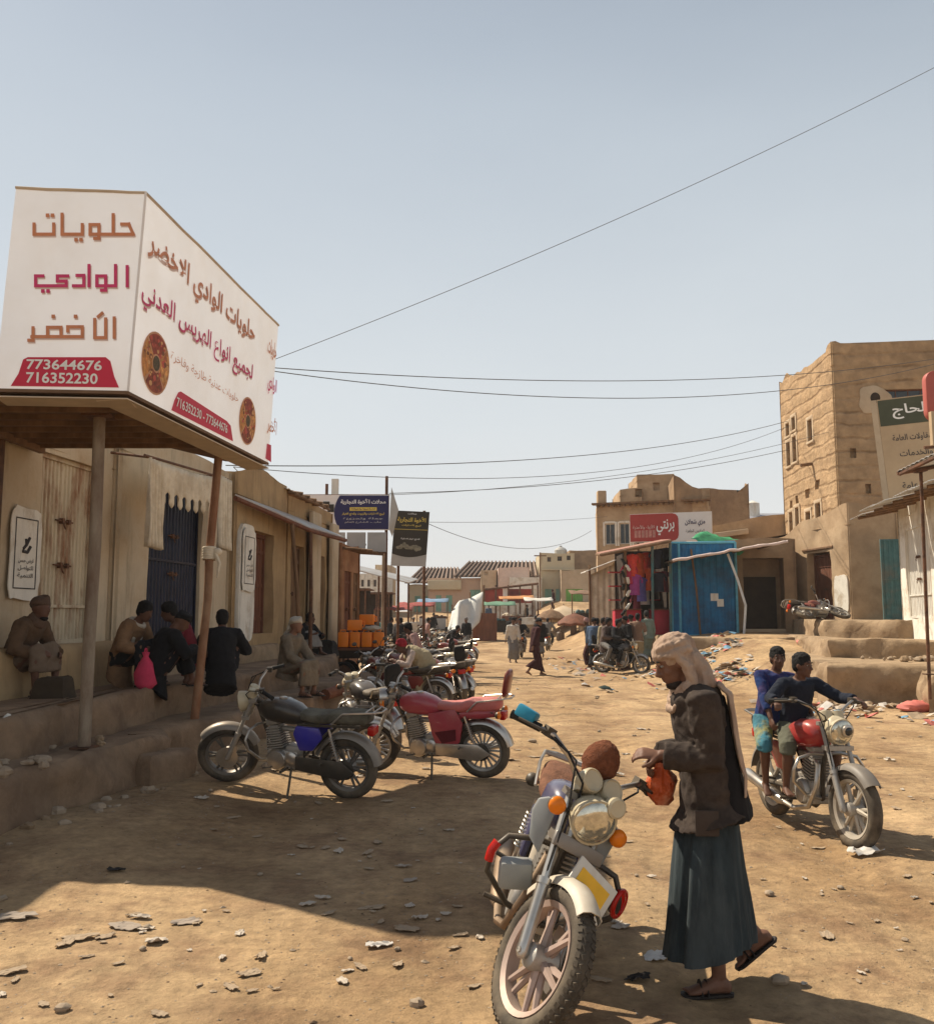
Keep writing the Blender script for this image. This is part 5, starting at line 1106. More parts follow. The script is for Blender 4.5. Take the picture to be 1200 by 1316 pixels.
    for q in (top[0], top[2], top[3]): m = MB(); m.tube([V((q.x, q.y, -.2)), q + V((0, 0, .4))], .05, 6); m.build('post', WOOD, t)
    m = MB(); p = P(615, 790, 63); m.box((p.x + .4, 63, 1.0), (1.6, 1.2, 2.0)); m.build('counter', WODD, t)
    # parasols
    for (uu, vv, y, r, mat, lb) in ((724, 778, 66, 1.75, MUDF, 'tan street parasol with pale crown'), (708, 783, 64, 1.0, WOOD, 'dark brown street parasol beside the tan one'), (738, 788, 60, 1.1, WODD, 'small rust brown parasol tilted before the tan one')):
        c = P(uu, vv, y); o = wthing('parasol', lb + ' over the vendors', 'parasol', c); m = MB(); k = 8; tip = c; R0 = [c + V((r * cos(2 * pi * i / 16), r * sin(2 * pi * i / 16), -r * .55 - (.08 if i % 2 else 0))) for i in range(16)]; R1 = [c + (q - c) * .55 + V((0, 0, .12)) for q in R0]
        R2 = [q + V((0, 0, -.14)) for q in R0]
        m.add([tip] + R1 + R0 + R2, [(0, 1 + i, 1 + (i + 1) % 16) for i in range(16)] + [(1 + i, 17 + i, 17 + (i + 1) % 16, 1 + (i + 1) % 16) for i in range(16)] + [(17 + i, 33 + i, 33 + (i + 1) % 16, 17 + (i + 1) % 16) for i in range(16)]); solid(m.build('canopy', mat, o, smooth=40), .02)
        m = MB(); m.tube([V((c.x, c.y, hgt(c.x, c.y) - .1)), c + V((0, 0, .12))], .03, 6); m.build('shaft', RUST, o)
    # far left side of the street beyond the brown shop
    b, p, u, n, oo = block('white_building', 'distant white building with a row of small dark windows past the jerrycans', 'building', 430, 494, 737, 84, 6, WHIT, [(448 + 8 * i, 451.5 + 8 * i, 745, 754) for i in range(5)], 131)
    for o in oo: window(b, FM(V((p.x, p.y, o[2])) + u * o[0] - n * .1, u, n), o[1] - o[0], o[3] - o[2], 1)
    b, *_ = block('tan_building', 'small tan roof house on top of the distant white building', 'building', 482, 500, 726, 88, 5, MUDF, [], 133)
    for i, (ua, ub, vt, y, mt, lb) in enumerate(((440, 470, 757, 52, 'k', 'dark open stall with a black sheet roof beyond the brown shop'), (468, 500, 762, 58, 't', 'teal curtained market stall beside the black roofed one'))):
        p, q = P(ua, vt, y), P(ub, vt, y); z0 = hgt(p.x, y); s = wthing('market_stall', lb, 'stall', (p.x, y, z0))
        m = MB(); m.box(((p.x + q.x) / 2, y + 1.2, p.z), (q.x - p.x + .4, 3, .08)); m.build('roof', RUST, s)
        for x in (p.x, (p.x + q.x) / 2, q.x): m = MB(); m.tube([(x, y - .2, z0 - .1), (x, y - .2, p.z)], .05, 6); m.build('post', RUST, s)
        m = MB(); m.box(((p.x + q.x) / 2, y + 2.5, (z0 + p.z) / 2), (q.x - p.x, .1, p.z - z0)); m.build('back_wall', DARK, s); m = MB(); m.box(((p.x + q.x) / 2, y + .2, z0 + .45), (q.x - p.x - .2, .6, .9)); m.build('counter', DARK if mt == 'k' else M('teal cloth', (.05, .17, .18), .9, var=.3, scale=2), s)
    # slanted sheet roof next to the sign post
    s = wthing('sheet_awning', 'long slanting tin awning behind the sign posts', 'awning', (-4.5, 45, 0)); a, c = P(447, 731, 44), P(525, 750, 46); m = MB(); m.plate([a, c, c + V((.3, 3, .3)), a + V((0, 3, .3))], (0, 0, .05)); m.build('sheet', GALV, s)
    for q in (a, a.lerp(c, .5), c): m = MB(); m.tube([V((q.x, q.y, -.1)), q], .05, 6); m.build('post', RUST, s)
far()
def clutter():
    R = random.Random(31); pal = [('dull red', (.25, .05, .04)), ('sun bleached blue', (.14, .22, .32)), ('dusty green', (.10, .2, .13)), ('faded orange', (.45, .2, .07)), ('off white', (.5, .47, .42)), ('brown', (.17, .10, .06))]
    for i, (u, y, w, h) in enumerate(((535, 66, 2.6, 2.4), (556, 72, 2.4, 2.3), (642, 70, 2.4, 2.2), (664, 74, 2.8, 2.4), (692, 72, 2.2, 2.3), (752, 62, 2.0, 2.3), (506, 60, 2.4, 2.4))):
        p = P(u, 800, y); z = hgt(p.x, y); nm, c = pal[i % 6]; t = wthing('market_stall', '%s covered market stall %s' % (nm, ('near the faded green doors', 'left of the tarpaulin tent', 'before the red banner stall', 'at the middle of the low banner wall', 'beside the parasols', 'at the mouth of the canvas stall', 'behind the sign posts')[i]), 'stall', (p.x, y, z)); mt = M('stall cloth ' + nm, c, .9, var=.25, scale=2, bump=.05)
        vs = []; n = 8
        for j in range(5):
            for k in range(n): vs.append((p.x - w / 2 + w * k / (n - 1), y - .9 + j * .5, z + h - .12 * (4 - j) * .6 + .10 * noise.noise(V((k * .8, j * .9, i)))))
        m = MB(); m.add(vs, [(j * n + k, j * n + k + 1, (j + 1) * n + k + 1, (j + 1) * n + k) for j in range(4) for k in range(n - 1)]); solid(m.build('awning_cloth', mt, t, smooth=180), .03)
        for x in (p.x - w / 2 + .05, p.x + w / 2 - .05): m = MB(); m.tube([(x, y - .85, z - .1), (x, y - .85, z + h - .25)], .04, 6); m.build('post', WOOD, t)
        m = MB(); m.box((p.x, y, z + .4), (w * .85, .8, .8)); m.build('counter', (WODD, GREY, DARK)[i % 3], t, bevel=.02)
        m = MB()
        for k in range(7): m.ell((p.x + R.uniform(-.4, .4) * w, y + R.uniform(-.25, .25), z + .86), (R.uniform(.12, .25), .15, R.uniform(.1, .22)), nu=10, nv=6)
        g = m.build('goods_heap', (CLOC, RUST, TEAL)[i % 3], t, smooth=60); g['kind'] = 'stuff'
clutter()
def street_signs():
    # blue banner on a frame across the pavement
    y = 27.2; s = wthing('banner_sign', 'wide navy shop banner with yellow and white Arabic lettering on a post frame', 'sign', (-3, y, 0)); ux, Z = V((1, 0, 0)), V((0, 0, 1)); n = V((0, -1, 0))
    A, C = P(385, 636, y), P(500, 681, y); w, h = C.x - A.x, A.z - C.z
    F = FM(V((A.x, y, C.z)), ux, n); m = MB(); m.M = F; m.box((w / 2, -.05, h / 2), (w, .08, h)); o = m.build('panel', SGNW, s)
    x0 = w * .41; m = MB(); m.M = F; pts = [(w - .02, 0, .02), (w - .02, 0, h - .02)] + [(x0 + .16 * (1 - 4 * (t - .5) ** 2) * -1 + .1, 0, h - .02 - (h - .04) * t) for t in [i / 10 for i in range(11)]]; m.plate(pts, (0, .004, 0)); m.build('navy_field', NAVY, o)
    for tx, mat, a, b, ww, hh, bo in (('محلات الأخوة التجارية', WHT, .71, .80, .50, .17, .03), ('لصاحبها وإخوانه', NAVY, .71, .595, .26, .07, .01), ('لبيع الإطارات والزيوت وقطع الغيار'.replace('إ', 'ا'), YELL, .71, .45, .47, .09, .02), ('جملة وتجزئة', SHTW, .71, .32, .44, .07, 0), ('مأرب الشارع العام', SHTW, .71, .22, .40, .07, 0)):
        lettering('lettering', tx.replace('إ', 'ا'), mat, o, F @ V((w * a, .008 if mat is not NAVY else .0125, h * b)), ux, Z, w * ww, h * hh, bo)
    m = MB(); m.M = F; m.box((w * .71, .006, h * .595), (w * .3, .006, h * .1)); m.build('yellow_bar', YELL, o)
    m = MB(); m.M = F; R = random.Random(3)
    for i in range(7): m.box((w * (.05 + .05 * i), .006 + .001 * (i % 3), h * (.2 + .5 * R.random())), (w * .07, .005, h * R.uniform(.15, .3)))
    m.build('product_print', BLKV, o)
    A2, C2 = P(418, 682, y), P(497, 710, y); m = MB(); k = 3; ww = (C2.x - A2.x) / k
    for i in range(k): m.box((A2.x + ww * (i + .5), y + .06, (A2.z + C2.z) / 2 - .02), (ww - .05, .05, A2.z - C2.z - .05))
    m.build('grey_panel', GREY, s)
    m = MB(); m.tube([(A2.x, y + .05, C2.z), (C2.x, y + .05, C2.z)], .03, 6); m.tube([(A.x, y + .08, A.z), (C.x, y + .08, A.z)], .03, 6)
    m.build('rail', RUST, s)
    for (uu, vt, yy) in ((497, 612, y + .12), (420, 622, y + .12)):
        t = P(uu, vt, yy); m = MB(); m.tube([V((t.x, yy, 0 if uu > 450 else .8)), t], .045, 8); m.build('post', RUST, s, smooth=60)
    t = P(430, 630, y + .2); m = MB(); m.box((t.x, y + .3, t.z), (.2, .12, .7)); m.build('meter_box', SHTW, s)
    # black hanging banner
    y = 29.5; s = wthing('banner_sign', 'black brown upright banner with gold Arabic lettering hanging past the navy one', 'sign', (-2, y, 0))
    A, B_, C, D = P(508, 656, y), P(552, 658, y), P(547, 728, y), P(502, 727, y); up = (A - D).normalized(); u = (B_ - A).normalized(); n = V((0, -1, 0)); hh = (A - D).length; ww = (B_ - A).length
    pt = lambda a, b, e=0.: D.lerp(C, a).lerp(A.lerp(B_, a), b) + n * e
    m = MB(); m.plate([A, B_, C, D], (0, .05, 0)); o = m.build('panel', GREY, s)
    m = MB(); m.plate([pt(.0, 1, .002), pt(1, 1, .002)] + [pt(1 - t, .2 - .06 * sin(pi * t) + .02, .002) for t in [i / 10 for i in range(11)]], n * .003); m.build('dark_field', BLKV, o)
    for tx, mat, b, k, q in (('محلات', WHT, .955, .25, .03), ('الأخوة التجارية', YELL, .84, .82, .12), ('لبيع الاطارات', YELL, .735, .55, .045), ('قطع غيار اصلية', WHT, .49, .55, .04)): lettering('lettering', tx, mat, o, pt(.5, b, .006), u, up, ww * k, hh * q, .02)
    m = MB(); m.plate([pt(.02, .66, .006), pt(.98, .66, .006), pt(.98, .668, .006), pt(.02, .668, .006)], n * .003); m.build('gold_rule', YELL, o)
    m = MB(); R = random.Random(8)
    for i in range(9): c = pt(.2 + .07 * i, .32 + .06 * R.random(), .006); m.ell(c, (.06 + .05 * R.random(), .006, .05 + .06 * R.random()), nu=10, nv=6)
    m.build('product_print', M('grey product print', (.20, .18, .13), .5, var=.5, scale=12, bump=0), o)
    for uu in (512, 545):
        t = P(uu, 700, y + .1); m = MB(); m.tube([V((t.x - .0, y + .12, -.1)), V((t.x, y + .1, A.z))], .045, 8); m.build('post', RUST, s, smooth=60)
    t = P(499, 628, 28.6); o = MB(); a = P(503, 626, 29); o.plate([a, P(512, 655, 29.2), P(504, 690, 29.2), P(500, 680, 29)], (0, .05, 0)); o.build('banner_edge', GREY, s)
    # lamp post
    p = wthing('street_pole', 'pale tapered street pole with cap beside the navy banner post', 'pole', (-2.2, 32, 0)); t = P(494, 696, 32); m = MB(); m.tube([V((t.x, 32, -.1)), t], [.1, .075], 10); m.build('shaft', POLE, p, smooth=60); m = MB(); m.lathe(t, (0, 0, 1), [(.1, -.02), (.12, .08), (.1, .16), (.02, .2)], 12); m.build('cap', POLE, p, smooth=50)
    p = wthing('street_lamp', 'curved arm street lamp over the rust brown plank shop', 'lamp', (-4, 30, 0)); a, b, c = P(447, 728, 30), P(452, 712, 30), P(462, 700, 30); m = MB(); m.tube([a + V((0, 0, -3)), a, b, c], .03, 6); m.build('arm', RUST, p, smooth=60); m = MB(); m.ell(c + V((.05, 0, 0)), (.17, .1, .09)); m.build('lamp_head', BLCK, p, smooth=60)
    p = wthing('utility_pole', 'slim leaning utility pole at the far street end by the cream building', 'pole', (6, 84, 1)); a, b = P(694, 790, 84), P(694, 710, 84); m = MB(); m.tube([a + V((0, 0, -.6)), b], .07, 6); m.build('shaft', WOOD, p); m = MB(); m.box(b + V((0, 0, -.3)), (1.1, .1, .1)); m.build('crossarm', WOOD, p)
street_signs()
# ---- overhead cables
def cable(label, a, b, sag, r=.014, n=40):
    m = MB(); m.tube([a.lerp(b, i / n) + V((0, 0, -sag * 4 * (i / n) * (1 - i / n))) for i in range(n + 1)], r, 5)
    o = m.build('cable', CAPW, smooth=180); tag(o, label, 'cable')
TWR = V((13.3, 33, 0))
cable('single cable climbing steeply from the sign roof to the upper picture corner', P(352, 462, 16), P(1330, 18, 18), .30, .006)
cable('uppermost of the paired cables crossing to the mud tower top', P(345, 472, 20), P(1215, 459, 32.6), .55, .011)
cable('lower of the paired cables crossing to the mud tower top', P(345, 476, 20), P(1215, 464, 32.4), .95, .011)
cable('cable from the shop roofs to the middle of the mud tower', P(290, 598, 18), P(1012, 541, 38), .55, .011)
cable('thin cable sagging just below the one to the tower middle', P(300, 600, 18), P(1012, 548, 37.5), .95, .008)
cable('low cable from the navy banner post to the tower windows', P(500, 634, 27.3), P(1012, 578, 37), .35, .011)
cable('very faint cable above the low one', P(500, 636, 27.3), P(1100, 545, 34), .5, .008)
cable('distant slack cable past the black banner', P(548, 672, 30), P(760, 682, 50), .9, .010)
cable('distant straight cable above the slack one', P(545, 671, 30), P(780, 664, 50), .1, .008)
cable('short cable looping down to the overhang of the ochre shop', P(300, 600, 18), P(352, 632, 22), .1, .008)
# ================================================================== MOTORCYCLES
CHRM = M('dusty chrome', (.50, .49, .47), .32, metal=.85, var=.25, scale=6, dust=.75, bump=0)
ALLY = M('dull alloy casting', (.38, .37, .35), .5, metal=.6, var=.2, scale=9, dust=.5, bump=.05)
TYRE = M('dusty tyre rubber', (.022, .021, .020), .85, var=.3, scale=6, dust=.35, bump=.08, col2=(.20, .155, .105), amt=.5, scale2=3)
BFRM = M('black bike frame', (.02, .02, .02), .45, var=.2, scale=6, dust=.4, bump=.02)
SEAT = M('black vinyl seat', (.022, .021, .021), .55, var=.3, scale=5, dust=.5, bump=.06)
AMBR = M('amber lens', (.75, .20, .01), .25, var=.1, scale=20, bump=0)
REDL = M('red lens', (.45, .015, .01), .25, var=.1, scale=20, bump=0)
CREM = M('cream plastic wrapped shell', (.52, .45, .31), .35, var=.12, scale=7, col2=(.42, .34, .22), amt=.5, bump=.06, bscale=30)
LENS = M('headlight glass', (.66, .63, .52), .10, metal=.75, var=.25, scale=30, bump=0, spec=.6)
def paint(nm, c, dust=.25): return M('dusty %s bike paint' % nm, c, .35, var=.12, scale=5, dust=dust, bump=0, coat=.4)
def bike(name, label, loc, yaw, roll=0, pitch=0, steer=0, group=None, tank=(.02, .02, .02), tname='black', seat=None, fend=None, cast=6, guard=True, rack=True,
         stand=True, wrap=None, fuzzy=False, plate_front=False, backrest=None, panel=None, hero=False, rims=None, sig=True, full=True, cover_side=None, mirror=False):
    t = thing(name, label, 'motorcycle', loc, (roll, pitch, yaw), group)
    PT = paint(tname, tank); ST = seat or SEAT; FD = fend or CHRM; RM = rims or ALLY
    H = V((.36, 0, .90)); ax = V((-.43, 0, .90)).normalized()
    SM = Matrix.Translation(H) @ Matrix.Rotation(steer, 4, ax) @ Matrix.Translation(-H)
    R, r = .305, .044 if hero else .048
    def wheel(c, Mx, front):
        c = V(c); m = MB(); m.M = Mx
        m.lathe(c + V((0, -.075, 0)), (0, 1, 0), [(.03, 0), (.05, .01), (.055 if front else .075, .03), (.05, .075), (.06, .12), (.03, .15)], 16)
        m.tube([c + V((0, -.12, 0)), c + V((0, .12, 0))], .012, 8)
        w = m.build('wheel', ALLY, t, smooth=40)
        m = MB(); m.M = Mx; m.torus(c, (0, 1, 0), R - r, r, 56 if hero else 40, 14, 1.05)
        if hero:
            for k in range(56):
                for s in (-1, 1):
                    a = 2 * pi * (k + .25 * s) / 56; d = V((cos(a), 0, sin(a))); q = d.cross(V((0, 1, 0)))
                    rot = Matrix((q, V((0, 1, 0)), d)).transposed(); m.box(c + d * (R - .004) + V((0, s * .016, 0)), (.019, .022, .010), rot @ Matrix.Rotation(s * .5, 3, 'Z'))
                    rot2 = Matrix((q, V((0, .65 * s, 0)) + d * -.75, d * .65 + V((0, .75 * s, 0)))).transposed(); m.box(c + d * (R - .019) + V((0, s * .037, 0)), (.017, .018, .007), rot2)
        m.build('tyre', TYRE, w, smooth=50)
        m = MB(); m.M = Mx; m.lathe(c + V((0, -.04, 0)), (0, 1, 0), [(R - 2 * r + .012, 0), (R - 2 * r + .012, .08), (R - 2 * r - .012, .07), (R - 2 * r - .018, .04), (R - 2 * r - .012, .01), (R - 2 * r + .012, 0)], 40, cap=False)
        Ri = R - 2 * r - .012
        if cast >= 12:
            for k in range(cast): a = 2 * pi * k / cast; d = V((cos(a), 0, sin(a))); q = d.cross(V((0, 1, 0))); rot = Matrix((q, V((0, 1, 0)), d)).transposed(); m.box(c + d * (.06 + (Ri - .05) / 2), (.018, .028, Ri - .07), rot)
        else:
            for k in range(cast):
                for s in (-1, 1):
                    a = 2 * pi * k / cast; b = a + s * .13; d0 = V((cos(a), 0, sin(a))) * .04; d1 = V((cos(b), 0, sin(b))) * Ri; m.tube([c + d0 + V((0, .012 * s, 0)), c + d1 + V((0, .006 * s, 0))], [.020, .012], 6)
        m.build('rim', RM, w, smooth=40)
        if front:
            m = MB(); m.M = Mx; m.lathe(c + V((0, .085, 0)), (0, 1, 0), [(.11, 0), (.11, .004), (.05, .006)], 24); m.box(c + V((-.07, .085, .1)), (.07, .05, .06)); m.build('brake_disc', CHRM, w, smooth=40)
        else:
            m = MB(); m.M = Mx; m.lathe(c + V((0, .08, 0)), (0, 1, 0), [(.09, 0), (.095, .006), (.05, .012)], 24); m.build('sprocket', BFRM, w, smooth=40)
    Fa, Ra = V((.68, 0, .305)), V((-.62, 0, .305))
    wheel(Fa, SM, True); wheel(Ra, None, False)
    # fork
    m = MB(); m.M = SM
    for s in (-1, 1):
        a, b = V((.672, .092 * s, .30)), V((.395, .092 * s, .92)); m.tube([a + V((.012, 0, -.02)), a, a.lerp(b, .05), a.lerp(b, .42)], [.018, .03, .027, .027], 10); m.tube([a.lerp(b, .4), b], .019, 8); m.tube([a.lerp(b, .40), a.lerp(b, .44)], .032, 10)
    m.box((.40, 0, .915), (.07, .24, .03)); m.box((.475, 0, .735), (.07, .24, .035)); m.tube([(.44, 0, .74), (.37, 0, .93)], .025, 8)
    m.build('fork', CHRM if hero or not full else ALLY, t, smooth=40)
    # fenders
    def fender(nm, c, a0, a1, Rr, w, mat, Mx, up=1):
        m = MB(); m.M = Mx; rings = []; k = 14
        for i in range(k + 1):
            a = radians(a0 + (a1 - a0) * i / k); d = V((cos(a), 0, sin(a)));
            pr = [(-w, -.045), (-w * .85, -.012), (-w * .4, .006), (w * .4, .006), (w * .85, -.012), (w, -.045), (w * .94, -.046), (w * .8, -.017), (w * .38, .001), (-w * .38, .001), (-w * .8, -.017), (-w * .94, -.046)]
            rings.append([c + d * (Rr + z) + V((0, y, 0)) for y, z in pr])
        m.loft(rings); return m.build(nm, mat, t, smooth=50)
    fender('front_fender', Fa, 60 if hero else 40, 158 if not hero else 150, R + .03, .056 if hero else .068, FD, SM); fender('rear_fender', Ra, 20, 168, R + .045, .08, FD if full else BFRM, None)
    # frame, swing arm
    m = MB(); m.tube([(.36, 0, .84), (.24, 0, .55), (.22, 0, .3), (.1, 0, .22), (-.18, 0, .24)], .02, 8); m.tube([(.36, 0, .88), (-.15, 0, .70), (-.3, 0, .69)], .022, 8)
    for s in (-1, 1): m.tube([(-.12, .09 * s, .70), (-.78, .1 * s, .745)], .014, 6); m.tube([(-.2, .1 * s, .26), (-.2, .1 * s, .62)], .014, 6); m.tube([(-.16, .105 * s, .34), Ra + V((.02, .105 * s, 0))], .02, 8); m.tube([(-.2, .1 * s, .4), (-.48, .11 * s, .7)], .013, 6)
    m.build('frame', BFRM, t, smooth=40)
    for s in (-1, 1):
        m = MB(); a, b = V((-.58, .125 * s, .34)), V((-.46, .12 * s, .70)); m.tube([a, b], .013, 8)
        for i in range(9): p = a.lerp(b, .25 + .065 * i); m.torus(p, b - a, .024, .006, 12, 5)
        m.build('shock_absorber', CHRM, t, smooth=40)
    # engine
    m = MB(); m.box((.04, 0, .34), (.34, .19, .19)); m.box((-.08, 0, .43), (.2, .16, .1)); e = m.build('engine', ALLY, t, bevel=.03)
    m = MB(); d = V((.22, 0, .97)).normalized(); o = V((.11, 0, .43))
    for i in range(9): m.box(o + d * (.02 + .024 * i), (.17 - .003 * i, .19 - .004 * i, .010), Euler((0, .22, 0)))
    m.box(o + d * .12, (.1, .11, .22), Euler((0, .22, 0))); m.build('cylinder', ALLY, e)
    m = MB(); m.box(o + d * .27, (.13, .15, .06), Euler((0, .22, 0))); m.tube([o + d * .2 + V((-.05, 0, 0)), (-.12, .0, .62)], .03, 8); m.build('cylinder_head', ALLY, e, bevel=.012)
    for s in (-1, 1):
        m = MB(); m.lathe((.09, .095 * s, .34), (0, s, 0), [(.105, 0), (.105, .02), (.09, .04), (.03, .048)], 20); m.lathe((-.06, .095 * s, .36), (0, s, 0), [(.07, 0), (.07, .018), (.05, .032), (.02, .034)], 16); m.build('crankcase_cover', CHRM if s > 0 else ALLY, e, smooth=45)
    # exhaust
    m = MB(); m.tube([(.17, -.04, .62), (.27, -.06, .57), (.29, -.09, .42), (.22, -.13, .24), (.02, -.15, .19), (-.15, -.16, .215)], .021, 8); m.tube([(-.13, -.16, .213), (-.2, -.162, .225), (-.8, -.17, .34), (-.84, -.17, .345)], [.024, .045, .05, .035], 12); m.tube([(-.8, -.17, .34), (-.87, -.17, .352)], .018, 8)
    m.build('exhaust', CHRM if not hero else M('heat browned exhaust', (.20, .13, .085), .55, metal=.5, var=.25, scale=6, dust=.5, bump=.02), t, smooth=45)
    # tank and seat
    def superloft(sec, n=16, pw=.62):
        rings = []
        for x, w, z0, z1 in sec:
            c, h = (z0 + z1) / 2, (z1 - z0) / 2; q = []
            for j in range(n): a = 2 * pi * j / n; ca, sa = cos(a), sin(a); q.append(V((x, w * abs(ca) ** pw * (1 if ca > 0 else -1), c + h * abs(sa) ** pw * (1 if sa > 0 else -1))))
            rings.append(q)
        return rings
    m = MB(); m.loft(superloft([(.315, .05, .78, .85), (.29, .10, .74, .89), (.2, .135, .70, .925), (.05, .15, .69, .925), (-.08, .135, .69, .88), (-.16, .10, .70, .83), (-.19, .06, .72, .80)])); tk = m.build('fuel_tank', PT, t, smooth=60)
    m = MB(); m.lathe((.08, 0, .915), (0, 0, 1), [(.04, 0), (.04, .018), (.03, .024), (.01, .024)], 16); m.build('fuel_cap', CHRM, tk, smooth=40)
    m = MB(); m.loft(superloft([(-.12, .075, .76, .83), (-.16, .11, .745, .835), (-.3, .135, .735, .83), (-.42, .14, .735, .845), (-.5, .14, .74, .875), (-.7, .13, .745, .885), (-.82, .11, .76, .885), (-.85, .08, .78, .87)], 16, .6))
    if fuzzy: m.v = [p + V((0, 0, .012 * noise.noise(p * 25))) for p in m.v]
    m.build('seat', ST, t, smooth=60)
    for s in (-1, 1):
        m = MB(); pts = [(-.09, .62), (-.12, .70), (-.36, .70), (-.40, .60), (-.3, .47), (-.16, .46)]; 
        if panel: pts = [(-.04, .72), (-.36, .78), (-.44, .62), (-.40, .42), (-.30, .32), (-.14, .34), (-.08, .5)]
        m.plate([(x, .105 * s, z) for x, z in pts], (0, .035 * s, 0)); sc = m.build('side_cover', panel or (cover_side or PT), t, bevel=.015)
        if panel:
            m = MB(); m.plate([(x, .139 * s, z) for x, z in [(-.12, .52), (-.36, .56), (-.36, .44), (-.2, .40)]], (0, .006 * s, 0)); m.build('badge_panel', M('deep maroon panel', (.10, .012, .02), .4, var=.1, bump=0), sc)
    if panel:
        m = MB(); m.loft(superloft([(-.4, .12, .66, .76), (-.6, .13, .66, .78), (-.8, .11, .69, .78)], 14, .6)); m.build('tail_panel', panel, t, smooth=60)
    # chain guard, pegs, levers
    m = MB(); m.plate([(-.12, .125, .40), (-.6, .125, .40), (-.74, .125, .30), (-.6, .125, .22), (-.12, .125, .27)], (0, .02, 0)); m.build('chain_case', BFRM if not panel else CHRM, t, bevel=.008)
    m = MB()
    for s in (-1, 1): m.tube([(-.02, .1 * s, .26), (-.02, .25 * s, .27)], .014, 8); m.tube([(-.4, .1 * s, .36), (-.42, .24 * s, .38)], .012, 8)
    m.tube([(.12, .13, .27), (.2, .2, .27)], .008, 6); m.build('foot_peg', BFRM, t, smooth=40)
    if stand: m = MB(); m.tube([(-.06, .09, .27), (-.09, .2, .12), (-.11, .285, .0 - .285 * sin(abs(roll)) * .0 + .02)], .012, 8); m.box((-.11, .29, .012), (.06, .05, .012)); m.build('kickstand', BFRM, t, smooth=40)
    # handlebar group
    m = MB(); m.M = SM
    for s in (-1, 1): m.tube([(.37, 0, .96), (.37, .07 * s, .97), (.35, .15 * s, 1.04), (.30, .25 * s, 1.09), (.19, .37 * s, 1.075), (.165, .395 * s, 1.07)], .0125, 8)
    hb = m.build('handlebar', CHRM, t, smooth=45)
    for s in (-1, 1):
        m = MB(); m.M = SM; m.tube([(.255, .30 * s, 1.085), (.165, .40 * s, 1.072), (.155, .41 * s, 1.07)], [.019, .019, .022], 10); m.build('grip', BLCK, hb, smooth=45)
        m = MB(); m.M = SM; m.tube([(.29, .265 * s, 1.09), (.30, .31 * s, 1.085), (.235, .41 * s, 1.075)], [.009, .008, .006], 6); m.box((.275, .265 * s, 1.09), (.05, .045, .045)); m.build('lever', BFRM, hb, smooth=40)
        if mirror:
            m = MB(); m.M = SM; m.tube([(.28, .26 * s, 1.1), (.27, .3 * s, 1.2), (.24, .36 * s, 1.24)], .006, 6); m.ell((.235, .38 * s, 1.25), (.012, .06, .04)); m.build('mirror', BFRM, hb, smooth=50)
    m = MB(); m.M = SM
    for s in (-1, 1): m.lathe((.40, .05 * s, .975), (-.45, 0, .9), [(.045, -.04), (.052, 0), (.052, .03), (.04, .036)], 16)
    m.build('instrument_pod', wrap and CREM or CHRM, hb, smooth=45)
    m = MB(); m.M = SM   # cables
    for s in (-1, 1): m.tube([(.27, .27 * s, 1.08), (.40, .2 * s, 1.06), (.46, .1 * s, .98), (.42, .04 * s, .86), (.3, .02 * s, .8)], .005, 5)
    m.tube([(.29, -.26, 1.09), (.44, -.17, 1.05), (.5, -.12, .85), (.55, -.1, .6), (.62, -.1, .42)], .005, 5)
    m.build('control_cable', BLCK, hb, smooth=45)
    # headlight
    m = MB(); m.M = SM; dx = V((.98, 0, -.15)).normalized(); hc = V((.47, 0, .875))
    m.lathe(hc, dx, [(.03, -.09), (.07, -.06), (.095, 0), (.103, .05), (.103, .065)], 24); hl = m.build('headlight', CREM if wrap else (CHRM if tname != 'black' else BFRM), t, smooth=45)
    m = MB(); m.M = SM; m.lathe(hc, dx, [(.097, .06), (.085, .078), (.05, .09), (.01, .093)], 24); m.build('lens', LENS, hl, smooth=60)
    def ringlens():
        q = MB(); q.M = SM; q.lathe(hc + dx * .10 + V((0, .02, .02)), dx, [(.04, -.03), (.05, .0), (.05, .02), (.038, .026)], 18); q.build('lens_rim', CHRM, hl, smooth=45)
        q = MB(); q.M = SM; q.lathe(hc + dx * .10 + V((0, .02, .02)), dx, [(.036, .022), (.03, .032), (.008, .036)], 16); q.build('dark_lens', GLAS, hl, smooth=60)
    if wrap:
        m = MB(); m.M = SM; m.ell(hc + dx * .01, (.09, .112, .112)); m.v = [p + V((.0, .0, .0)) + (p - (SM @ hc)).normalized() * (.018 * noise.noise(p * 16)) for p in m.v]; (m.build('plastic_wrap', CREM, hl, smooth=60), ringlens()) if wrap == 'full' else None
    if sig:
        for (x, y, z, Mx) in ((.47, .17, .85, SM), (.47, -.17, .85, SM), (-.84, .15, .73, None), (-.84, -.15, .73, None)):
            s = 1 if y > 0 else -1; f = 1 if x > 0 else -1; m = MB(); m.M = Mx; m.tube([(x - .02 * f, .06 * s, z), (x, y, z)], .009, 6); m.lathe((x - .03 * f, y, z), (f, 0, 0), [(.012, 0), (.036, .02), (.04, .04)], 14); sg = m.build('turn_signal', BFRM, t, smooth=45)
            m = MB(); m.M = Mx; m.lathe((x - .03 * f, y, z), (f, 0, 0), [(.04, .04), (.036, .058), (.015, .068)], 14); m.build('amber_lens', AMBR, sg, smooth=60)
    m = MB(); m.box((-.87, 0, .70), (.07, .15, .09)); tl = m.build('tail_light', REDL, t, bevel=.02)
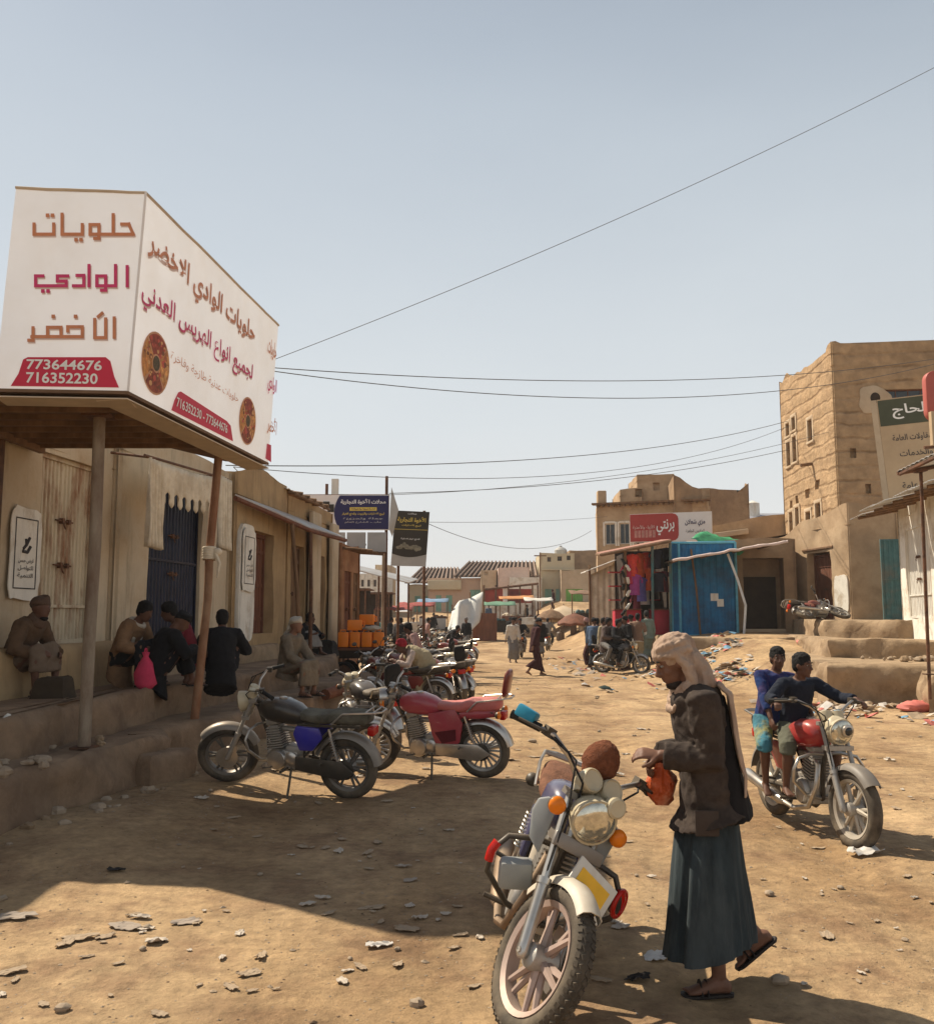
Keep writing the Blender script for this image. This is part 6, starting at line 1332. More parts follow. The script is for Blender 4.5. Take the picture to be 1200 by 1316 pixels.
    if guard:
        m = MB()
        for s in (-1, 1): m.tube([(.28, 0, .66), (.30, .12 * s, .67), (.32, .25 * s, .64), (.33, .30 * s, .56), (.30, .29 * s, .46), (.24, .16 * s, .34), (.22, .02 * s, .30)], .014, 8)
        g = m.build('crash_guard', CHRM if not hero else BFRM, t, smooth=45)
        if hero:
            for s in (-1, 1): m = MB(); m.tube([(.327, .288 * s, .60), (.33, .302 * s, .56), (.318, .298 * s, .51)], .022, 8); m.build('guard_pad', REDL, g, smooth=45)
    if rack:
        m = MB()
        for s in (-1, 1): m.tube([(-.5, .15 * s, .76), (-.62, .16 * s, .87), (-.9, .13 * s, .90), (-.98, .06 * s, .90)], .01, 6)
        m.tube([(-.98, -.06, .90), (-.98, .06, .90)], .01, 6)
        for x in (-.84, -.91): m.tube([(x, -.13, .90), (x, .13, .90)], .008, 6)
        m.build('rear_rack', CHRM, t, smooth=45)
    if backrest:
        m = MB(); m.loft(superloft([(0, .10, -.13, .13), (.02, .115, -.15, .15), (.05, .11, -.14, .14), (.065, .08, -.11, .11)], 16, .5)); m.v = [V((-.9 - p.x * .9 - .2 * (p.z), p.y, 1.05 + p.z)) for p in m.v]; m.build('backrest', backrest, t, smooth=60)
    if plate_front:
        m = MB(); m.M = SM @ Matrix.Translation((.60, .09, .62)) @ Matrix.Rotation(-.35, 4, 'Y') @ Matrix.Rotation(-.3, 4, 'X'); m.box((0, 0, 0), (.012, .23, .17)); p = m.build('number_plate', SHTW, t, bevel=.004)
        m = MB(); m.M = SM @ Matrix.Translation((.60, .09, .62)) @ Matrix.Rotation(-.35, 4, 'Y') @ Matrix.Rotation(-.3, 4, 'X'); m.box((.008, 0, -.005), (.004, .17, .11)); m.build('yellow_panel', M('sun faded yellow plate', (.88, .50, .04), .6, var=.12, scale=9, bump=0), p)
    return t, SM
def gz(x, y): return hgt(x, y)
def place(p): return (p[0], p[1], gz(p[0], p[1]))
# --- the near motorcycle facing the camera
def hero_bike():
    f = G(700, 1322); yaw = radians(-93); pos = (f.x - .70 * cos(yaw) - .135, f.y - .70 * sin(yaw))
    t, SM = bike('motorcycle', 'dusty blue motorcycle facing the camera with cream wrapped headlight and orange indicators', place(pos), yaw, roll=radians(-20), steer=radians(25), tank=(.018, .03, .11), tname='blue', cast=6, hero=True, wrap=True,
              plate_front=True, fend=M('cream white fender', (.56, .52, .44), .5, var=.15, scale=5, dust=.6, col2=(.3, .22, .14), amt=.6, bump=0), rims=M('dusty rose grey rim', (.42, .31, .27), .5, metal=.3, var=.2, scale=8, dust=.4, bump=0), seat=M('brown seat fleece', (.20, .09, .05), .95, var=.3, scale=20, bump=.3, bscale=90))
    t.scale = (1.06, 1.06, 1.06)
    # brown furry cover over the dials and cream padded tops
    m = MB(); m.ell((0, 0, 0), (.078, .086, .105), nu=40, nv=26); m.v = [SM @ (V((.335, 0, 1.085)) + p * (1 + .05 * noise.noise(p * 60) + .04 * noise.noise(p * 140)) * (1 if p.z > -.03 else .92)) for p in m.v]; m.build('dial_cover', M('brown fur cover', (.22, .075, .035), .98, var=.3, scale=40, bump=.4, bscale=120), t, smooth=70)
    for s in (-1, 1):
        m = MB(); m.M = SM; m.lathe((.40, .056 * s, .985), (.75, 0, .45), [(.03, -.04), (.046, -.02), (.054, .02), (.054, .055), (.048, .062), (.043, .056), (.01, .054)], 22); m.v = [p + V((0, 0, .004 * noise.noise(p * 40))) for p in m.v]; m.build('dial_pod', CREM, t, smooth=40)
    m = MB(); m.M = SM; m.lathe((.50, .045, .955), (.95, 0, .2), [(.02, 0), (.042, .015), (.045, .06), (.036, .068), (.01, .066)], 18); m.build('running_lamp', CREM, t, smooth=45)
    m = MB(); m.M = SM; m.box((.19, -.36, 1.105), (.10, .07, .06), Euler((0, 0, .75))); m.build('switch_box', M('turquoise switch plastic', (.02, .22, .34), .4, var=.15, bump=0), t, bevel=.012)
    m = MB(); m.M = SM; m.box((.515, 0, .735), (.02, .26, .06), Euler((0, -.3, 0))); m.build('fork_badge', M('grey badge bar', (.22, .2, .18), .45, var=.2, metal=.4, bump=0), t, bevel=.006)
    for s in (-1, 1):
        m = MB(); pts = [(.41, .11 * s, .63), (.38, .17 * s, .68), (.36, .195 * s, .79), (.38, .185 * s, .85), (.41, .14 * s, .88), (.43, .10 * s, .83)]; m.plate(pts, (-.03, 0, 0)); m.build('leg_shield', M('pale grey fairing', (.22, .25, .27), .45, var=.15, dust=.4, bump=0), t, bevel=.01)
    m = MB(); m.box((.33, -.17, .50), (.07, .15, .14), Euler((.3, .3, .2))); m.build('toolbox', M('grey blue toolbox', (.27, .31, .33), .45, var=.15, dust=.4, bump=0), t, bevel=.022)
    m = MB(); m.lathe((.35, .2, .56), (1, 0, -.1), [(.03, -.05), (.05, 0), (.055, .02), (.05, .03), (.01, .034)], 16); m.build('spot_lamp', BFRM, t, smooth=50)
    m = MB(); m.torus((.335, .30, .54), (.5, .8, 0), .056, .012, 20, 8); m.build('red_reflector', REDL, t, smooth=60)
    m = MB(); m.lathe((.335, .30, .54), (.5, .8, 0), [(.01, -.05), (.05, -.03), (.056, .0), (.02, .012)], 16); m.build('fog_lamp', BFRM, t, smooth=60)
hero_bike()
def parked():
    r_, f_ = G(447, 1026), P(262, 1000, 9.75); d = V((f_.x - r_.x, f_.y - r_.y)); yaw = atan2(d.y, d.x); pos = (r_.x + .62 * cos(yaw), r_.y + .62 * sin(yaw))
    bike('motorcycle', 'black motorcycle parked side on against the kerb with a blue side panel', (pos[0], pos[1], gz(*pos) + .03), yaw, roll=radians(-9), pitch=radians(-4), steer=radians(22), tank=(.012, .012, .013), tname='black', cast=6, wrap=True, cover_side=paint('violet blue', (.02, .02, .32)), fend=M('dusty grey fender', (.17, .16, .15), .45, metal=.3, var=.25, scale=6, dust=.6, bump=0), rims=M('dull dark rim', (.12, .115, .11), .5, metal=.4, var=.3, dust=.4, bump=0), seat=M('grey green seat blanket', (.11, .10, .075), .98, var=.4, scale=9, col2=(.24, .22, .17), amt=.6, bump=.25, bscale=60), fuzzy=True, sig=False)
    r_ = G(622, 1000); yaw = radians(163); pos = (r_.x + .62 * cos(yaw), r_.y + .62 * sin(yaw))
    PINK = (.36, .035, .06); PP = M('dusty pink panel paint', PINK, .38, var=.12, scale=5, dust=.3, bump=0, coat=.3)
    bike('motorcycle', 'crimson pink motorcycle with pink seat and red backrest parked on the sunlit dirt', place(pos), yaw, roll=radians(-8), steer=radians(15), tank=PINK, tname='pink', cast=18, panel=PP, seat=M('pink vinyl seat', (.52, .13, .12), .55, var=.12, scale=6, dust=.25, bump=.03), backrest=paint('deep red', (.16, .012, .012)), guard=True, fend=CHRM, mirror=False)
    # saddle cloth on the pink seat's front
    protoA, _ = bike('motorcycle', 'dusty red black motorcycle nose in beyond the pink one', place(G(560, 905)), radians(150), roll=radians(-8), tank=(.16, .015, .015), tname='dark red', cast=6, group='motorcycles parked in the crowded row', mirror=True)
    protoB, _ = bike('motorcycle', 'black and chrome motorcycle wedged between the black and the pink machines', place(G(478, 962)), radians(120), roll=radians(-8), tank=(.05, .05, .055), tname='charcoal', cast=6, group='motorcycles parked in the crowded row', mirror=False, wrap=True, backrest=BLCK)
    L = [(protoA, 522, 915, 165, 'grey dusted motorcycle standing just behind the pink one'), (protoB, 590, 905, 100, 'charcoal motorcycle at the sunlit end of the parked row, front wheel outward'),
         (protoA, 505, 880, 140, 'motorcycle half hidden behind the man in the khaki cloth'), (protoB, 545, 872, 155, 'motorcycle beside the red turbaned man'), (protoA, 575, 862, 170, 'motorcycle parked beyond the red turbaned man'),
         (protoB, 520, 858, 150, 'small distant motorcycle near the jerrycan cart'), (protoA, 548, 846, 165, 'small distant motorcycle under the black hanging banner'), (protoB, 572, 838, 160, 'farthest motorcycle of the crowded parked row'), (protoA, 530, 838, 150, 'distant motorcycle by the street pole'), (protoA, 492, 905, 130, 'motorcycle squeezed beside the mud mound'), (protoB, 560, 880, 175, 'motorcycle with its rear wheel toward the sunny street, third from the pink one'), (protoB, 498, 862, 120, 'motorcycle standing in front of the jerrycan cart'), (protoA, 585, 852, 165, 'motorcycle at the sunny edge beyond the red turbaned man'), (protoB, 560, 832, 140, 'small far motorcycle behind the bending man'), (protoA, 515, 893, 120, 'motorcycle between the mud mound and the grey dusted one'), (protoB, 535, 888, 165, 'motorcycle right behind the red backrest of the pink one'), (protoA, 540, 858, 110, 'motorcycle nose on to the jerrycan cart, half hidden by riders'), (protoB, 515, 846, 170, 'far motorcycle beside the navy banner post'), (protoA, 585, 832, 175, 'far motorcycle standing alone before the tarpaulin tent'), (protoB, 545, 828, 150, 'tiny motorcycle at the far end by the tarpaulin tent')]
    for pr, u, v, yw, lb in L:
        c = copy_tree(pr); p = G(u, v); c.location = place(p); c.rotation_euler = (radians(-8), 0, radians(yw)); c['label'] = lb; tag(c, group='motorcycles parked in the crowded row')
    return protoA, protoB
PROTO_A, PROTO_B = parked()
def ridden(u, v, yaw, label, proto, roll=0):
    c = copy_tree(proto); p = G(u, v); c.location = place(p); c.rotation_euler = (roll, 0, radians(yaw)); c['label'] = label
    if 'group' in c: del c['group']
    for ch in list(c.children):
        if ch.name.startswith('kickstand'): bpy.data.objects.remove(ch)
    return c
_f, _r = G(1100, 1090), G(1012, 1046); _d = V((_f.x - _r.x, _f.y - _r.y)); BOYS_YAW = atan2(_d.y, _d.x) + radians(4)
BOYS_POS = (_f.x - .68 * cos(BOYS_YAW), _f.y - .68 * sin(BOYS_YAW))
bike('motorcycle', 'red tanked motorcycle ridden by two boys toward the camera', place(BOYS_POS), BOYS_YAW, roll=radians(0), steer=radians(4), tank=(.34, .012, .018), tname='red', cast=6, wrap='full', stand=False, fend=M('grey dusty fender', (.13, .125, .12), .5, var=.2, dust=.4, bump=0), rims=M('pale alloy rim', (.42, .38, .32), .5, metal=.3, var=.12, dust=.3, bump=0), sig=False)
RIDE1 = ridden(798, 866, -35, 'motorcycle with glinting wheels carrying two riders before the clothing stall', PROTO_B)
RIDE2 = ridden(668, 846, -100, 'motorcycle coming toward the camera just behind the dark robed walker', PROTO_A)
RIDE3 = ridden(602, 826, -60, 'lone distant motorcycle crossing the sunny street end', PROTO_A)
RIDE4 = ridden(704, 836, 80, 'motorcycle riding away beyond the dark robed walker', PROTO_B)
ridden(640, 808, -80, 'farthest motorcycle arriving along the street beside the low banner wall', PROTO_A)
# fallen skeleton of a motorcycle on the top terrace
_c = copy_tree(PROTO_A); _p = P(1064, 797, 27.2); _c.location = (_p.x, _p.y, 1.72); _c.rotation_euler = (radians(-62), 0, radians(20)); _c['label'] = 'broken motorcycle lying on the topmost sunny terrace by the barred door'
del _c['group']
# ================================================================== PEOPLE
SKIN = M('brown skin', (.20, .10, .062), .6, var=.12, scale=14, bump=.01)
SKND = M('dark brown skin', (.115, .055, .035), .6, var=.12, scale=14, bump=.01)
HAIR = M('black hair', (.008, .007, .007), .8, var=.4, scale=40, bump=.2, bscale=150)
EYEW = M('eye white', (.26, .23, .2), .3, var=.05, bump=0); EYEB = M('dark iris', (.01, .006, .004), .2, var=.1, bump=0)
LEATH = M('dark sandal leather', (.022, .016, .013), .6, var=.3, scale=12, bump=.05)
def cloth(nm, c, var=.16, col2=None, amt=.5, s2=6): return M('cloth ' + nm, c, .95, var=var, scale=9, col2=col2, amt=amt, scale2=s2, bump=.10, bscale=70)
def ik(a, b, l1, l2, hint):
    d = b - a; L = min(d.length, (l1 + l2) * .999); dn = d.normalized(); b2 = a + dn * L
    x = (l1 * l1 - l2 * l2 + L * L) / (2 * L); h = sqrt(max(0, l1 * l1 - x * x)); hv = V(hint); hv = hv - dn * hv.dot(dn)
    hv = hv.normalized() if hv.length > 1e-6 else dn.orthogonal().normalized()
    return a + dn * x + hv * h, b2
def hand_mesh(m, w, d, pn, side, curl=.5, s=1.0, spread=.25):
    """palm and five fingers; w wrist, d direction, pn palm normal, side +1 left / -1 right"""
    d = d.normalized(); pn = (pn - d * pn.dot(d)).normalized(); x = d.cross(pn) * side      # x points to the thumb side
    sec = [(0, .024, .018), (.02, .028, .016), (.055, .040, .014), (.088, .042, .012), (.096, .036, .009)]; rings = []
    for a, hw, ht in sec: rings.append([w + d * a * s + (x * (hw * cos(t)) + pn * (ht * sin(t))) * s for t in [2 * pi * i / 12 for i in range(12)]])
    m.loft(rings)
    for i, (L, r) in enumerate(((.070, .0088), (.078, .009), (.072, .0088), (.056, .0078))):
        o = (.030 - .020 * i); p = w + (d * .088 + x * o) * s; dd = (d + x * (spread * (1.5 - i) * .18)).normalized(); pts = [p - dd * .02 * s, p]; a = 0
        for j, f in enumerate((.45, .32, .27)):
            a += curl * (.55 + .25 * j) + .06 * i; v = dd * cos(a) + pn * sin(a); pts.append(pts[-1] + v * L * f * s)
        m.tube(pts, [r * s, r * 1.05 * s, r * s, r * .93 * s, r * .75 * s], 8)
    p = w + (d * .022 + x * .026) * s; v = (x * .75 + d * .62 + pn * .25).normalized(); q = p + v * .042 * s; v2 = (x * .25 + d * .9 + pn * .45 * (curl + .3)).normalized(); m.tube([p - v * .015 * s, p, q, q + v2 * .03 * s, q + v2 * .05 * s], [.013 * s, .0135 * s, .0115 * s, .0105 * s, .008 * s], 8)
def person(label, loc, yaw, pelvis=(0, .93), lean=4, hunch=6, head=(0, 0), hands=None, feet=None, wear=(), skin=None, scale=1.0, vox=.014, curl=.5, group=None, elbow=None, knee=None, fat=1.0,
           roll=0, tw=0, gscale=None, handdir=None, name='person', hem=.12, sandals=True, palm=None, extra=None, beard=False):
    sk = skin or SKIN; t = thing(name, label, 'person', loc, (0, 0, yaw), group); t.scale = (scale,) * 3
    P0 = V((pelvis[0], 0, pelvis[1])) if len(pelvis) == 2 else V(pelvis)
    A = radians(lean); B_ = radians(lean + hunch); RX = Matrix.Rotation(-radians(roll), 3, 'X')
    sp = [P0 + V((0, 0, -.06)), P0, P0 + RX @ V((sin(A), 0, cos(A))) * .20]; sp.append(sp[-1] + RX @ V((sin((A + B_) / 2), 0, cos((A + B_) / 2))) * .17); sp.append(sp[-1] + RX @ V((sin(B_), 0, cos(B_))) * .13)
    ub = (sp[4] - sp[3]).normalized(); neck = sp[4] + ub * .02
    RZ = Matrix.Rotation(radians(tw), 3, 'Z'); lat = RZ @ RX @ V((0, 1, 0)); fw = lat.cross(ub).normalized()
    sh = {s: sp[4] - ub * .03 + lat * (.175 * s) for s in (1, -1)}
    hd = Matrix.Rotation(radians(yaw_ := head[1]), 3, 'Z') @ Matrix.Rotation(radians(head[0]), 3, 'Y')
    hp = neck + ub * .055 + V((.02, 0, 0)); hc = hp + hd @ V((.018, 0, .105))
    hips = {s: P0 + V((0, .09 * s, -.03)) for s in (1, -1)}
    feet = feet or {1: (.05, .10, .08, 0, 0), -1: (-.05, -.10, .08, 0, 0)}
    hands = hands or {1: (.06, .26, .80), -1: (.06, -.26, .80)}
    kn, an, el, wr = {}, {}, {}, {}
    for s in (1, -1):
        f = feet[s]; h = (knee or {}).get(s, (1, .12 * s, .0)); kn[s], an[s] = ik(hips[s], V(f[:3]), .44, .42, h)
        h = (elbow or {}).get(s, (-.5, .5 * s, -.4)); el[s], wr[s] = ik(sh[s], V(hands[s]), .295, .26, h)
    J = dict(sp=sp, neck=neck, ub=ub, lat=lat, fw=fw, sh=sh, hd=hd, hc=hc, hips=hips, kn=kn, an=an, el=el, wr=wr, feet=feet, P0=P0)
    def torso(off, z0=0, z1=5, grow=0):
        rings = []; data = [(.155, .115), (.160, .118), (.145, .105), (.165, .115), (.150, .10)]
        cs = list(sp); 
        if z0 < 0: cs = [sp[0] + V((0, 0, z0))] + cs; data = [(.165 + grow, .13 + grow)] + data
        cs.append(neck + ub * .01); data = data + [(.075, .07)]
        for (a, b), c in zip(data, cs):
            rings.append([c + lat * ((a * fat + off) * cos(q)) + fw * ((b * fat + off) * sin(q)) for q in [2 * pi * i / 18 for i in range(18)]])
        return rings
    # ---- one continuous body
    m = MB(); m.loft(torso(0))
    m.tube([sp[4] - ub * .02, neck + ub * .03, hp + V((.005, 0, .03)), hc + hd @ V((-.01, 0, -.02))], [.07, .058, .054, .05], 12)
    m.ell(hc + hd @ V((-.012, 0, .012)), (.098, .077, .102), hd, 18, 12); m.ell(hc + hd @ V((.03, 0, -.055)), (.06, .056, .07), hd, 14, 10)
    if vox < .013:
        m.ell(hc + hd @ V((.064, 0, -.108)), (.022, .026, .02), hd); m.tube([hc + hd @ V(p) for p in ((.078, 0, .018), (.094, 0, -.012), (.108, 0, -.034), (.09, 0, -.045))], [.009, .011, .0155, .011], 10)
        m.ell(hc + hd @ V((.070, 0, .026)), (.018, .052, .012), hd)
        for s in (-1, 1): m.ell(hc + hd @ V((.058, .036 * s, -.032)), (.024, .022, .026), hd); m.ell(hc + hd @ V((-.008, .078 * s, -.012)), (.022, .011, .032), hd); m.ell(hc + hd @ V((.094, .010 * s, -.037)), (.010, .009, .007), hd)
        m.ell(hc + hd @ V((.080, 0, -.066)), (.014, .024, .008), hd); m.ell(hc + hd @ V((.078, 0, -.079)), (.014, .021, .008), hd)
    else:
        m.ell(hc + hd @ V((.09, 0, -.02)), (.024, .016, .024), hd)
    for s in (1, -1):
        m.tube([sh[s] - lat * (.06 * s) - ub * .01, sh[s], sh[s].lerp(el[s], .35), el[s], el[s].lerp(wr[s], .3), wr[s]], [.055, .052, .047, .038, .038, .026], 12)
        dd = (wr[s] - el[s]).normalized()
        if handdir and s in handdir: dd = V(handdir[s]).normalized()
        pn = V(palm[s]) if palm and s in palm else V((-.1, -s, -.3))
        if vox < .02: hand_mesh(m, wr[s] - dd * .005, dd, pn, s, curl if not isinstance(curl, dict) else curl[s], 1.0)
        else: m.ell(wr[s] + dd * .08, (.03, .03, .08), dd.to_track_quat('Z', 'Y'))
        m.tube([hips[s] + V((0, 0, .05)), hips[s], hips[s].lerp(kn[s], .4), kn[s], kn[s].lerp(an[s], .3), kn[s].lerp(an[s], .75), an[s]], [.08, .088, .075, .053, .055, .038, .036], 12)
        f = feet[s]; fr = Matrix.Rotation(radians(f[3]), 3, 'Z') @ Matrix.Rotation(radians(f[4]), 3, 'Y'); a = an[s]
        m.loft([[a + fr @ V((x, hw * cos(q) + .006 * s * (x > .05), z0 + hz * sin(q))) for q in [2 * pi * i / 10 for i in range(10)]] for x, hw, z0, hz in ((-.06, .018, -.05, .02), (-.045, .032, -.045, .034), (.0, .036, -.03, .048), (.06, .038, -.042, .034), (.12, .045, -.056, .021), (.155, .044, -.062, .014), (.165, .034, -.064, .009))])
        if vox < .009:
            for i in range(5): o = fr @ V((.155 - .006 * i * (1 if i else 0), (.032 - .016 * i) * s * -1, -.062)); m.tube([a + o - fr @ V((.03, 0, 0)), a + o, a + o + fr @ V((.026 - .003 * i, 0, -.003))], [.010, .011 - .001 * i, .007], 7)
    body = m.organic('body', sk, t, vox, 4 if vox < .013 else 2)
    if vox < .013:
        for s in (-1, 1):
            m = MB(); m.ell(hc + hd @ V((.0735, .031 * s, .004)), (.012, .0135, .0068), hd, 12, 8); e = m.build('eye', EYEW, t, smooth=180)
            m = MB(); m.ell(hc + hd @ V((.0825, .031 * s, .003)), (.0058, .0068, .0068), hd, 10, 6); m.build('iris', EYEB, e, smooth=180)
        for s in (-1, 1): m = MB(); m.tube([hc + hd @ V((.0885 - .012 * abs(y - .03) * 20, y * s, .028 + .006 * (1 - abs(y - .034) * 30))) for y in (.012, .03, .05)], [.004, .006, .003], 6); m.build('eyebrow', HAIR, t, smooth=60)
    # ---- clothes
    for g in wear:
        k, mt = g[0], g[1]; o = g[2] if len(g) > 2 else {}
        wrk = dict(wr=o.get('wr', .006 if vox < .013 else .008), wrs=o.get('wrs', 10), seed=len(label))
        gv = o.get('vox', max(vox, .009))
        if k in ('shirt', 'jacket', 'robe'):
            off = .014 if k == 'shirt' else .028; m = MB(); L = o.get('len', .08 if k == 'shirt' else .20); m.loft(torso(off, -L, grow=o.get('grow', .02)))
            sl = o.get('sleeve', .95)
            for s in (1, -1):
                p = [sh[s] - lat * (.08 * s), sh[s] + lat * (.012 * s), sh[s].lerp(el[s], .5), el[s]]; r = [.06 + off, .058 + off, .054 + off, .047 + off]
                if sl > .5: f = (sl - .5) * 2; p += [el[s].lerp(wr[s], f * .5), el[s].lerp(wr[s], f)]; r += [.045 + off, .036 + off * 1.2]
                m.tube(p, r, 14)
            if k == 'jacket': m.torus(neck - ub * .005, ub, .066, .018, 18, 8)
            gm = m.organic('jacket' if k == 'jacket' else k, mt, t, gv, 5, **wrk)
        elif k in ('skirt', 'thobe'):
            m = MB(); rings = []; ln = o.get('hem', hem); fl = o.get('flare', 1.0)
            path = []
            for f in (0, .25, .5, .75, 1): path.append((hips[1].lerp(kn[1], f), hips[-1].lerp(kn[-1], f), (.108 - .02 * f) * (1 if pelvis[-1] > .6 else 1 - .22 * f)))
            for f in (.2, .4, .6, .8, 1): 
                if f <= 1 - ln: path.append((kn[1].lerp(an[1], f), kn[-1].lerp(an[-1], f), (.088 + .03 * f * fl) * (1 if pelvis[-1] > .6 else .74)))
            path = [(P0 + V((0, .07, .12)), P0 + V((0, -.07, .12)), .105)] + path
            for i, (a, b, r) in enumerate(path):
                c = (a + b) / 2; sepv = a - b; nx = path[min(i + 1, len(path) - 1)]; pv = path[max(i - 1, 0)]; tg = ((nx[0] + nx[1]) - (pv[0] + pv[1])).normalized()
                ax1 = (sepv - tg * sepv.dot(tg)); h = ax1.length / 2; ax1 = ax1.normalized() if h > .005 else tg.orthogonal().normalized(); ax2 = tg.cross(ax1)
                k2 = 24; wob = o.get('fold', .014) * min(1, i / 4)
                rings.append([c + ax1 * ((h + r) * cos(q)) * (1 + wob * 4 * sin(q * 5 + i * .2) * .4) + ax2 * ((r * 1.08 + wob * sin(q * 6 + i * .15)) * sin(q)) for q in [2 * pi * j / k2 for j in range(k2)]])
            m.loft(rings); m.organic('skirt' if k == 'skirt' else 'thobe_skirt', mt, t, gv, 4, **wrk)
        elif k == 'trousers' or k == 'shorts':
            e = o.get('to', .95 if k == 'trousers' else .15); m = MB(); m.loft(torso(.012)[:3])
            for s in (1, -1):
                m.tube([hips[s] + V((0, 0, .06)), hips[s], hips[s].lerp(kn[s], .5), kn[s], kn[s].lerp(an[s], e * .5), kn[s].lerp(an[s], e)], [.10, .105, .092, .074, .068, .062] if e > .3 else [.10, .108, .1, .085, .083, .082], 14)
            m.organic(k, mt, t, gv, 4, **wrk)
        elif k == 'hair':
            m = MB(); m.ell(hc + hd @ V((-.022, 0, .030)), (.104, .086, .098), hd, 16, 10); m.ell(hc + hd @ V((-.05, 0, -.02)), (.07, .078, .07), hd)
            for i in range(26): a = i * 2.4; f = (i + .5) / 26; m.ell(hc + hd @ V((-.02 + .088 * cos(a) * sqrt(f), .07 * sin(a) * sqrt(f), .03 + .092 * sqrt(1 - f * .8))), .022, hd, 8, 6)
            m.organic('hair', mt, t, gv, 2, wr=.004, wrs=60)
        elif k == 'beard':
            m = MB(); m.ell(hc + hd @ V((.042, 0, -.108)), (.046, .050, .028), hd); m.ell(hc + hd @ V((.073, 0, -.056)), (.024, .028, .005), hd); m.organic('beard', mt, t, max(.007, vox * .8), 2, wr=.004, wrs=70)
        elif k == 'turban':
            m = MB(); n = 5
            for i in range(n):
                tl = Matrix.Rotation(.16 * (i - 2), 3, 'X') @ Matrix.Rotation(-.12 + .1 * ((i * 7) % 3 - 1), 3, 'Y'); m.torus(hc + hd @ V((-.018, 0, .025 + .018 * i)), hd @ tl @ V((0, 0, 1)), .083 - .006 * abs(i - 1), .027, 22, 8)
            m.ell(hc + hd @ V((-.018, 0, .06)), (.095, .082, .07), hd)
            if o.get('tail'): m.tube([hc + hd @ V((-.1, 0, .02)), hc + hd @ V((-.125, 0, -.08)), sp[4] - fw * .12, sp[3] - fw * .15], [.04, .05, .06, .03], 8, .5)
            if o.get('neck'):
                for i in range(3): m.torus(neck + ub * (.0 + .03 * i) + fw * .02, ub + fw * (.15 * i - .1), .085 - .008 * i, .03, 18, 8)
            m.organic('turban', mt, t, gv, 3, **wrk)
        elif k == 'shawl':
            m = MB(); m.torus(neck + ub * .0, ub, .085, .032, 20, 8)
            for s in (1, -1): m.tube([neck + lat * .07 * s, sp[3] + fw * .12 + lat * .08 * s, sp[2] + fw * .13 + lat * .07 * s], [.035, .045, .05], 8, .4)
            m.organic('shawl', mt, t, gv, 3, **wrk)
        elif k == 'bundle':
            m = MB(); m.loft(torso(.05)[1:]); m.ell(sp[2] - fw * .02 + V((0, 0, -.08)), (.22, .24, .25)); m.organic('wrapped_cloth', mt, t, gv, 4, **wrk)
    if sandals and vox < .02:
        for s in (1, -1):
            f = feet[s]; fr = Matrix.Rotation(radians(f[3]), 3, 'Z') @ Matrix.Rotation(radians(f[4]), 3, 'Y'); a = an[s]; m = MB(); outl = [(-.075, 0), (-.06, .032), (0, .034), (.08, .044), (.15, .05), (.185, .035), (.195, 0), (.185, -.035), (.15, -.05), (.08, -.044), (0, -.034), (-.06, -.032)]
            m.plate([a + fr @ V((x, y, -.074)) for x, y in outl], fr @ V((0, 0, -.016))); sn = m.build('sandal', LEATH, t, bevel=.004)
            m = MB(); 
            for x0, w in ((.07, .04), (.10, .04)): m.tube([a + fr @ V((x0, .048 * q, -.078 + .062 * (1 - q * q))) for q in [-1, -.8, -.4, 0, .4, .8, 1]], .012, 6, .35)
            m.build('strap', LEATH, sn, smooth=60)
    if extra: extra(t, J)
    return t
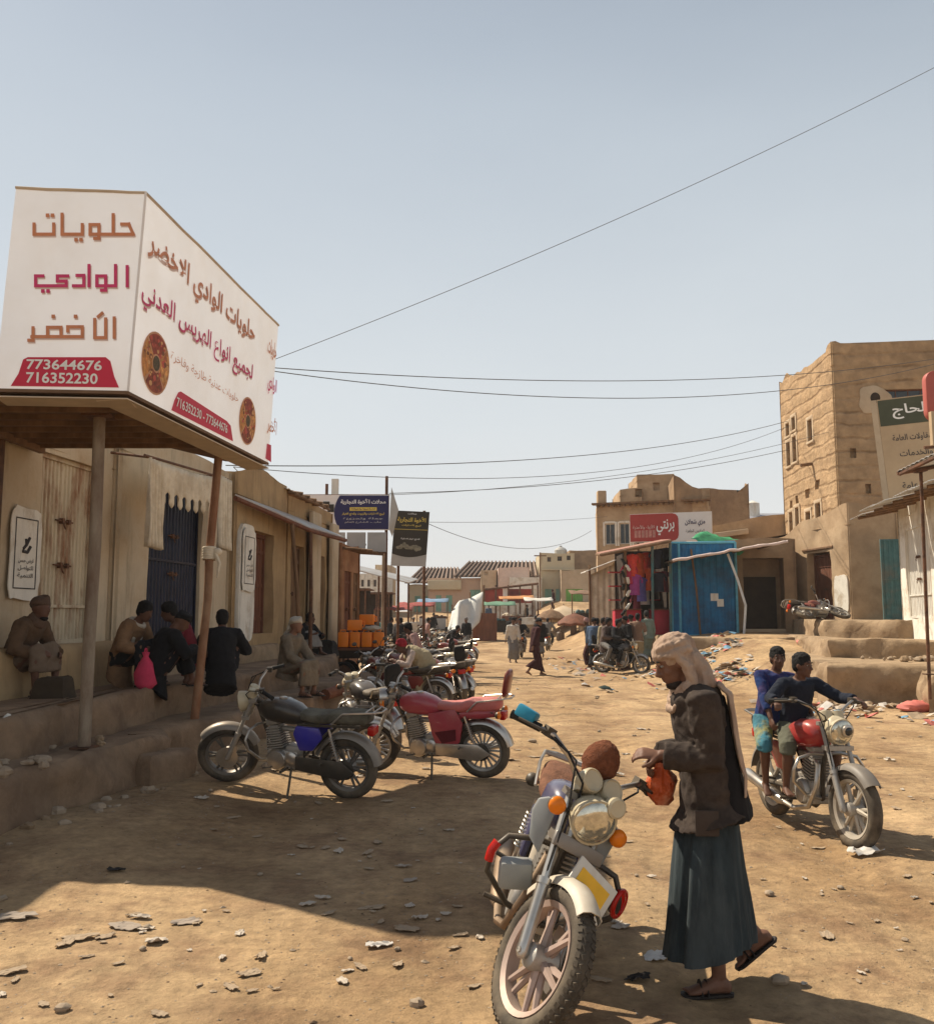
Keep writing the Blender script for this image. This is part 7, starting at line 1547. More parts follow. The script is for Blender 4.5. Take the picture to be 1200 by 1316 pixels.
# ---------------------------------------------------------------- the man walking in front
def man():
    y = 4.66; x = 1.14; z0 = gz(x, 4.6)
    SCF = cloth('faded rose beige scarf', (.40, .29, .215), col2=(.27, .17, .12), amt=.6); JK = cloth('brown black wool', (.042, .030, .024), col2=(.075, .055, .042), amt=.6, s2=14)
    FUT = M('cloth teal grey wrap', (.028, .040, .046), .95, var=.35, scale=14, col2=(.085, .10, .105), amt=.5, scale2=5, bump=.1, bscale=70, stretch=(1, 1, .3))
    def rings_loft(nm, mt, t, rows, k=110, fold=None, bevel=0):
        """rows: (z, centre x, half x, half y, fold depth)"""
        m = MB(); R = []
        for i, (z, cx, hx, hy, fd) in enumerate(rows):
            q = []
            for j in range(k):
                a = 2 * pi * j / k; e = fd * (.75 * abs(sin(a * 4.5 + .35 * sin(z * 4))) - .4 + .9 * noise.noise(V((cos(a) * 3.2, sin(a) * 3.2, z * .8))) + .5 * noise.noise(V((cos(a) * 7, sin(a) * 7, z * 1.1)))); q.append(V((cx + (hx + e) * cos(a), (hy + e) * sin(a), z + (.012 * sin(a * 3 + 1) if i == 0 else 0) + .045 * (1 - cos(a)) * max(0, 1 - i / 4))))
            R.append(q)
        m.loft(R); o = m.build(nm, mt, t, smooth=75); return o
    def extra(t, J):
        hc, hd, neck, sp, fw, ub, lat, sh = (J[k] for k in ('hc', 'hd', 'neck', 'sp', 'fw', 'ub', 'lat', 'sh'))
        m = MB(); m.ell(hc + hd @ V((-.026, 0, .048)), (.118, .098, .090), hd, 24, 14)
        for i, (zz, rr, tl) in enumerate(((.030, .094, -.16), (.050, .096, .10), (.072, .088, -.22), (.092, .072, .14))): m.torus(hc + hd @ V((-.022, 0, zz)), hd @ V((-.18 + .06 * i, tl, 1)), rr, .0185, 32, 8)
        for s in (-1, 1):      # falls from the temples behind the jaw to the collar
            m.tube([hc + hd @ V((-.015, .083 * s, .03)), hc + hd @ V((-.03, .094 * s, -.045)), hc + hd @ V((-.028, .090 * s, -.12)), neck + fw * .05 + lat * .075 * s + ub * .01], [.032, .038, .042, .045], 12, .75)
            m.tube([hc + hd @ V((-.085, .045 * s, .0)), hc + hd @ V((-.105, .055 * s, -.09)), neck - fw * .07 + lat * .075 * s, sh[s] - lat * .075 * s + ub * .025], [.055, .06, .062, .045], 12, .8)
        m.tube([hc + hd @ V((-.10, 0, .03)), hc + hd @ V((-.120, 0, -.07)), neck - fw * .085 + ub * .0, sp[4] - fw * .115 - ub * .03], [.055, .06, .07, .07], 14, .6)
        for i in range(3): m.torus(neck + ub * (.030 - .026 * i) + fw * (.016 + .010 * i), ub + fw * (.35 + .08 * i) + lat * (.12 * (i % 2)), .080 + .016 * i, .022, 30, 8)
        o = m.organic('head_scarf', SCF, t, .0065, 4, wr=.0085, wrs=24, wz=.38)
        m = MB(); pts = [neck - fw * .12 + lat * .10, sp[4] - fw * .155 + lat * .12 - ub * .05, V((-.155, .15, 1.2)), V((-.178, .165, 1.08)), V((-.175, .165, .97))]
        m.tube(pts, [.045, .045, .038, .032, .02], 16, .3); m.tube([p + lat * -.06 - fw * .012 for p in pts[:4]], [.04, .05, .05, .03], 12, .3); m.organic('scarf_tail', SCF, t, .008, 3, wr=.005, wrs=20, wz=.2)
        BK = cloth('black shawl', (.012, .011, .012)); rows = []; m = MB()
        for i in range(10):
            f = i / 9; c = (sp[4] - fw * .06 - ub * .03).lerp(V((-.145, 0, .845)), f); hx, hy = .085 + .012 * f, .155 + .035 * f
            rows.append([c + V((hx * cos(a) + .010 * sin(a * 8 + f * 2), hy * sin(a), .05 * f * (-cos(a) * .4))) for a in [2 * pi * j / 28 for j in range(28)]])
        m.loft(rows); m.organic('back_shawl', BK, t, .010, 3, wr=.008, wrs=12, wz=.25)
        m = MB(); c = V((.03, .215, .86)); m.loft([[c + V((a * .058, .006 * k2 + .003 * cos(a * 9), b * .062)) for a, b in ((-1, -1), (1, -1), (1.04, 1), (-1.04, 1))] for k2 in (-1, 1)]); m.build('pocket', cloth('brown pocket', (.06, .043, .034)), t, bevel=.008)
        rings_loft('wrap_skirt', FUT, t, [(.155, -.012, .220, .205, .042), (.23, -.014, .214, .204, .040), (.32, -.015, .203, .202, .036), (.45, -.016, .188, .202, .030), (.6, -.016, .172, .200, .022), (.75, -.02, .158, .190, .014), (.85, -.03, .145, .165, .006), (.95, -.035, .12, .14, .002)])
    t = person('man in rose beige head scarf, dark jacket and teal grey wrap walking past the motorcycle', (x, y, z0 + .005), pi, pelvis=(-.035, .985), lean=2, hunch=14, head=(24, 6), scale=.945, vox=.006, fat=1.04, knee={1: (1, .02, 0), -1: (1, -.02, 0)},
               hands={1: (.236, .11, 1.175), -1: (.20, -.10, 1.14)}, elbow={1: (-.9, .25, -.5), -1: (-.6, -.4, -.6)}, handdir={1: (1, -.1, .10), -1: (.7, .3, -.55)}, palm={1: (0, -.6, -.8), -1: (-.3, .6, -.4)}, curl={1: .60, -1: 1.15},
               feet={1: (-.04, .085, .092, 4, 0), -1: (-.275, -.09, .25, -6, 38)}, wear=[('jacket', JK, dict(len=.085, grow=.05, wr=.007, wrs=11, wz=.6, vox=.008)), ('beard', M('greying beard', (.035, .026, .021), .9, var=.5, scale=60, bump=.2, bscale=200))], skin=M('weathered brown skin', (.165, .08, .05), .6, var=.2, scale=16, bump=.03), extra=extra)
    b = thing('plastic_bag', 'crinkled orange plastic bag hanging from the hand of the man in the scarf', 'bag', (x - .175, y + .10, z0 + .845)); m = MB(); rings = []
    for i in range(10):
        f = i / 9; r = .078 * (sin(pi * (.14 + .74 * (1 - f))) ** .8) * (1 - .5 * f ** 3); rings.append([V((r * cos(q) * (1 + .30 * noise.noise(V((cos(q) * 2, sin(q) * 2, f * 4)))), .75 * r * sin(q) * (1 + .3 * noise.noise(V((cos(q) * 2, sin(q) * 2, f * 4 + 7)))), .20 * f)) for q in [2 * pi * k / 26 for k in range(26)]])
    m.loft(rings); m.v = [p + V((.012 * noise.noise(p * 34), .012 * noise.noise(p * 34 + V((5, 0, 0))), .006 * noise.noise(p * 40))) for p in m.v]; m.build('bag', M('orange plastic film', (.62, .105, .025), .3, var=.25, scale=18, col2=(.72, .34, .20), amt=.7, scale2=9, bump=.2, bscale=40), b, smooth=35)
    m = MB()
    for s in (-1, 1): m.tube([V((.03 * s, 0, .18)), V((.022 * s, .0, .22)), V((.006 * s, .0, .26))], [.018, .012, .01], 6, .4)
    m.build('bag_handle', M('orange plastic film', (.62, .105, .025)), b, smooth=60)
man()
# ---------------------------------------------------------------- riders
def rider(bk, label, wear, x=-.22, z=.84, lean=8, hunch=10, head=(0, 0), hands='bar', feet=None, scale=1.0, vox=.02, skin=None, side=0, **kw):
    p = bk if isinstance(bk, tuple) else (tuple(bk.location), bk.rotation_euler.z); s = 1 / scale
    hd = {1: (.20 * s, .355 * s, 1.085 * s), -1: (.20 * s, -.355 * s, 1.085 * s)} if hands == 'bar' else hands
    ft = feet or {1: (-.0, .205 * s, .36 * s, 8, 0), -1: (-.0, -.205 * s, .36 * s, -8, 0)}
    return person(label, p[0], p[1], pelvis=(x * s, side, z * s + .07), lean=lean, hunch=hunch, head=head, hands=hd, feet=ft, scale=scale, wear=wear, vox=vox, skin=skin, knee={1: (1, .45, .5), -1: (1, -.45, .5)}, elbow={1: (-.4, .6, -.5), -1: (-.4, -.6, -.5)}, **kw)
def boys():
    bk = (place(BOYS_POS), BOYS_YAW); NV = cloth('dark navy shirt', (.012, .016, .028)); 
    rider(bk, 'boy in dark shirt and rolled trousers steering the red motorcycle, looking aside', [('shirt', NV, dict(sleeve=.9)), ('shorts', cloth('olive grey trousers', (.10, .10, .07)), dict(to=.12)), ('hair', HAIR)], x=-.20, scale=.80, z=.78, vox=.008, skin=SKND, lean=10, hunch=12, head=(4, 30), curl=1.0, sandals=False, handdir={1: (.5, .2, -.3), -1: (.5, -.2, -.3)}, palm={1: (0, 0, -1), -1: (0, 0, -1)})
    rider(bk, 'boy in blue shirt and coloured shorts riding pillion behind the driver', [('shirt', cloth('royal blue shirt', (.012, .035, .13), col2=(.10, .04, .09), amt=.6, s2=5), dict(sleeve=.8)), ('shorts', M('striped bright shorts', (.05, .17, .22), .9, var=.5, scale=6, col2=(.36, .30, .08), amt=.9, scale2=4, bump=.06), dict(to=.1)), ('hair', HAIR)], x=-.48, z=.82, side=-.12, scale=.79, vox=.010, skin=SKND, lean=6, hunch=8, head=(0, -12), roll=6,
          hands={1: (-.12, .12, 1.22), -1: (-.20, -.30, 1.12)}, feet={1: (-.40, .26, .46, 0, 20), -1: (-.38, -.30, .44, -10, 25)}, sandals=False, curl=.8)
boys()
def sit(label, u, v, z, yaw, wear, y=None, **kw):
    p = G(u, v, z) if y is None else P(u, v, y); return person(label, (p.x, p.y, z + .01), radians(yaw), wear=wear, **kw)
def seated():
    c = cloth; BRN = c('brown tweed', (.10, .06, .035), col2=(.06, .035, .02)); TAN = c('tan coat', (.20, .115, .06), col2=(.13, .07, .04)); BLK = c('black cotton', (.010, .010, .012)); WSC = c('off white scarf', (.42, .37, .30), col2=(.25, .2, .15)); KHK = c('khaki grey', (.17, .135, .095), col2=(.12, .09, .065)); MAR = c('maroon', (.16, .02, .03)); PNK = c('bright pink cloth', (.55, .05, .11)); TBR = c('brown turban', (.10, .06, .04))
    sq = dict(pelvis=(-.05, .30), lean=14, hunch=22, feet={1: (.34, .14, .09, 5, 0), -1: (.30, -.14, .09, -5, 0)}, hands={1: (.36, .16, .44), -1: (.32, -.14, .46)}, knee={1: (.3, .25, 1), -1: (.3, -.25, 1)}, elbow={1: (-.4, .6, -.3), -1: (-.4, -.6, -.3)}, vox=.014)
    low = dict(sq, pelvis=(-.1, .18), lean=10, hunch=24)
    sit('man in brown turban and brown coat sitting alone at the corrugated gate', 22, 884, .9, -8, [('jacket', BRN), ('skirt', c('dusty wrap', (.14, .10, .07)), dict(hem=.35)), ('turban', TBR, dict(neck=True)), ('beard', HAIR)], y=10.2, **dict(sq, pelvis=(-.05, .32), head=(4, 0)), skin=SKND)
    sit('man in tan coat and off white scarf sitting on the step before the cream wall', 158, 882, .9, -10, [('jacket', TAN), ('skirt', BLK, dict(hem=.2)), ('shawl', WSC), ('hair', HAIR)], y=11.6, **dict(sq, head=(22, -10)), skin=SKND)
    sit('man in black crouching with bowed head in the middle of the seated group', 210, 884, .9, 35, [('jacket', BLK), ('skirt', BLK, dict(hem=.15)), ('turban', BLK)], y=11.5, **dict(low, head=(35, 0)), skin=SKND)
    sit('man in maroon shirt sitting against the blue black door facing the group', 240, 880, .9, 200, [('shirt', MAR), ('skirt', BLK, dict(hem=.2)), ('hair', HAIR)], y=12.3, **dict(sq, head=(18, 0)), skin=SKND)
    sit('man in black coat seen from behind at the end of the seated group', 283, 890, .9, 105, [('jacket', BLK, dict(len=.22)), ('skirt', BLK, dict(hem=.2)), ('hair', HAIR)], y=12.3, **dict(low, head=(10, 0)), skin=SKND)
    sit('man in white head scarf and khaki clothes sitting on the step behind the black motorcycle', 372, 893, .53, -20, [('jacket', KHK, dict(len=.1)), ('skirt', KHK, dict(hem=.15)), ('turban', WSC, dict(tail=True))], y=14.6, **dict(sq, pelvis=(-.05, .42), head=(4, 8), lean=4, hunch=12), skin=SKIN)
    sit('person in dark clothes resting by the awning post under the ochre shop', 392, 812, .9, -30, [('jacket', BLK), ('skirt', c('grey wrap', (.22, .2, .18)), dict(hem=.2)), ('hair', HAIR)], y=20.8, **dict(low, vox=.02, head=(0, 20)), skin=SKND)
    # pink bag by the seated men
    p = P(186, 876, 11.2); b = thing('plastic_bag', 'bright pink plastic bag standing before the man in the tan coat', 'bag', (p.x, p.y, .905)); m = MB(); m.loft([[V((r * cos(q) * (1 + .15 * sin(3 * q + z * 20)), r * .7 * sin(q), z)) for q in [2 * pi * k / 16 for k in range(16)]] for r, z in ((.08, 0), (.13, .06), (.12, .18), (.08, .3), (.03, .38), (.045, .43))]); m.build('bag', PNK, b, smooth=60); m = MB(); m.torus((0, 0, .44), (1, 0, 0), .035, .008, 16, 6); m.build('bag_handle', PNK, b)
    # bundle beside the far-left man
    p = P(66, 888, 10); b = slab_mesh([(p.x - .16, p.y - .12), (p.x + .2, p.y - .14), (p.x + .22, p.y + .12), (p.x - .14, p.y + .14)], .88, 1.12, 3, .04, .1).build('sack', c('dark sack', (.05, .035, .022)), smooth=60); tag(b, 'dark lumpy sack lying by the feet of the man in the brown turban', 'sack')
seated()
def crowd():
    c = cloth; BLK = MATS['cloth black cotton']; WHC = c('white cotton', (.52, .48, .42)); DRD = c('deep maroon robe', (.045, .012, .014)); GRY = c('grey cotton', (.17, .16, .15)); BLU = c('dusty blue', (.07, .11, .18)); TAN = MATS['cloth tan coat']; RDT = c('red turban', (.28, .02, .03)); ROS = c('pink grey shawl', (.34, .2, .18)); KH2 = c('pale khaki', (.33, .27, .17)); GRN = c('greenish grey wrap', (.16, .2, .17))
    def stand(label, u, v, yaw, wear, walk=.0, y=None, **kw):
        p = G(u, v) if y is None else P(u, v, y); a = walk
        if 750 < u < 850 and p.y > 31: p = P(u, 800, 30.6 + (852 - v) * .045)      # they stand in front of the stalls, which begin at 32.5 m
        kw.setdefault('vox', .024)
        return person(label, place(p), radians(yaw), wear=wear, feet={1: (.02 + a, .1, .085, 0, 0), -1: (-.02 - a, -.1, .085 + .06 * (a > .1), 0, 25 if a > .1 else 0)}, hands=kw.pop('hands', {1: (.05 + .15 * (a > 0), .25, .84), -1: (.08 - .2 * (a > 0), -.25, .86)}), sandals=False, **kw)
    stand('person in a dark maroon robe striding across the sunny street', 687, 868, 12, [('jacket', DRD), ('skirt', DRD, dict(hem=.1, flare=3.5)), ('turban', BLK, dict(neck=True))], .22, vox=.018, lean=6, head=(12, 0))
    r1 = ((tuple(RIDE2.location)), RIDE2.rotation_euler.z)
    rider(r1, 'rider in black vest on the motorcycle just behind the dark robed walker', [('jacket', BLK), ('trousers', GRY), ('hair', HAIR)], vox=.026, skin=SKND, sandals=False)
    stand('person in white shirt and dark vest standing beside the oncoming motorcycle', 659, 852, -80, [('shirt', WHC), ('skirt', GRY), ('turban', BLK)], .05, skin=SKND)
    stand('person in black with a wide hooded shawl farther up the street', 656, 830, 90, [('robe', BLK, dict(len=.4)), ('skirt', BLK), ('turban', BLK, dict(neck=True))], .1, skin=SKND, fat=1.2)
    rider(RIDE3, 'rider in grey on the lone distant motorcycle', [('jacket', BLU), ('trousers', BLK), ('turban', BLK)], vox=.03, skin=SKND, sandals=False)
    rider(RIDE4, 'rider with back turned beyond the dark robed walker', [('jacket', GRY), ('trousers', BLK), ('hair', HAIR)], vox=.03, skin=SKND, sandals=False)
    rider(RIDE1, 'rider in black steering the motorcycle before the clothing stall', [('jacket', BLK), ('trousers', BLK), ('hair', HAIR)], vox=.022, skin=SKND, sandals=False)
    rider(RIDE1, 'pillion rider in brown grey on the motorcycle before the clothing stall', [('jacket', c('brown grey', (.11, .08, .07))), ('trousers', GRY), ('hair', HAIR)], x=-.56, z=.88, vox=.022, skin=SKND, sandals=False, hands={1: (-.2, .18, 1.1), -1: (-.2, -.18, 1.1)}, feet={1: (-.4, .24, .42, 0, 10), -1: (-.4, -.24, .42, 0, 10)})
    stand('man in pale shirt and long cream wrap with a brown waistcoat by the clothing stall', 819, 850, 75, [('shirt', WHC), ('jacket', c('brown waistcoat', (.20, .12, .08)), dict(sleeve=.15, len=.05)), ('skirt', KH2), ('hair', HAIR)], vox=.02, skin=SKND)
    stand('man in grey green shirt and wrap standing at the teal post of the clothing stall', 833, 849, 120, [('shirt', GRN), ('skirt', GRN, dict(hem=.4)), ('hair', HAIR)], vox=.02, skin=SKND)
    stand('person in black beside the riders at the red counter', 806, 848, 200, [('jacket', BLK), ('skirt', BLK), ('turban', BLK)], skin=SKND)
    stand('person in dark grey robe with back turned near the canvas stall', 768, 828, 100, [('robe', GRY, dict(len=.4)), ('skirt', GRY), ('hair', HAIR)], skin=SKND, fat=1.15)
    stand('person in dark coat in the group near the canvas stall', 778, 830, 240, [('jacket', BLK), ('trousers', GRY), ('turban', BLK)], skin=SKND)
    stand('person carrying a bundle on the head by the parasols', 757, 818, 170, [('jacket', BLK), ('skirt', DRD), ('turban', ROS)], skin=SKND)
    stand('person among the distant group left of the walkers', 640, 812, -80, [('jacket', ROS), ('skirt', BLK), ('turban', BLK)], skin=SKND, vox=.034)
    stand('person in blue far up the street near the tarpaulin tent', 590, 815, -60, [('shirt', BLU), ('skirt', GRY), ('hair', HAIR)], skin=SKND, vox=.034)
    stand('person in white near the tarpaulin tent', 577, 812, 40, [('shirt', WHC), ('skirt', WHC), ('turban', RDT)], skin=SKND, vox=.034)
    stand('person in black near the low banner wall', 700, 812, 0, [('jacket', BLK), ('skirt', BLK), ('turban', ROS)], skin=SKND, vox=.034)
    stand('distant vendor in tan under the tan parasol', 722, 812, 200, [('jacket', TAN), ('skirt', GRY), ('turban', WHC)], skin=SKND, vox=.034)
    sq = dict(pelvis=(-.05, .34), lean=14, hunch=22, feet={1: (.34, .14, .09, 5, 0), -1: (.30, -.14, .09, -5, 0)}, hands={1: (.36, .16, .44), -1: (.32, -.14, .46)}, knee={1: (.3, .25, 1), -1: (.3, -.25, 1)}, vox=.02, sandals=False, skin=SKND)
    # people among the parked motorcycles
    q = P(545, 900, 17.6); person('man in red turban and pale khaki cloth bending over the parked motorcycles', (q.x, q.y, gz(q.x, q.y)), radians(200), pelvis=(-.1, .86), lean=50, hunch=24, head=(10, 0), hands={1: (.62, .2, .95), -1: (.6, -.2, .95)}, wear=[('shirt', c('rose white shirt', (.42, .33, .28))), ('bundle', KH2), ('skirt', KH2, dict(hem=.15)), ('turban', RDT)], vox=.016, sandals=False, skin=SKND)
    q = P(538, 870, 22); person('man in pink grey shawl sitting on a parked motorcycle', (q.x, q.y, gz(q.x, q.y)), radians(190), pelvis=(0, .85), lean=14, hunch=14, head=(14, 0), feet={1: (.25, .2, .35, 0, 0), -1: (.25, -.2, .35, 0, 0)}, hands={1: (.35, .25, 1.0), -1: (.35, -.25, 1.0)}, wear=[('robe', ROS, dict(len=.3)), ('skirt', RDT, dict(hem=.2)), ('hair', HAIR)], vox=.02, sandals=False, skin=SKND)
    stand('man in dark coat standing between the parked motorcycles and the sign posts', 517, 850, 160, [('jacket', BLK), ('skirt', GRY), ('hair', HAIR)], skin=SKND)
    stand('man in black cap standing under the black hanging banner', 508, 846, 20, [('jacket', c('charcoal coat', (.05, .045, .045))), ('trousers', BLK), ('turban', BLK)], skin=SKND)
    stand('man bending toward a motorcycle at the sunlit end of the row', 576, 850, -20, [('jacket', BLK), ('trousers', GRY), ('hair', HAIR)], .05, lean=48, hunch=20, hands={1: (.55, .2, .95), -1: (.5, -.2, .9)}, pelvis=(-.1, .88), skin=SKND)
    for u, v, yw, top, bot, hd_, wk, lb in ((548, 842, 10, 'R', 'G', 'h', .1, 'man in pink grey shawl crossing behind the parked motorcycles'), (600, 838, -120, 'B', 'G', 't', 0, 'man in black jacket standing in the sunny street by the last parked motorcycle'), (612, 822, 60, 'W', 'K', 'h', .12, 'person in white shirt walking up the middle of the street'), (628, 822, -90, 'U', 'B', 't', .1, 'person in blue walking down the middle of the street'), (676, 822, 20, 'B', 'M', 't', 0, 'dark clothed person left of the tan parasol'), (690, 828, 150, 'G', 'B', 'h', 0, 'grey shirted person facing the water jugs'), (745, 812, 190, 'K', 'K', 't', 0, 'khaki clothed person beside the rust brown parasol'), (786, 834, 200, 'U', 'G', 'h', 0, 'person in blue in the group at the red counter'), (795, 842, 20, 'B', 'B', 'h', 0, 'person in black beyond the riders at the clothing stall'), (530, 832, -60, 'W', 'G', 't', 0, 'man in white beneath the black hanging banner'), (662, 838, -70, 'G', 'W', 'h', .1, 'grey shirted person in pale wrap stepping ahead of the oncoming motorcycle'), (694, 846, 100, 'B', 'G', 't', .12, 'dark jacketed person walking away past the maroon robed walker'), (672, 812, -90, 'W', 'B', 'h', 0, 'small white shirted person before the low banner wall'), (712, 820, 160, 'M', 'M', 't', 0, 'maroon clothed person shopping at the dark brown parasol'), (733, 816, 170, 'W', 'G', 't', 0, 'white shirted person between the parasols'), (762, 838, 60, 'U', 'B', 't', 0, 'blue jacketed person at the street side of the group by the canvas stall'), (772, 842, -30, 'K', 'G', 'h', 0, 'khaki shirted person facing the camera by the canvas stall'), (784, 846, 150, 'G', 'M', 't', 0, 'grey clothed person beside the wheel of the two rider motorcycle'), (812, 846, 100, 'R', 'B', 't', 0, 'person in pink grey at the hanging garments'), (556, 826, -40, 'B', 'B', 'h', .1, 'black clothed person crossing before the tarpaulin tent'), (608, 812, -90, 'G', 'G', 't', .1, 'small grey person far up the sunny street'), (500, 842, 10, 'B', 'B', 'h', 0, 'black clothed man at the foot of the pale street pole')):
        mt = dict(R=ROS, B=BLK, W=WHC, U=BLU, G=GRY, K=KH2, M=DRD); stand(lb, u, v, yw, [('jacket' if top in 'B' else 'shirt', mt[top]), ('skirt', mt[bot]), ('hair', HAIR) if hd_ == 'h' else ('turban', mt[bot])], wk, skin=SKND, vox=.03)
    stand('person in teal shirt shopping by the teal market stall', 490, 838, 150, [('shirt', c('teal cotton', (.05, .2, .2))), ('skirt', BLK), ('hair', HAIR)], skin=SKND, vox=.03)
    stand('person in black shopping by the dark open stall', 470, 836, 120, [('robe', BLK), ('skirt', BLK), ('turban', BLK)], skin=SKND, vox=.03)
crowd()
# ================================================================== LOOSE THINGS
CARD = M('pale cardboard', (.37, .28, .19), .95, var=.15, scale=8, col2=(.28, .19, .12), amt=.5, bump=.08); CARDG = M('greyed cardboard', (.34, .28, .225), .95, var=.15, scale=8, col2=(.25, .19, .14), amt=.5, bump=.08)
PAPR = M('crumpled pale paper', (.50, .43, .35), .8, var=.12, scale=9, col2=(.4, .31, .22), amt=.5, bump=.1); FILM = M('dusty clear plastic', (.62, .58, .53), .3, var=.15, scale=9, bump=.1, alpha=.85)
ROCK = M('street stone', (.36, .28, .20), .95, var=.25, scale=7, col2=(.24, .17, .11), amt=.5, bump=.2); DKRAG = M('dark rag', (.03, .025, .022), .95, var=.3, scale=8, bump=.1)
PNKR = M('pink wrapper', (.55, .16, .13), .6, var=.2, scale=8, bump=.05); BLUR = M('blue wrapper', (.15, .3, .42), .6, var=.2, scale=8, bump=.05)
def scrap_mesh(kind, R, s):
    m = MB()
    if kind == 'card' and s >= .2:
        n = R.randint(4, 6); ox = [V((s * R.uniform(.75, 1.1) * cos(2 * pi * i / n + .3), s * R.uniform(.4, .6) * sin(2 * pi * i / n + .3), R.uniform(0, .10) * s)) for i in range(n)]
        c = sum(ox, V()) / n + V((0, 0, R.uniform(-.04, .05) * s)); t = V((0, 0, .006)); vs = [c] + ox + [c + t] + [p + t for p in ox]
        m.add(vs, [(0, 1 + (i + 1) % n, 1 + i) for i in range(n)] + [(n + 1, n + 2 + i, n + 2 + (i + 1) % n) for i in range(n)] + [(1 + i, 1 + (i + 1) % n, n + 2 + (i + 1) % n, n + 2 + i) for i in range(n)])
    elif kind in ('card', 'crumple') and s < .2:
        n = 8; q = R.uniform(0, 90); cd = kind == 'card'; ax = R.uniform(.38, .62) if cd else R.uniform(.45, .8); hh = .16 if cd else .42; vs = []
        for j in range(n):
            for i in range(n):
                x, y = (i / (n - 1) * 2 - 1), (j / (n - 1) * 2 - 1); k = 1 + (.5 if cd else .35) * noise.noise(V((x * 1.8, y * 1.8, q))); rr = max(abs(x), abs(y)) / max(1e-3, sqrt(x * x + y * y))
                vs.append(V((x * rr * k, y * rr * k * ax, .02 + hh * abs(noise.noise(V((x * 1.5, y * 1.5, q + 9)))) + hh * .4 * abs(noise.noise(V((x * 4, y * 4, q + 3)))) + (.10 * max(0, x) ** 2 if cd else 0))) * s)
        N = n * n; vs += [p + V((0, 0, .003)) for p in vs]
        quad = [(j * n + i, j * n + i + 1, (j + 1) * n + i + 1, (j + 1) * n + i) for j in range(n - 1) for i in range(n - 1)]; bd = [(i, i + 1) for i in range(n - 1)] + [((n - 1) * n + i, (n - 1) * n + i + 1) for i in range(n - 1)] + [(j * n, j * n + n) for j in range(n - 1)] + [(j * n + n - 1, j * n + 2 * n - 1) for j in range(n - 1)]
        m.add(vs, quad + [tuple(N + i for i in f) for f in quad] + [(a, b, b + N, a + N) for a, b in bd])
    elif kind == 'crumple':
        m.ell((0, 0, s * .22), (s, s * .75, s * .30), nu=16, nv=9); q = R.uniform(0, 50); m.v = [V((p.x, p.y, max(.0, p.z))) * (1 + .45 * noise.noise(p * (3.2 / s) + V((q, 0, 0)))) for p in m.v]
    else:
        m.ell((0, 0, s * .25), (s, s * R.uniform(.6, .9), s * R.uniform(.4, .6)), nu=9, nv=6); q = R.uniform(0, 50); m.v = [p * (1 + .3 * noise.noise(p * (2 / s) + V((q, 0, 0)))) for p in m.v]
    return m
def put_scrap(u, v, kind, s, label, mat, name, cat, group=None, rot=None, R=random, z=None):
    p = G(u, v); o = scrap_mesh(kind, R, s).build(name, mat, smooth=None if kind == 'card' else 40); o.location = (p.x, p.y, hgt(p.x, p.y) + .004); o.rotation_euler = (R.uniform(-.06, .06), R.uniform(-.06, .06), R.uniform(0, 6.28) if rot is None else rot); tag(o, label, cat, group); return o
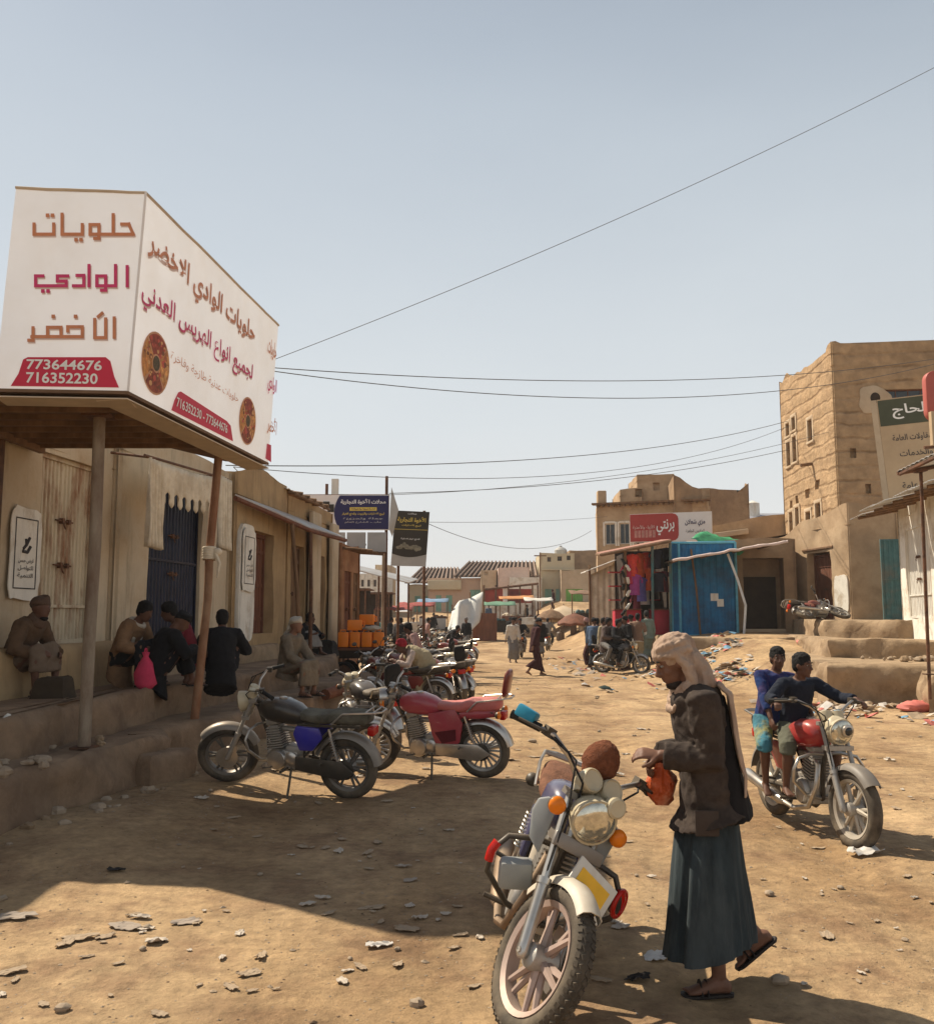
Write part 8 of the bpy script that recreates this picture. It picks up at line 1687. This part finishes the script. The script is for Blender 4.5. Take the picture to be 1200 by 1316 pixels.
def litter():
    R = random.Random(77)
    for (u, v, k, s, lb, mt, nm, ct, rt) in ((487, 1216, 'crumple', .075, 'biggest crumpled pale plastic scrap on the sunlit dirt left of the near motorcycle', FILM, 'plastic_scrap', 'plastic scrap', .2), (1112, 1101, 'crumple', .15, 'flattened clear plastic bag lying before the front wheel of the red motorcycle', FILM, 'plastic_bag', 'plastic bag', .3), (237, 1188, 'card', .10, 'long pale cardboard strip on the sunlit dirt beside the folded scraps', CARDG, 'cardboard_scrap', 'cardboard', .3), (160, 1195, 'card', .10, 'folded grey cardboard scrap with a lifted corner at the sunlit lower left', CARDG, 'cardboard_scrap', 'cardboard', 2.6), (102, 1208, 'card', .10, 'broad torn cardboard scrap left of the folded grey one', CARD, 'cardboard_scrap', 'cardboard', .1), (135, 1207, 'card', .07, 'small cardboard scrap touching the broad torn one', CARD, 'cardboard_scrap', 'cardboard', .5), (181, 1183, 'crumple', .06, 'crumpled white paper wad beside the folded grey cardboard', PAPR, 'paper_scrap', 'paper', 0), (200, 1215, 'crumple', .06, 'white paper wad below the folded grey cardboard', PAPR, 'paper_scrap', 'paper', .5), (18, 1184, 'card', .12, 'dark torn cardboard with a black rag at the sunlit left edge', CARDG, 'cardboard_scrap', 'cardboard', .2), (148, 1128, 'crumple', .06, 'dark twisted rag on the sunlit dirt by the shadow tip', DKRAG, 'rag', 'rag', 0), (415, 1156, 'crumple', .05, 'white paper cup scrap at the edge of the sign shadow', PAPR, 'paper_scrap', 'paper', 0), (470, 1168, 'card', .06, 'pinkish cardboard chip just inside the sunlit edge of the sign shadow', CARD, 'cardboard_scrap', 'cardboard', .3), (522, 1197, 'card', .09, 'curled brown cardboard peel near the exhaust of the near motorcycle', CARD, 'cardboard_scrap', 'cardboard', 2.6), (540, 1183, 'crumple', .05, 'white paper lump above the curled brown peel', PAPR, 'paper_scrap', 'paper', .3), (592, 1204, 'card', .05, 'short pale chip right of the curled brown peel', CARD, 'cardboard_scrap', 'cardboard', .2),
                (518, 1114, 'card', .07, 'grey scrap in the middle of the sign shadow', CARDG, 'cardboard_scrap', 'cardboard', .2), (527, 1134, 'card', .06, 'smaller grey scrap beneath the one in the sign shadow', CARDG, 'cardboard_scrap', 'cardboard', .4), (300, 1056, 'card', .07, 'pale scrap in the shade before the black motorcycle', CARD, 'cardboard_scrap', 'cardboard', .1), (258, 1040, 'crumple', .07, 'white wad in the shade beside the kerb block', PAPR, 'paper_scrap', 'paper', .1), (845, 1235, 'crumple', .08, 'clear plastic scrap in shadow by the wrapped hem of the walking man', FILM, 'plastic_scrap', 'plastic scrap', .6), (798, 1193, 'crumple', .05, 'white paper scrap between the near motorcycle and the walking man', PAPR, 'paper_scrap', 'paper', .2), (820, 1262, 'crumple', .07, 'black rag lying in front of the sandal of the walking man', DKRAG, 'rag', 'rag', .4), (1003, 1268, 'stone', .05, 'flat stone just behind the lifted sandal of the walking man', ROCK, 'stone', 'stone', .1)):
        put_scrap(u, v, k, s * (.85 if k == 'card' else 1), lb, mt, nm, ct, None, rt, R)
    # repeats nothing tells apart
    zones = (('sunlit dirt in the lower left', lambda: (R.uniform(0, 620), R.uniform(1160, 1312)), 48), ('shaded dirt under the big sign', lambda: (R.uniform(230, 840), R.uniform(1045, 1130)), 40), ('sunny street on the far side of the boys', lambda: (R.uniform(1000, 1200), R.uniform(895, 1180)), 44), ('sunny street behind the walking man', lambda: (R.uniform(600, 900), R.uniform(865, 1020)), 46), ('dirt at the feet of the walking man', lambda: (R.uniform(770, 1200), R.uniform(1130, 1310)), 20), ('dirt around the parked motorcycles', lambda: (R.uniform(250, 640), R.uniform(985, 1040)), 18))
    kinds = (('card', CARD, 'cardboard_scrap', 'cardboard', 'small torn tan cardboard scrap'), ('crumple', PAPR, 'paper_scrap', 'paper', 'small crumpled pale paper scrap'), ('stone', ROCK, 'stone', 'stone', 'small dusty brown stone'))
    for zn, f, n in zones:
        for i in range(n):
            u, v = f(); k, mt, nm, ct, lb = kinds[(0, 0, 1, 0, 1, 2, 0)[i % 7]]; s = (.016 + .04 * R.random() ** 1.8) * (1.25 if k == 'card' else .8 if k == 'stone' else .9) * (1 if v > 1000 else 1.9)
            put_scrap(u, v, k, s, '%s on the %s' % (lb, zn), mt, nm, ct, '%ss on the %s' % (ct if ct != 'cardboard' else 'cardboard scrap', zn), None, R)
litter()
def grit_and_rubble():
    R = random.Random(5); m = MB()
    def bit(x, y, s, z=None, flat=.55):
        q = R.uniform(0, 99); c = V((x, y, (hgt(x, y) if z is None else z) + s * .15)); a = R.uniform(0, 6.28); rx, ry = cos(a), sin(a)
        ps = [V((1, 0, 0)), V((.3, .8, 0)), V((-.7, .6, 0)), V((-.9, -.3, 0)), V((-.1, -.9, 0)), V((.7, -.6, 0)), V((.1, .1, .8)), V((-.15, -.1, -.5))]
        vs = []
        for p in ps: p = p * R.uniform(.7, 1.15); vs.append(c + V((p.x * rx - p.y * ry, (p.x * ry + p.y * rx) * .8, p.z * flat)) * s)
        m.add(vs, [(i, (i + 1) % 6, 6) for i in range(6)] + [((i + 1) % 6, i, 7) for i in range(6)])
    for i in range(6500):
        y = 2.6 * (11 ** R.random()); x = R.uniform(-.58, .58) * y
        n = noise.noise(V((x * .8, y * .8, 2)))
        if n < -.05 and R.random() < .75: continue
        m.mi = R.choice((0, 0, 0, 1, 2)); bit(x, y, R.uniform(.0025, .0075) * (1 + .10 * y) * (2.4 if R.random() < .025 else 1))
    o = m.build('gravel', [ROCK, M('dark grit', (.16, .105, .065), .95, var=.3, scale=9), CARD]); tag(o, kind='stuff')
    # rubbish drift along the terraces and kiosk
    m = MB(); 
    def flake(x, y, s, z):
        n = R.randint(4, 6); a0 = R.uniform(0, 6); tl = Euler((R.uniform(-.5, .5), R.uniform(-.5, .5), 0)).to_matrix(); c = V((x, y, z + s * .25)); ps = [c + tl @ V((s * R.uniform(.6, 1.2) * cos(a0 + 2 * pi * i / n), s * R.uniform(.5, 1) * sin(a0 + 2 * pi * i / n), s * R.uniform(-.12, .2))) for i in range(n)]; t = V((0, 0, .012)); top = c + t + V((0, 0, .1 * s))
        m.add(ps + [top, c - t], [(i, (i + 1) % n, n) for i in range(n)] + [((i + 1) % n, i, n + 1) for i in range(n)])
    for i in range(1500):
        if i < 900: x, y = R.uniform(5.4, 9.2), R.uniform(23.5, 30.5)
        elif i < 1250: x, y = R.uniform(5.8, 11), R.uniform(15.5, 19.6)
        else: x, y = R.uniform(3.0, 7.0), R.uniform(22, 40)
        if noise.noise(V((x * .6, y * .6, 9))) < -.15: continue
        if i < 900 and x > 7.2 + .2 * (y - 23): continue
        m.mi = R.choice((0, 0, 1, 1, 2, 2, 3, 4, 5)); flake(x, y, R.uniform(.04, .15) * (1.3 if R.random() < .2 else 1), hgt(x, y))
    o = m.build('litter', [PAPR, CARD, CARDG, PNKR, FILM, BLUR], smooth=None); tag(o, kind='stuff')
    # rubble at the foot of the steps, both sides
    m = MB()
    for i in range(420):
        k = i % 5
        if k == 0:
            if i % 3: continue
            t = R.random(); x, y = -3.75 + .7 * t + R.gauss(.16, .12), 6.2 + 3.8 * t; z = None
        elif k == 1: x, y, z = R.uniform(-2.6, -1.9), R.uniform(10.5, 19), None
        elif k == 2: x, y, z = R.uniform(7.0, 13), 19 + R.gauss(-.35, .25), None
        elif k == 3:
            if i % 4: continue
            x, y, z = R.uniform(-3.9, -3.4), R.uniform(6.5, 9.5), .55
        else: x, y, z = R.uniform(9.2, 13), R.uniform(22.0, 23.5), 1.22 if R.random() < .3 else .8
        if k == 4: y = R.uniform(20.5, 22.3); z = .8
        m.mi = R.choice((0, 0, 1)); s = R.uniform(.02, .075) * (1 if k not in (2, 4) else 1.6); st = len(m.v); m.ell((0, 0, 0), (s, s * R.uniform(.6, .95), s * R.uniform(.45, .75)), Euler((0, 0, R.uniform(0, 6))), 8, 5); q = V((R.uniform(0, 90), 0, 0)); c0 = V((x, y, (hgt(x, y) if z is None else z) + s * .2))
        for w in range(st, len(m.v)): p = m.v[w]; m.v[w] = c0 + p * (1 + .5 * noise.noise(p * (1.5 / s) + q))
    o = m.build('rubble', [ROCK, STON]); tag(o, kind='stuff')
grit_and_rubble()
def pink_sack():
    for (u, v, y, lb, mt) in ((1040, 832, 27, 'crumpled pink plastic sheet on the rubbish drift by the kiosk platform', PNKR), (1065, 876, 20.5, 'white torn sack before the lowest sunny step', PAPR), (1178, 893, 17.6, 'salmon pink torn plastic at the foot of the boulder block', PNKR), (1035, 862, 21.5, 'blue and white crumpled sheet behind the heads of the riding boys', BLUR)):
        p = P(u, v, y); R = random.Random(u); o = scrap_mesh('crumple', R, .34).build('plastic_sheet', mt, smooth=45); o.location = (p.x, p.y, hgt(p.x, p.y)); tag(o, lb, 'plastic sheet')
pink_sack()
# ---- cart with orange jerrycans
def jerrycan_mesh(h=.42, w=.27, d=.22):
    m = MB(); m.box((0, 0, h * .46), (w, d, h * .92)); return m
def cart():
    y = 24.0; ORG = M('orange jerrycan plastic', (.88, .23, .015), .45, var=.1, scale=4, bump=.02, dust=.1); a, b = P(434, 832, y), P(494, 832, y)
    t = wthing('handcart', 'flat handcart loaded with orange jerrycans past the mud mound', 'cart', ((a.x + b.x) / 2, y, 0)); z = a.z; m = MB(); m.box(((a.x + b.x) / 2, y + .25, z - .05), (b.x - a.x, .95, .09)); m.build('bed', WODD, t)
    m = MB(); m.box(((a.x + b.x) / 2, y - .22, z - .17), (b.x - a.x, .05, .2)); m.build('side_board', DARK, t)
    for s in (0.15, .85):
        for yy in (y - .2, y + .7):
            x = a.x + (b.x - a.x) * s; m = MB(); m.torus((x, yy, .32), (0, 1, 0), .27, .05, 24, 8); w = m.build('wheel', BLCK, t, smooth=60); m = MB(); m.lathe((x, yy - .03, .32), (0, 1, 0), [(.05, 0), (.22, .02), (.22, .04), (.05, .06)], 18); m.build('rim', RUST, w); m = MB(); m.tube([(x, yy, .3), (x, yy, z - .08)], .03, 6); m.build('leg', RUST, t)
    def can(x, yy, zz, rot, lb):
        c = thing('jerrycan', lb, 'jerrycan', (x, yy, zz), rot, 'orange jerrycans on the handcart'); o = jerrycan_mesh().build('body', ORG, c, bevel=.035)
        m = MB(); m.tube([(-.08, 0, .37), (-.08, 0, .435), (.04, 0, .435), (.06, 0, .37)], .018, 8); m.build('handle', ORG, c, smooth=60); m = MB(); m.lathe((.09, 0, .37), (0, 0, 1), [(.035, 0), (.035, .05), (.03, .055)], 12); m.build('cap', BLCK, c, smooth=40)
    w = (b.x - a.x) / 4
    for i, nm in enumerate(('outermost on the shop side of the front row', 'second from the shop side in the front row', 'third from the shop side in the front row', 'outermost on the street side of the front row')): can(a.x + w * (i + .5), y - .02 + .02 * (i % 2), z, 0, 'upright orange jerrycan ' + nm)
    can(a.x + w * .75, y + .05, z + .56, (0, radians(90), radians(8)), 'orange jerrycan lying across the two shop side ones'); can(a.x + w * 1.75, y + .3, z + .70, (0, radians(90), radians(-6)), 'topmost orange jerrycan lying on its side at the crest')
    for i in range(3): can(a.x + w * (i + .9), y + .38, z, 0, 'orange jerrycan in the back row behind the front ones')
    p = scrap_mesh('crumple', random.Random(3), .24).build('plastic_sack', PAPR, smooth=50); p.location = (a.x + w * 2.9, y + .05, z + .42); tag(p, 'clear pale plastic sack on the street side jerrycans', 'sack')
cart()
def vendors():
    BRJ = M('brown jug plastic', (.09, .055, .03), .5, var=.2, scale=5, bump=0); PLJ = M('pale jug plastic', (.48, .40, .30), .5, var=.15, scale=5, bump=0)
    for i, (u, h, mt, lb) in enumerate(((720, .62, BRJ, 'squat dark brown water jug in the open street'), (737, .95, BRJ, 'tall dark brown gas bottle right of the squat jug'), (747, .55, PLJ, 'pale jerrycan next to the tall dark bottle'), (753, .6, PLJ, 'pale jerrycan in the middle of the small pale row'), (759, .6, PLJ, 'pale jerrycan at the canvas stall end of the row'))):
        p = G(u, 829); c = thing('gas_bottle' if i == 1 else 'water_jug', lb, 'bottle' if i == 1 else 'jug', (p.x, p.y, hgt(p.x, p.y))); r = .17 if mt is PLJ else .26 if i == 0 else .2
        m = MB(); m.lathe((0, 0, 0), (0, 0, 1), [(r * .8, 0), (r, .04), (r, h * .72), (r * .8, h * .86), (r * .25, h * .94)], 16); m.build('body', mt, c, smooth=50); m = MB(); m.lathe((0, 0, h * .92), (0, 0, 1), [(r * .28, 0), (r * .3, h * .07), (r * .2, h * .08)], 12); m.build('cap', RUST, c); m = MB(); m.torus((0, 0, h * .95), (1, 0, 0), r * .45, .02, 16, 6); m.build('handle', mt, c)
    for (u, v, y, s, mt, lb) in ((683, 790, 70, 1.1, WHIT, 'white box crate stacked by the low banner wall'), (676, 797, 66, .9, CARD, 'tan carton in front of the white box crate'), (770, 797, 44, .9, GREY, 'grey bale behind the group near the canvas stall')):
        p = P(u, v, y); z = hgt(p.x, y); o = MB(); o.box((0, 0, s * .45), (s * 1.3, s, s * .9)); c = thing('crate', lb, 'crate', (p.x, y, z)); o.build('body', mt, c, bevel=.03); o = MB(); o.box((0, 0, s * .92), (s * 1.36, s * 1.05, s * .07)); o.build('lid', mt, c, bevel=.01)
    # timber lying on the kerb by the man in the white head scarf
    a, b = P(418, 893, 15.2), P(462, 880, 16.2); m = MB(); m.tube([a, a.lerp(b, .5) + V((0, 0, .01)), b], [.09, .10, .085], 10); o = m.build('timber_beam', WODD, smooth=50); tag(o, 'red brown timber log lying on the kerb beside the man in the white head scarf', 'log')
    # rags and boxes on the terrace
    for (u, v, y, lb) in ((412, 808, 21.6, 'dark sacks slumped beside the person resting by the awning post'),):
        p = P(u, v, y); o = slab_mesh([(p.x - .4, y - .2), (p.x + .35, y - .25), (p.x + .4, y + .2), (p.x - .4, y + .2)], .86, 1.2, 8, .07, .12).build('sack', DKRAG, smooth=60); tag(o, lb, 'sack')
vendors()
# ---- dusty air, one even volume round the whole scene
def haze():
    m = bpy.data.materials.new('dusty air'); m.use_nodes = True; n = m.node_tree; n.nodes.clear(); out = n.nodes.new('ShaderNodeOutputMaterial'); v = n.nodes.new('ShaderNodeVolumePrincipled')
    v.inputs['Color'].default_value = (.93, .90, .86, 1); v.inputs['Density'].default_value = .0006; n.links.new(v.outputs[0], out.inputs['Volume'])
    b = MB(); b.box((0, 0, 6.5), (3400, 3400, 16)); o = b.build('haze', m); tag(o, kind='stuff')
haze()
bpy.data.scenes.remove(BENCH)
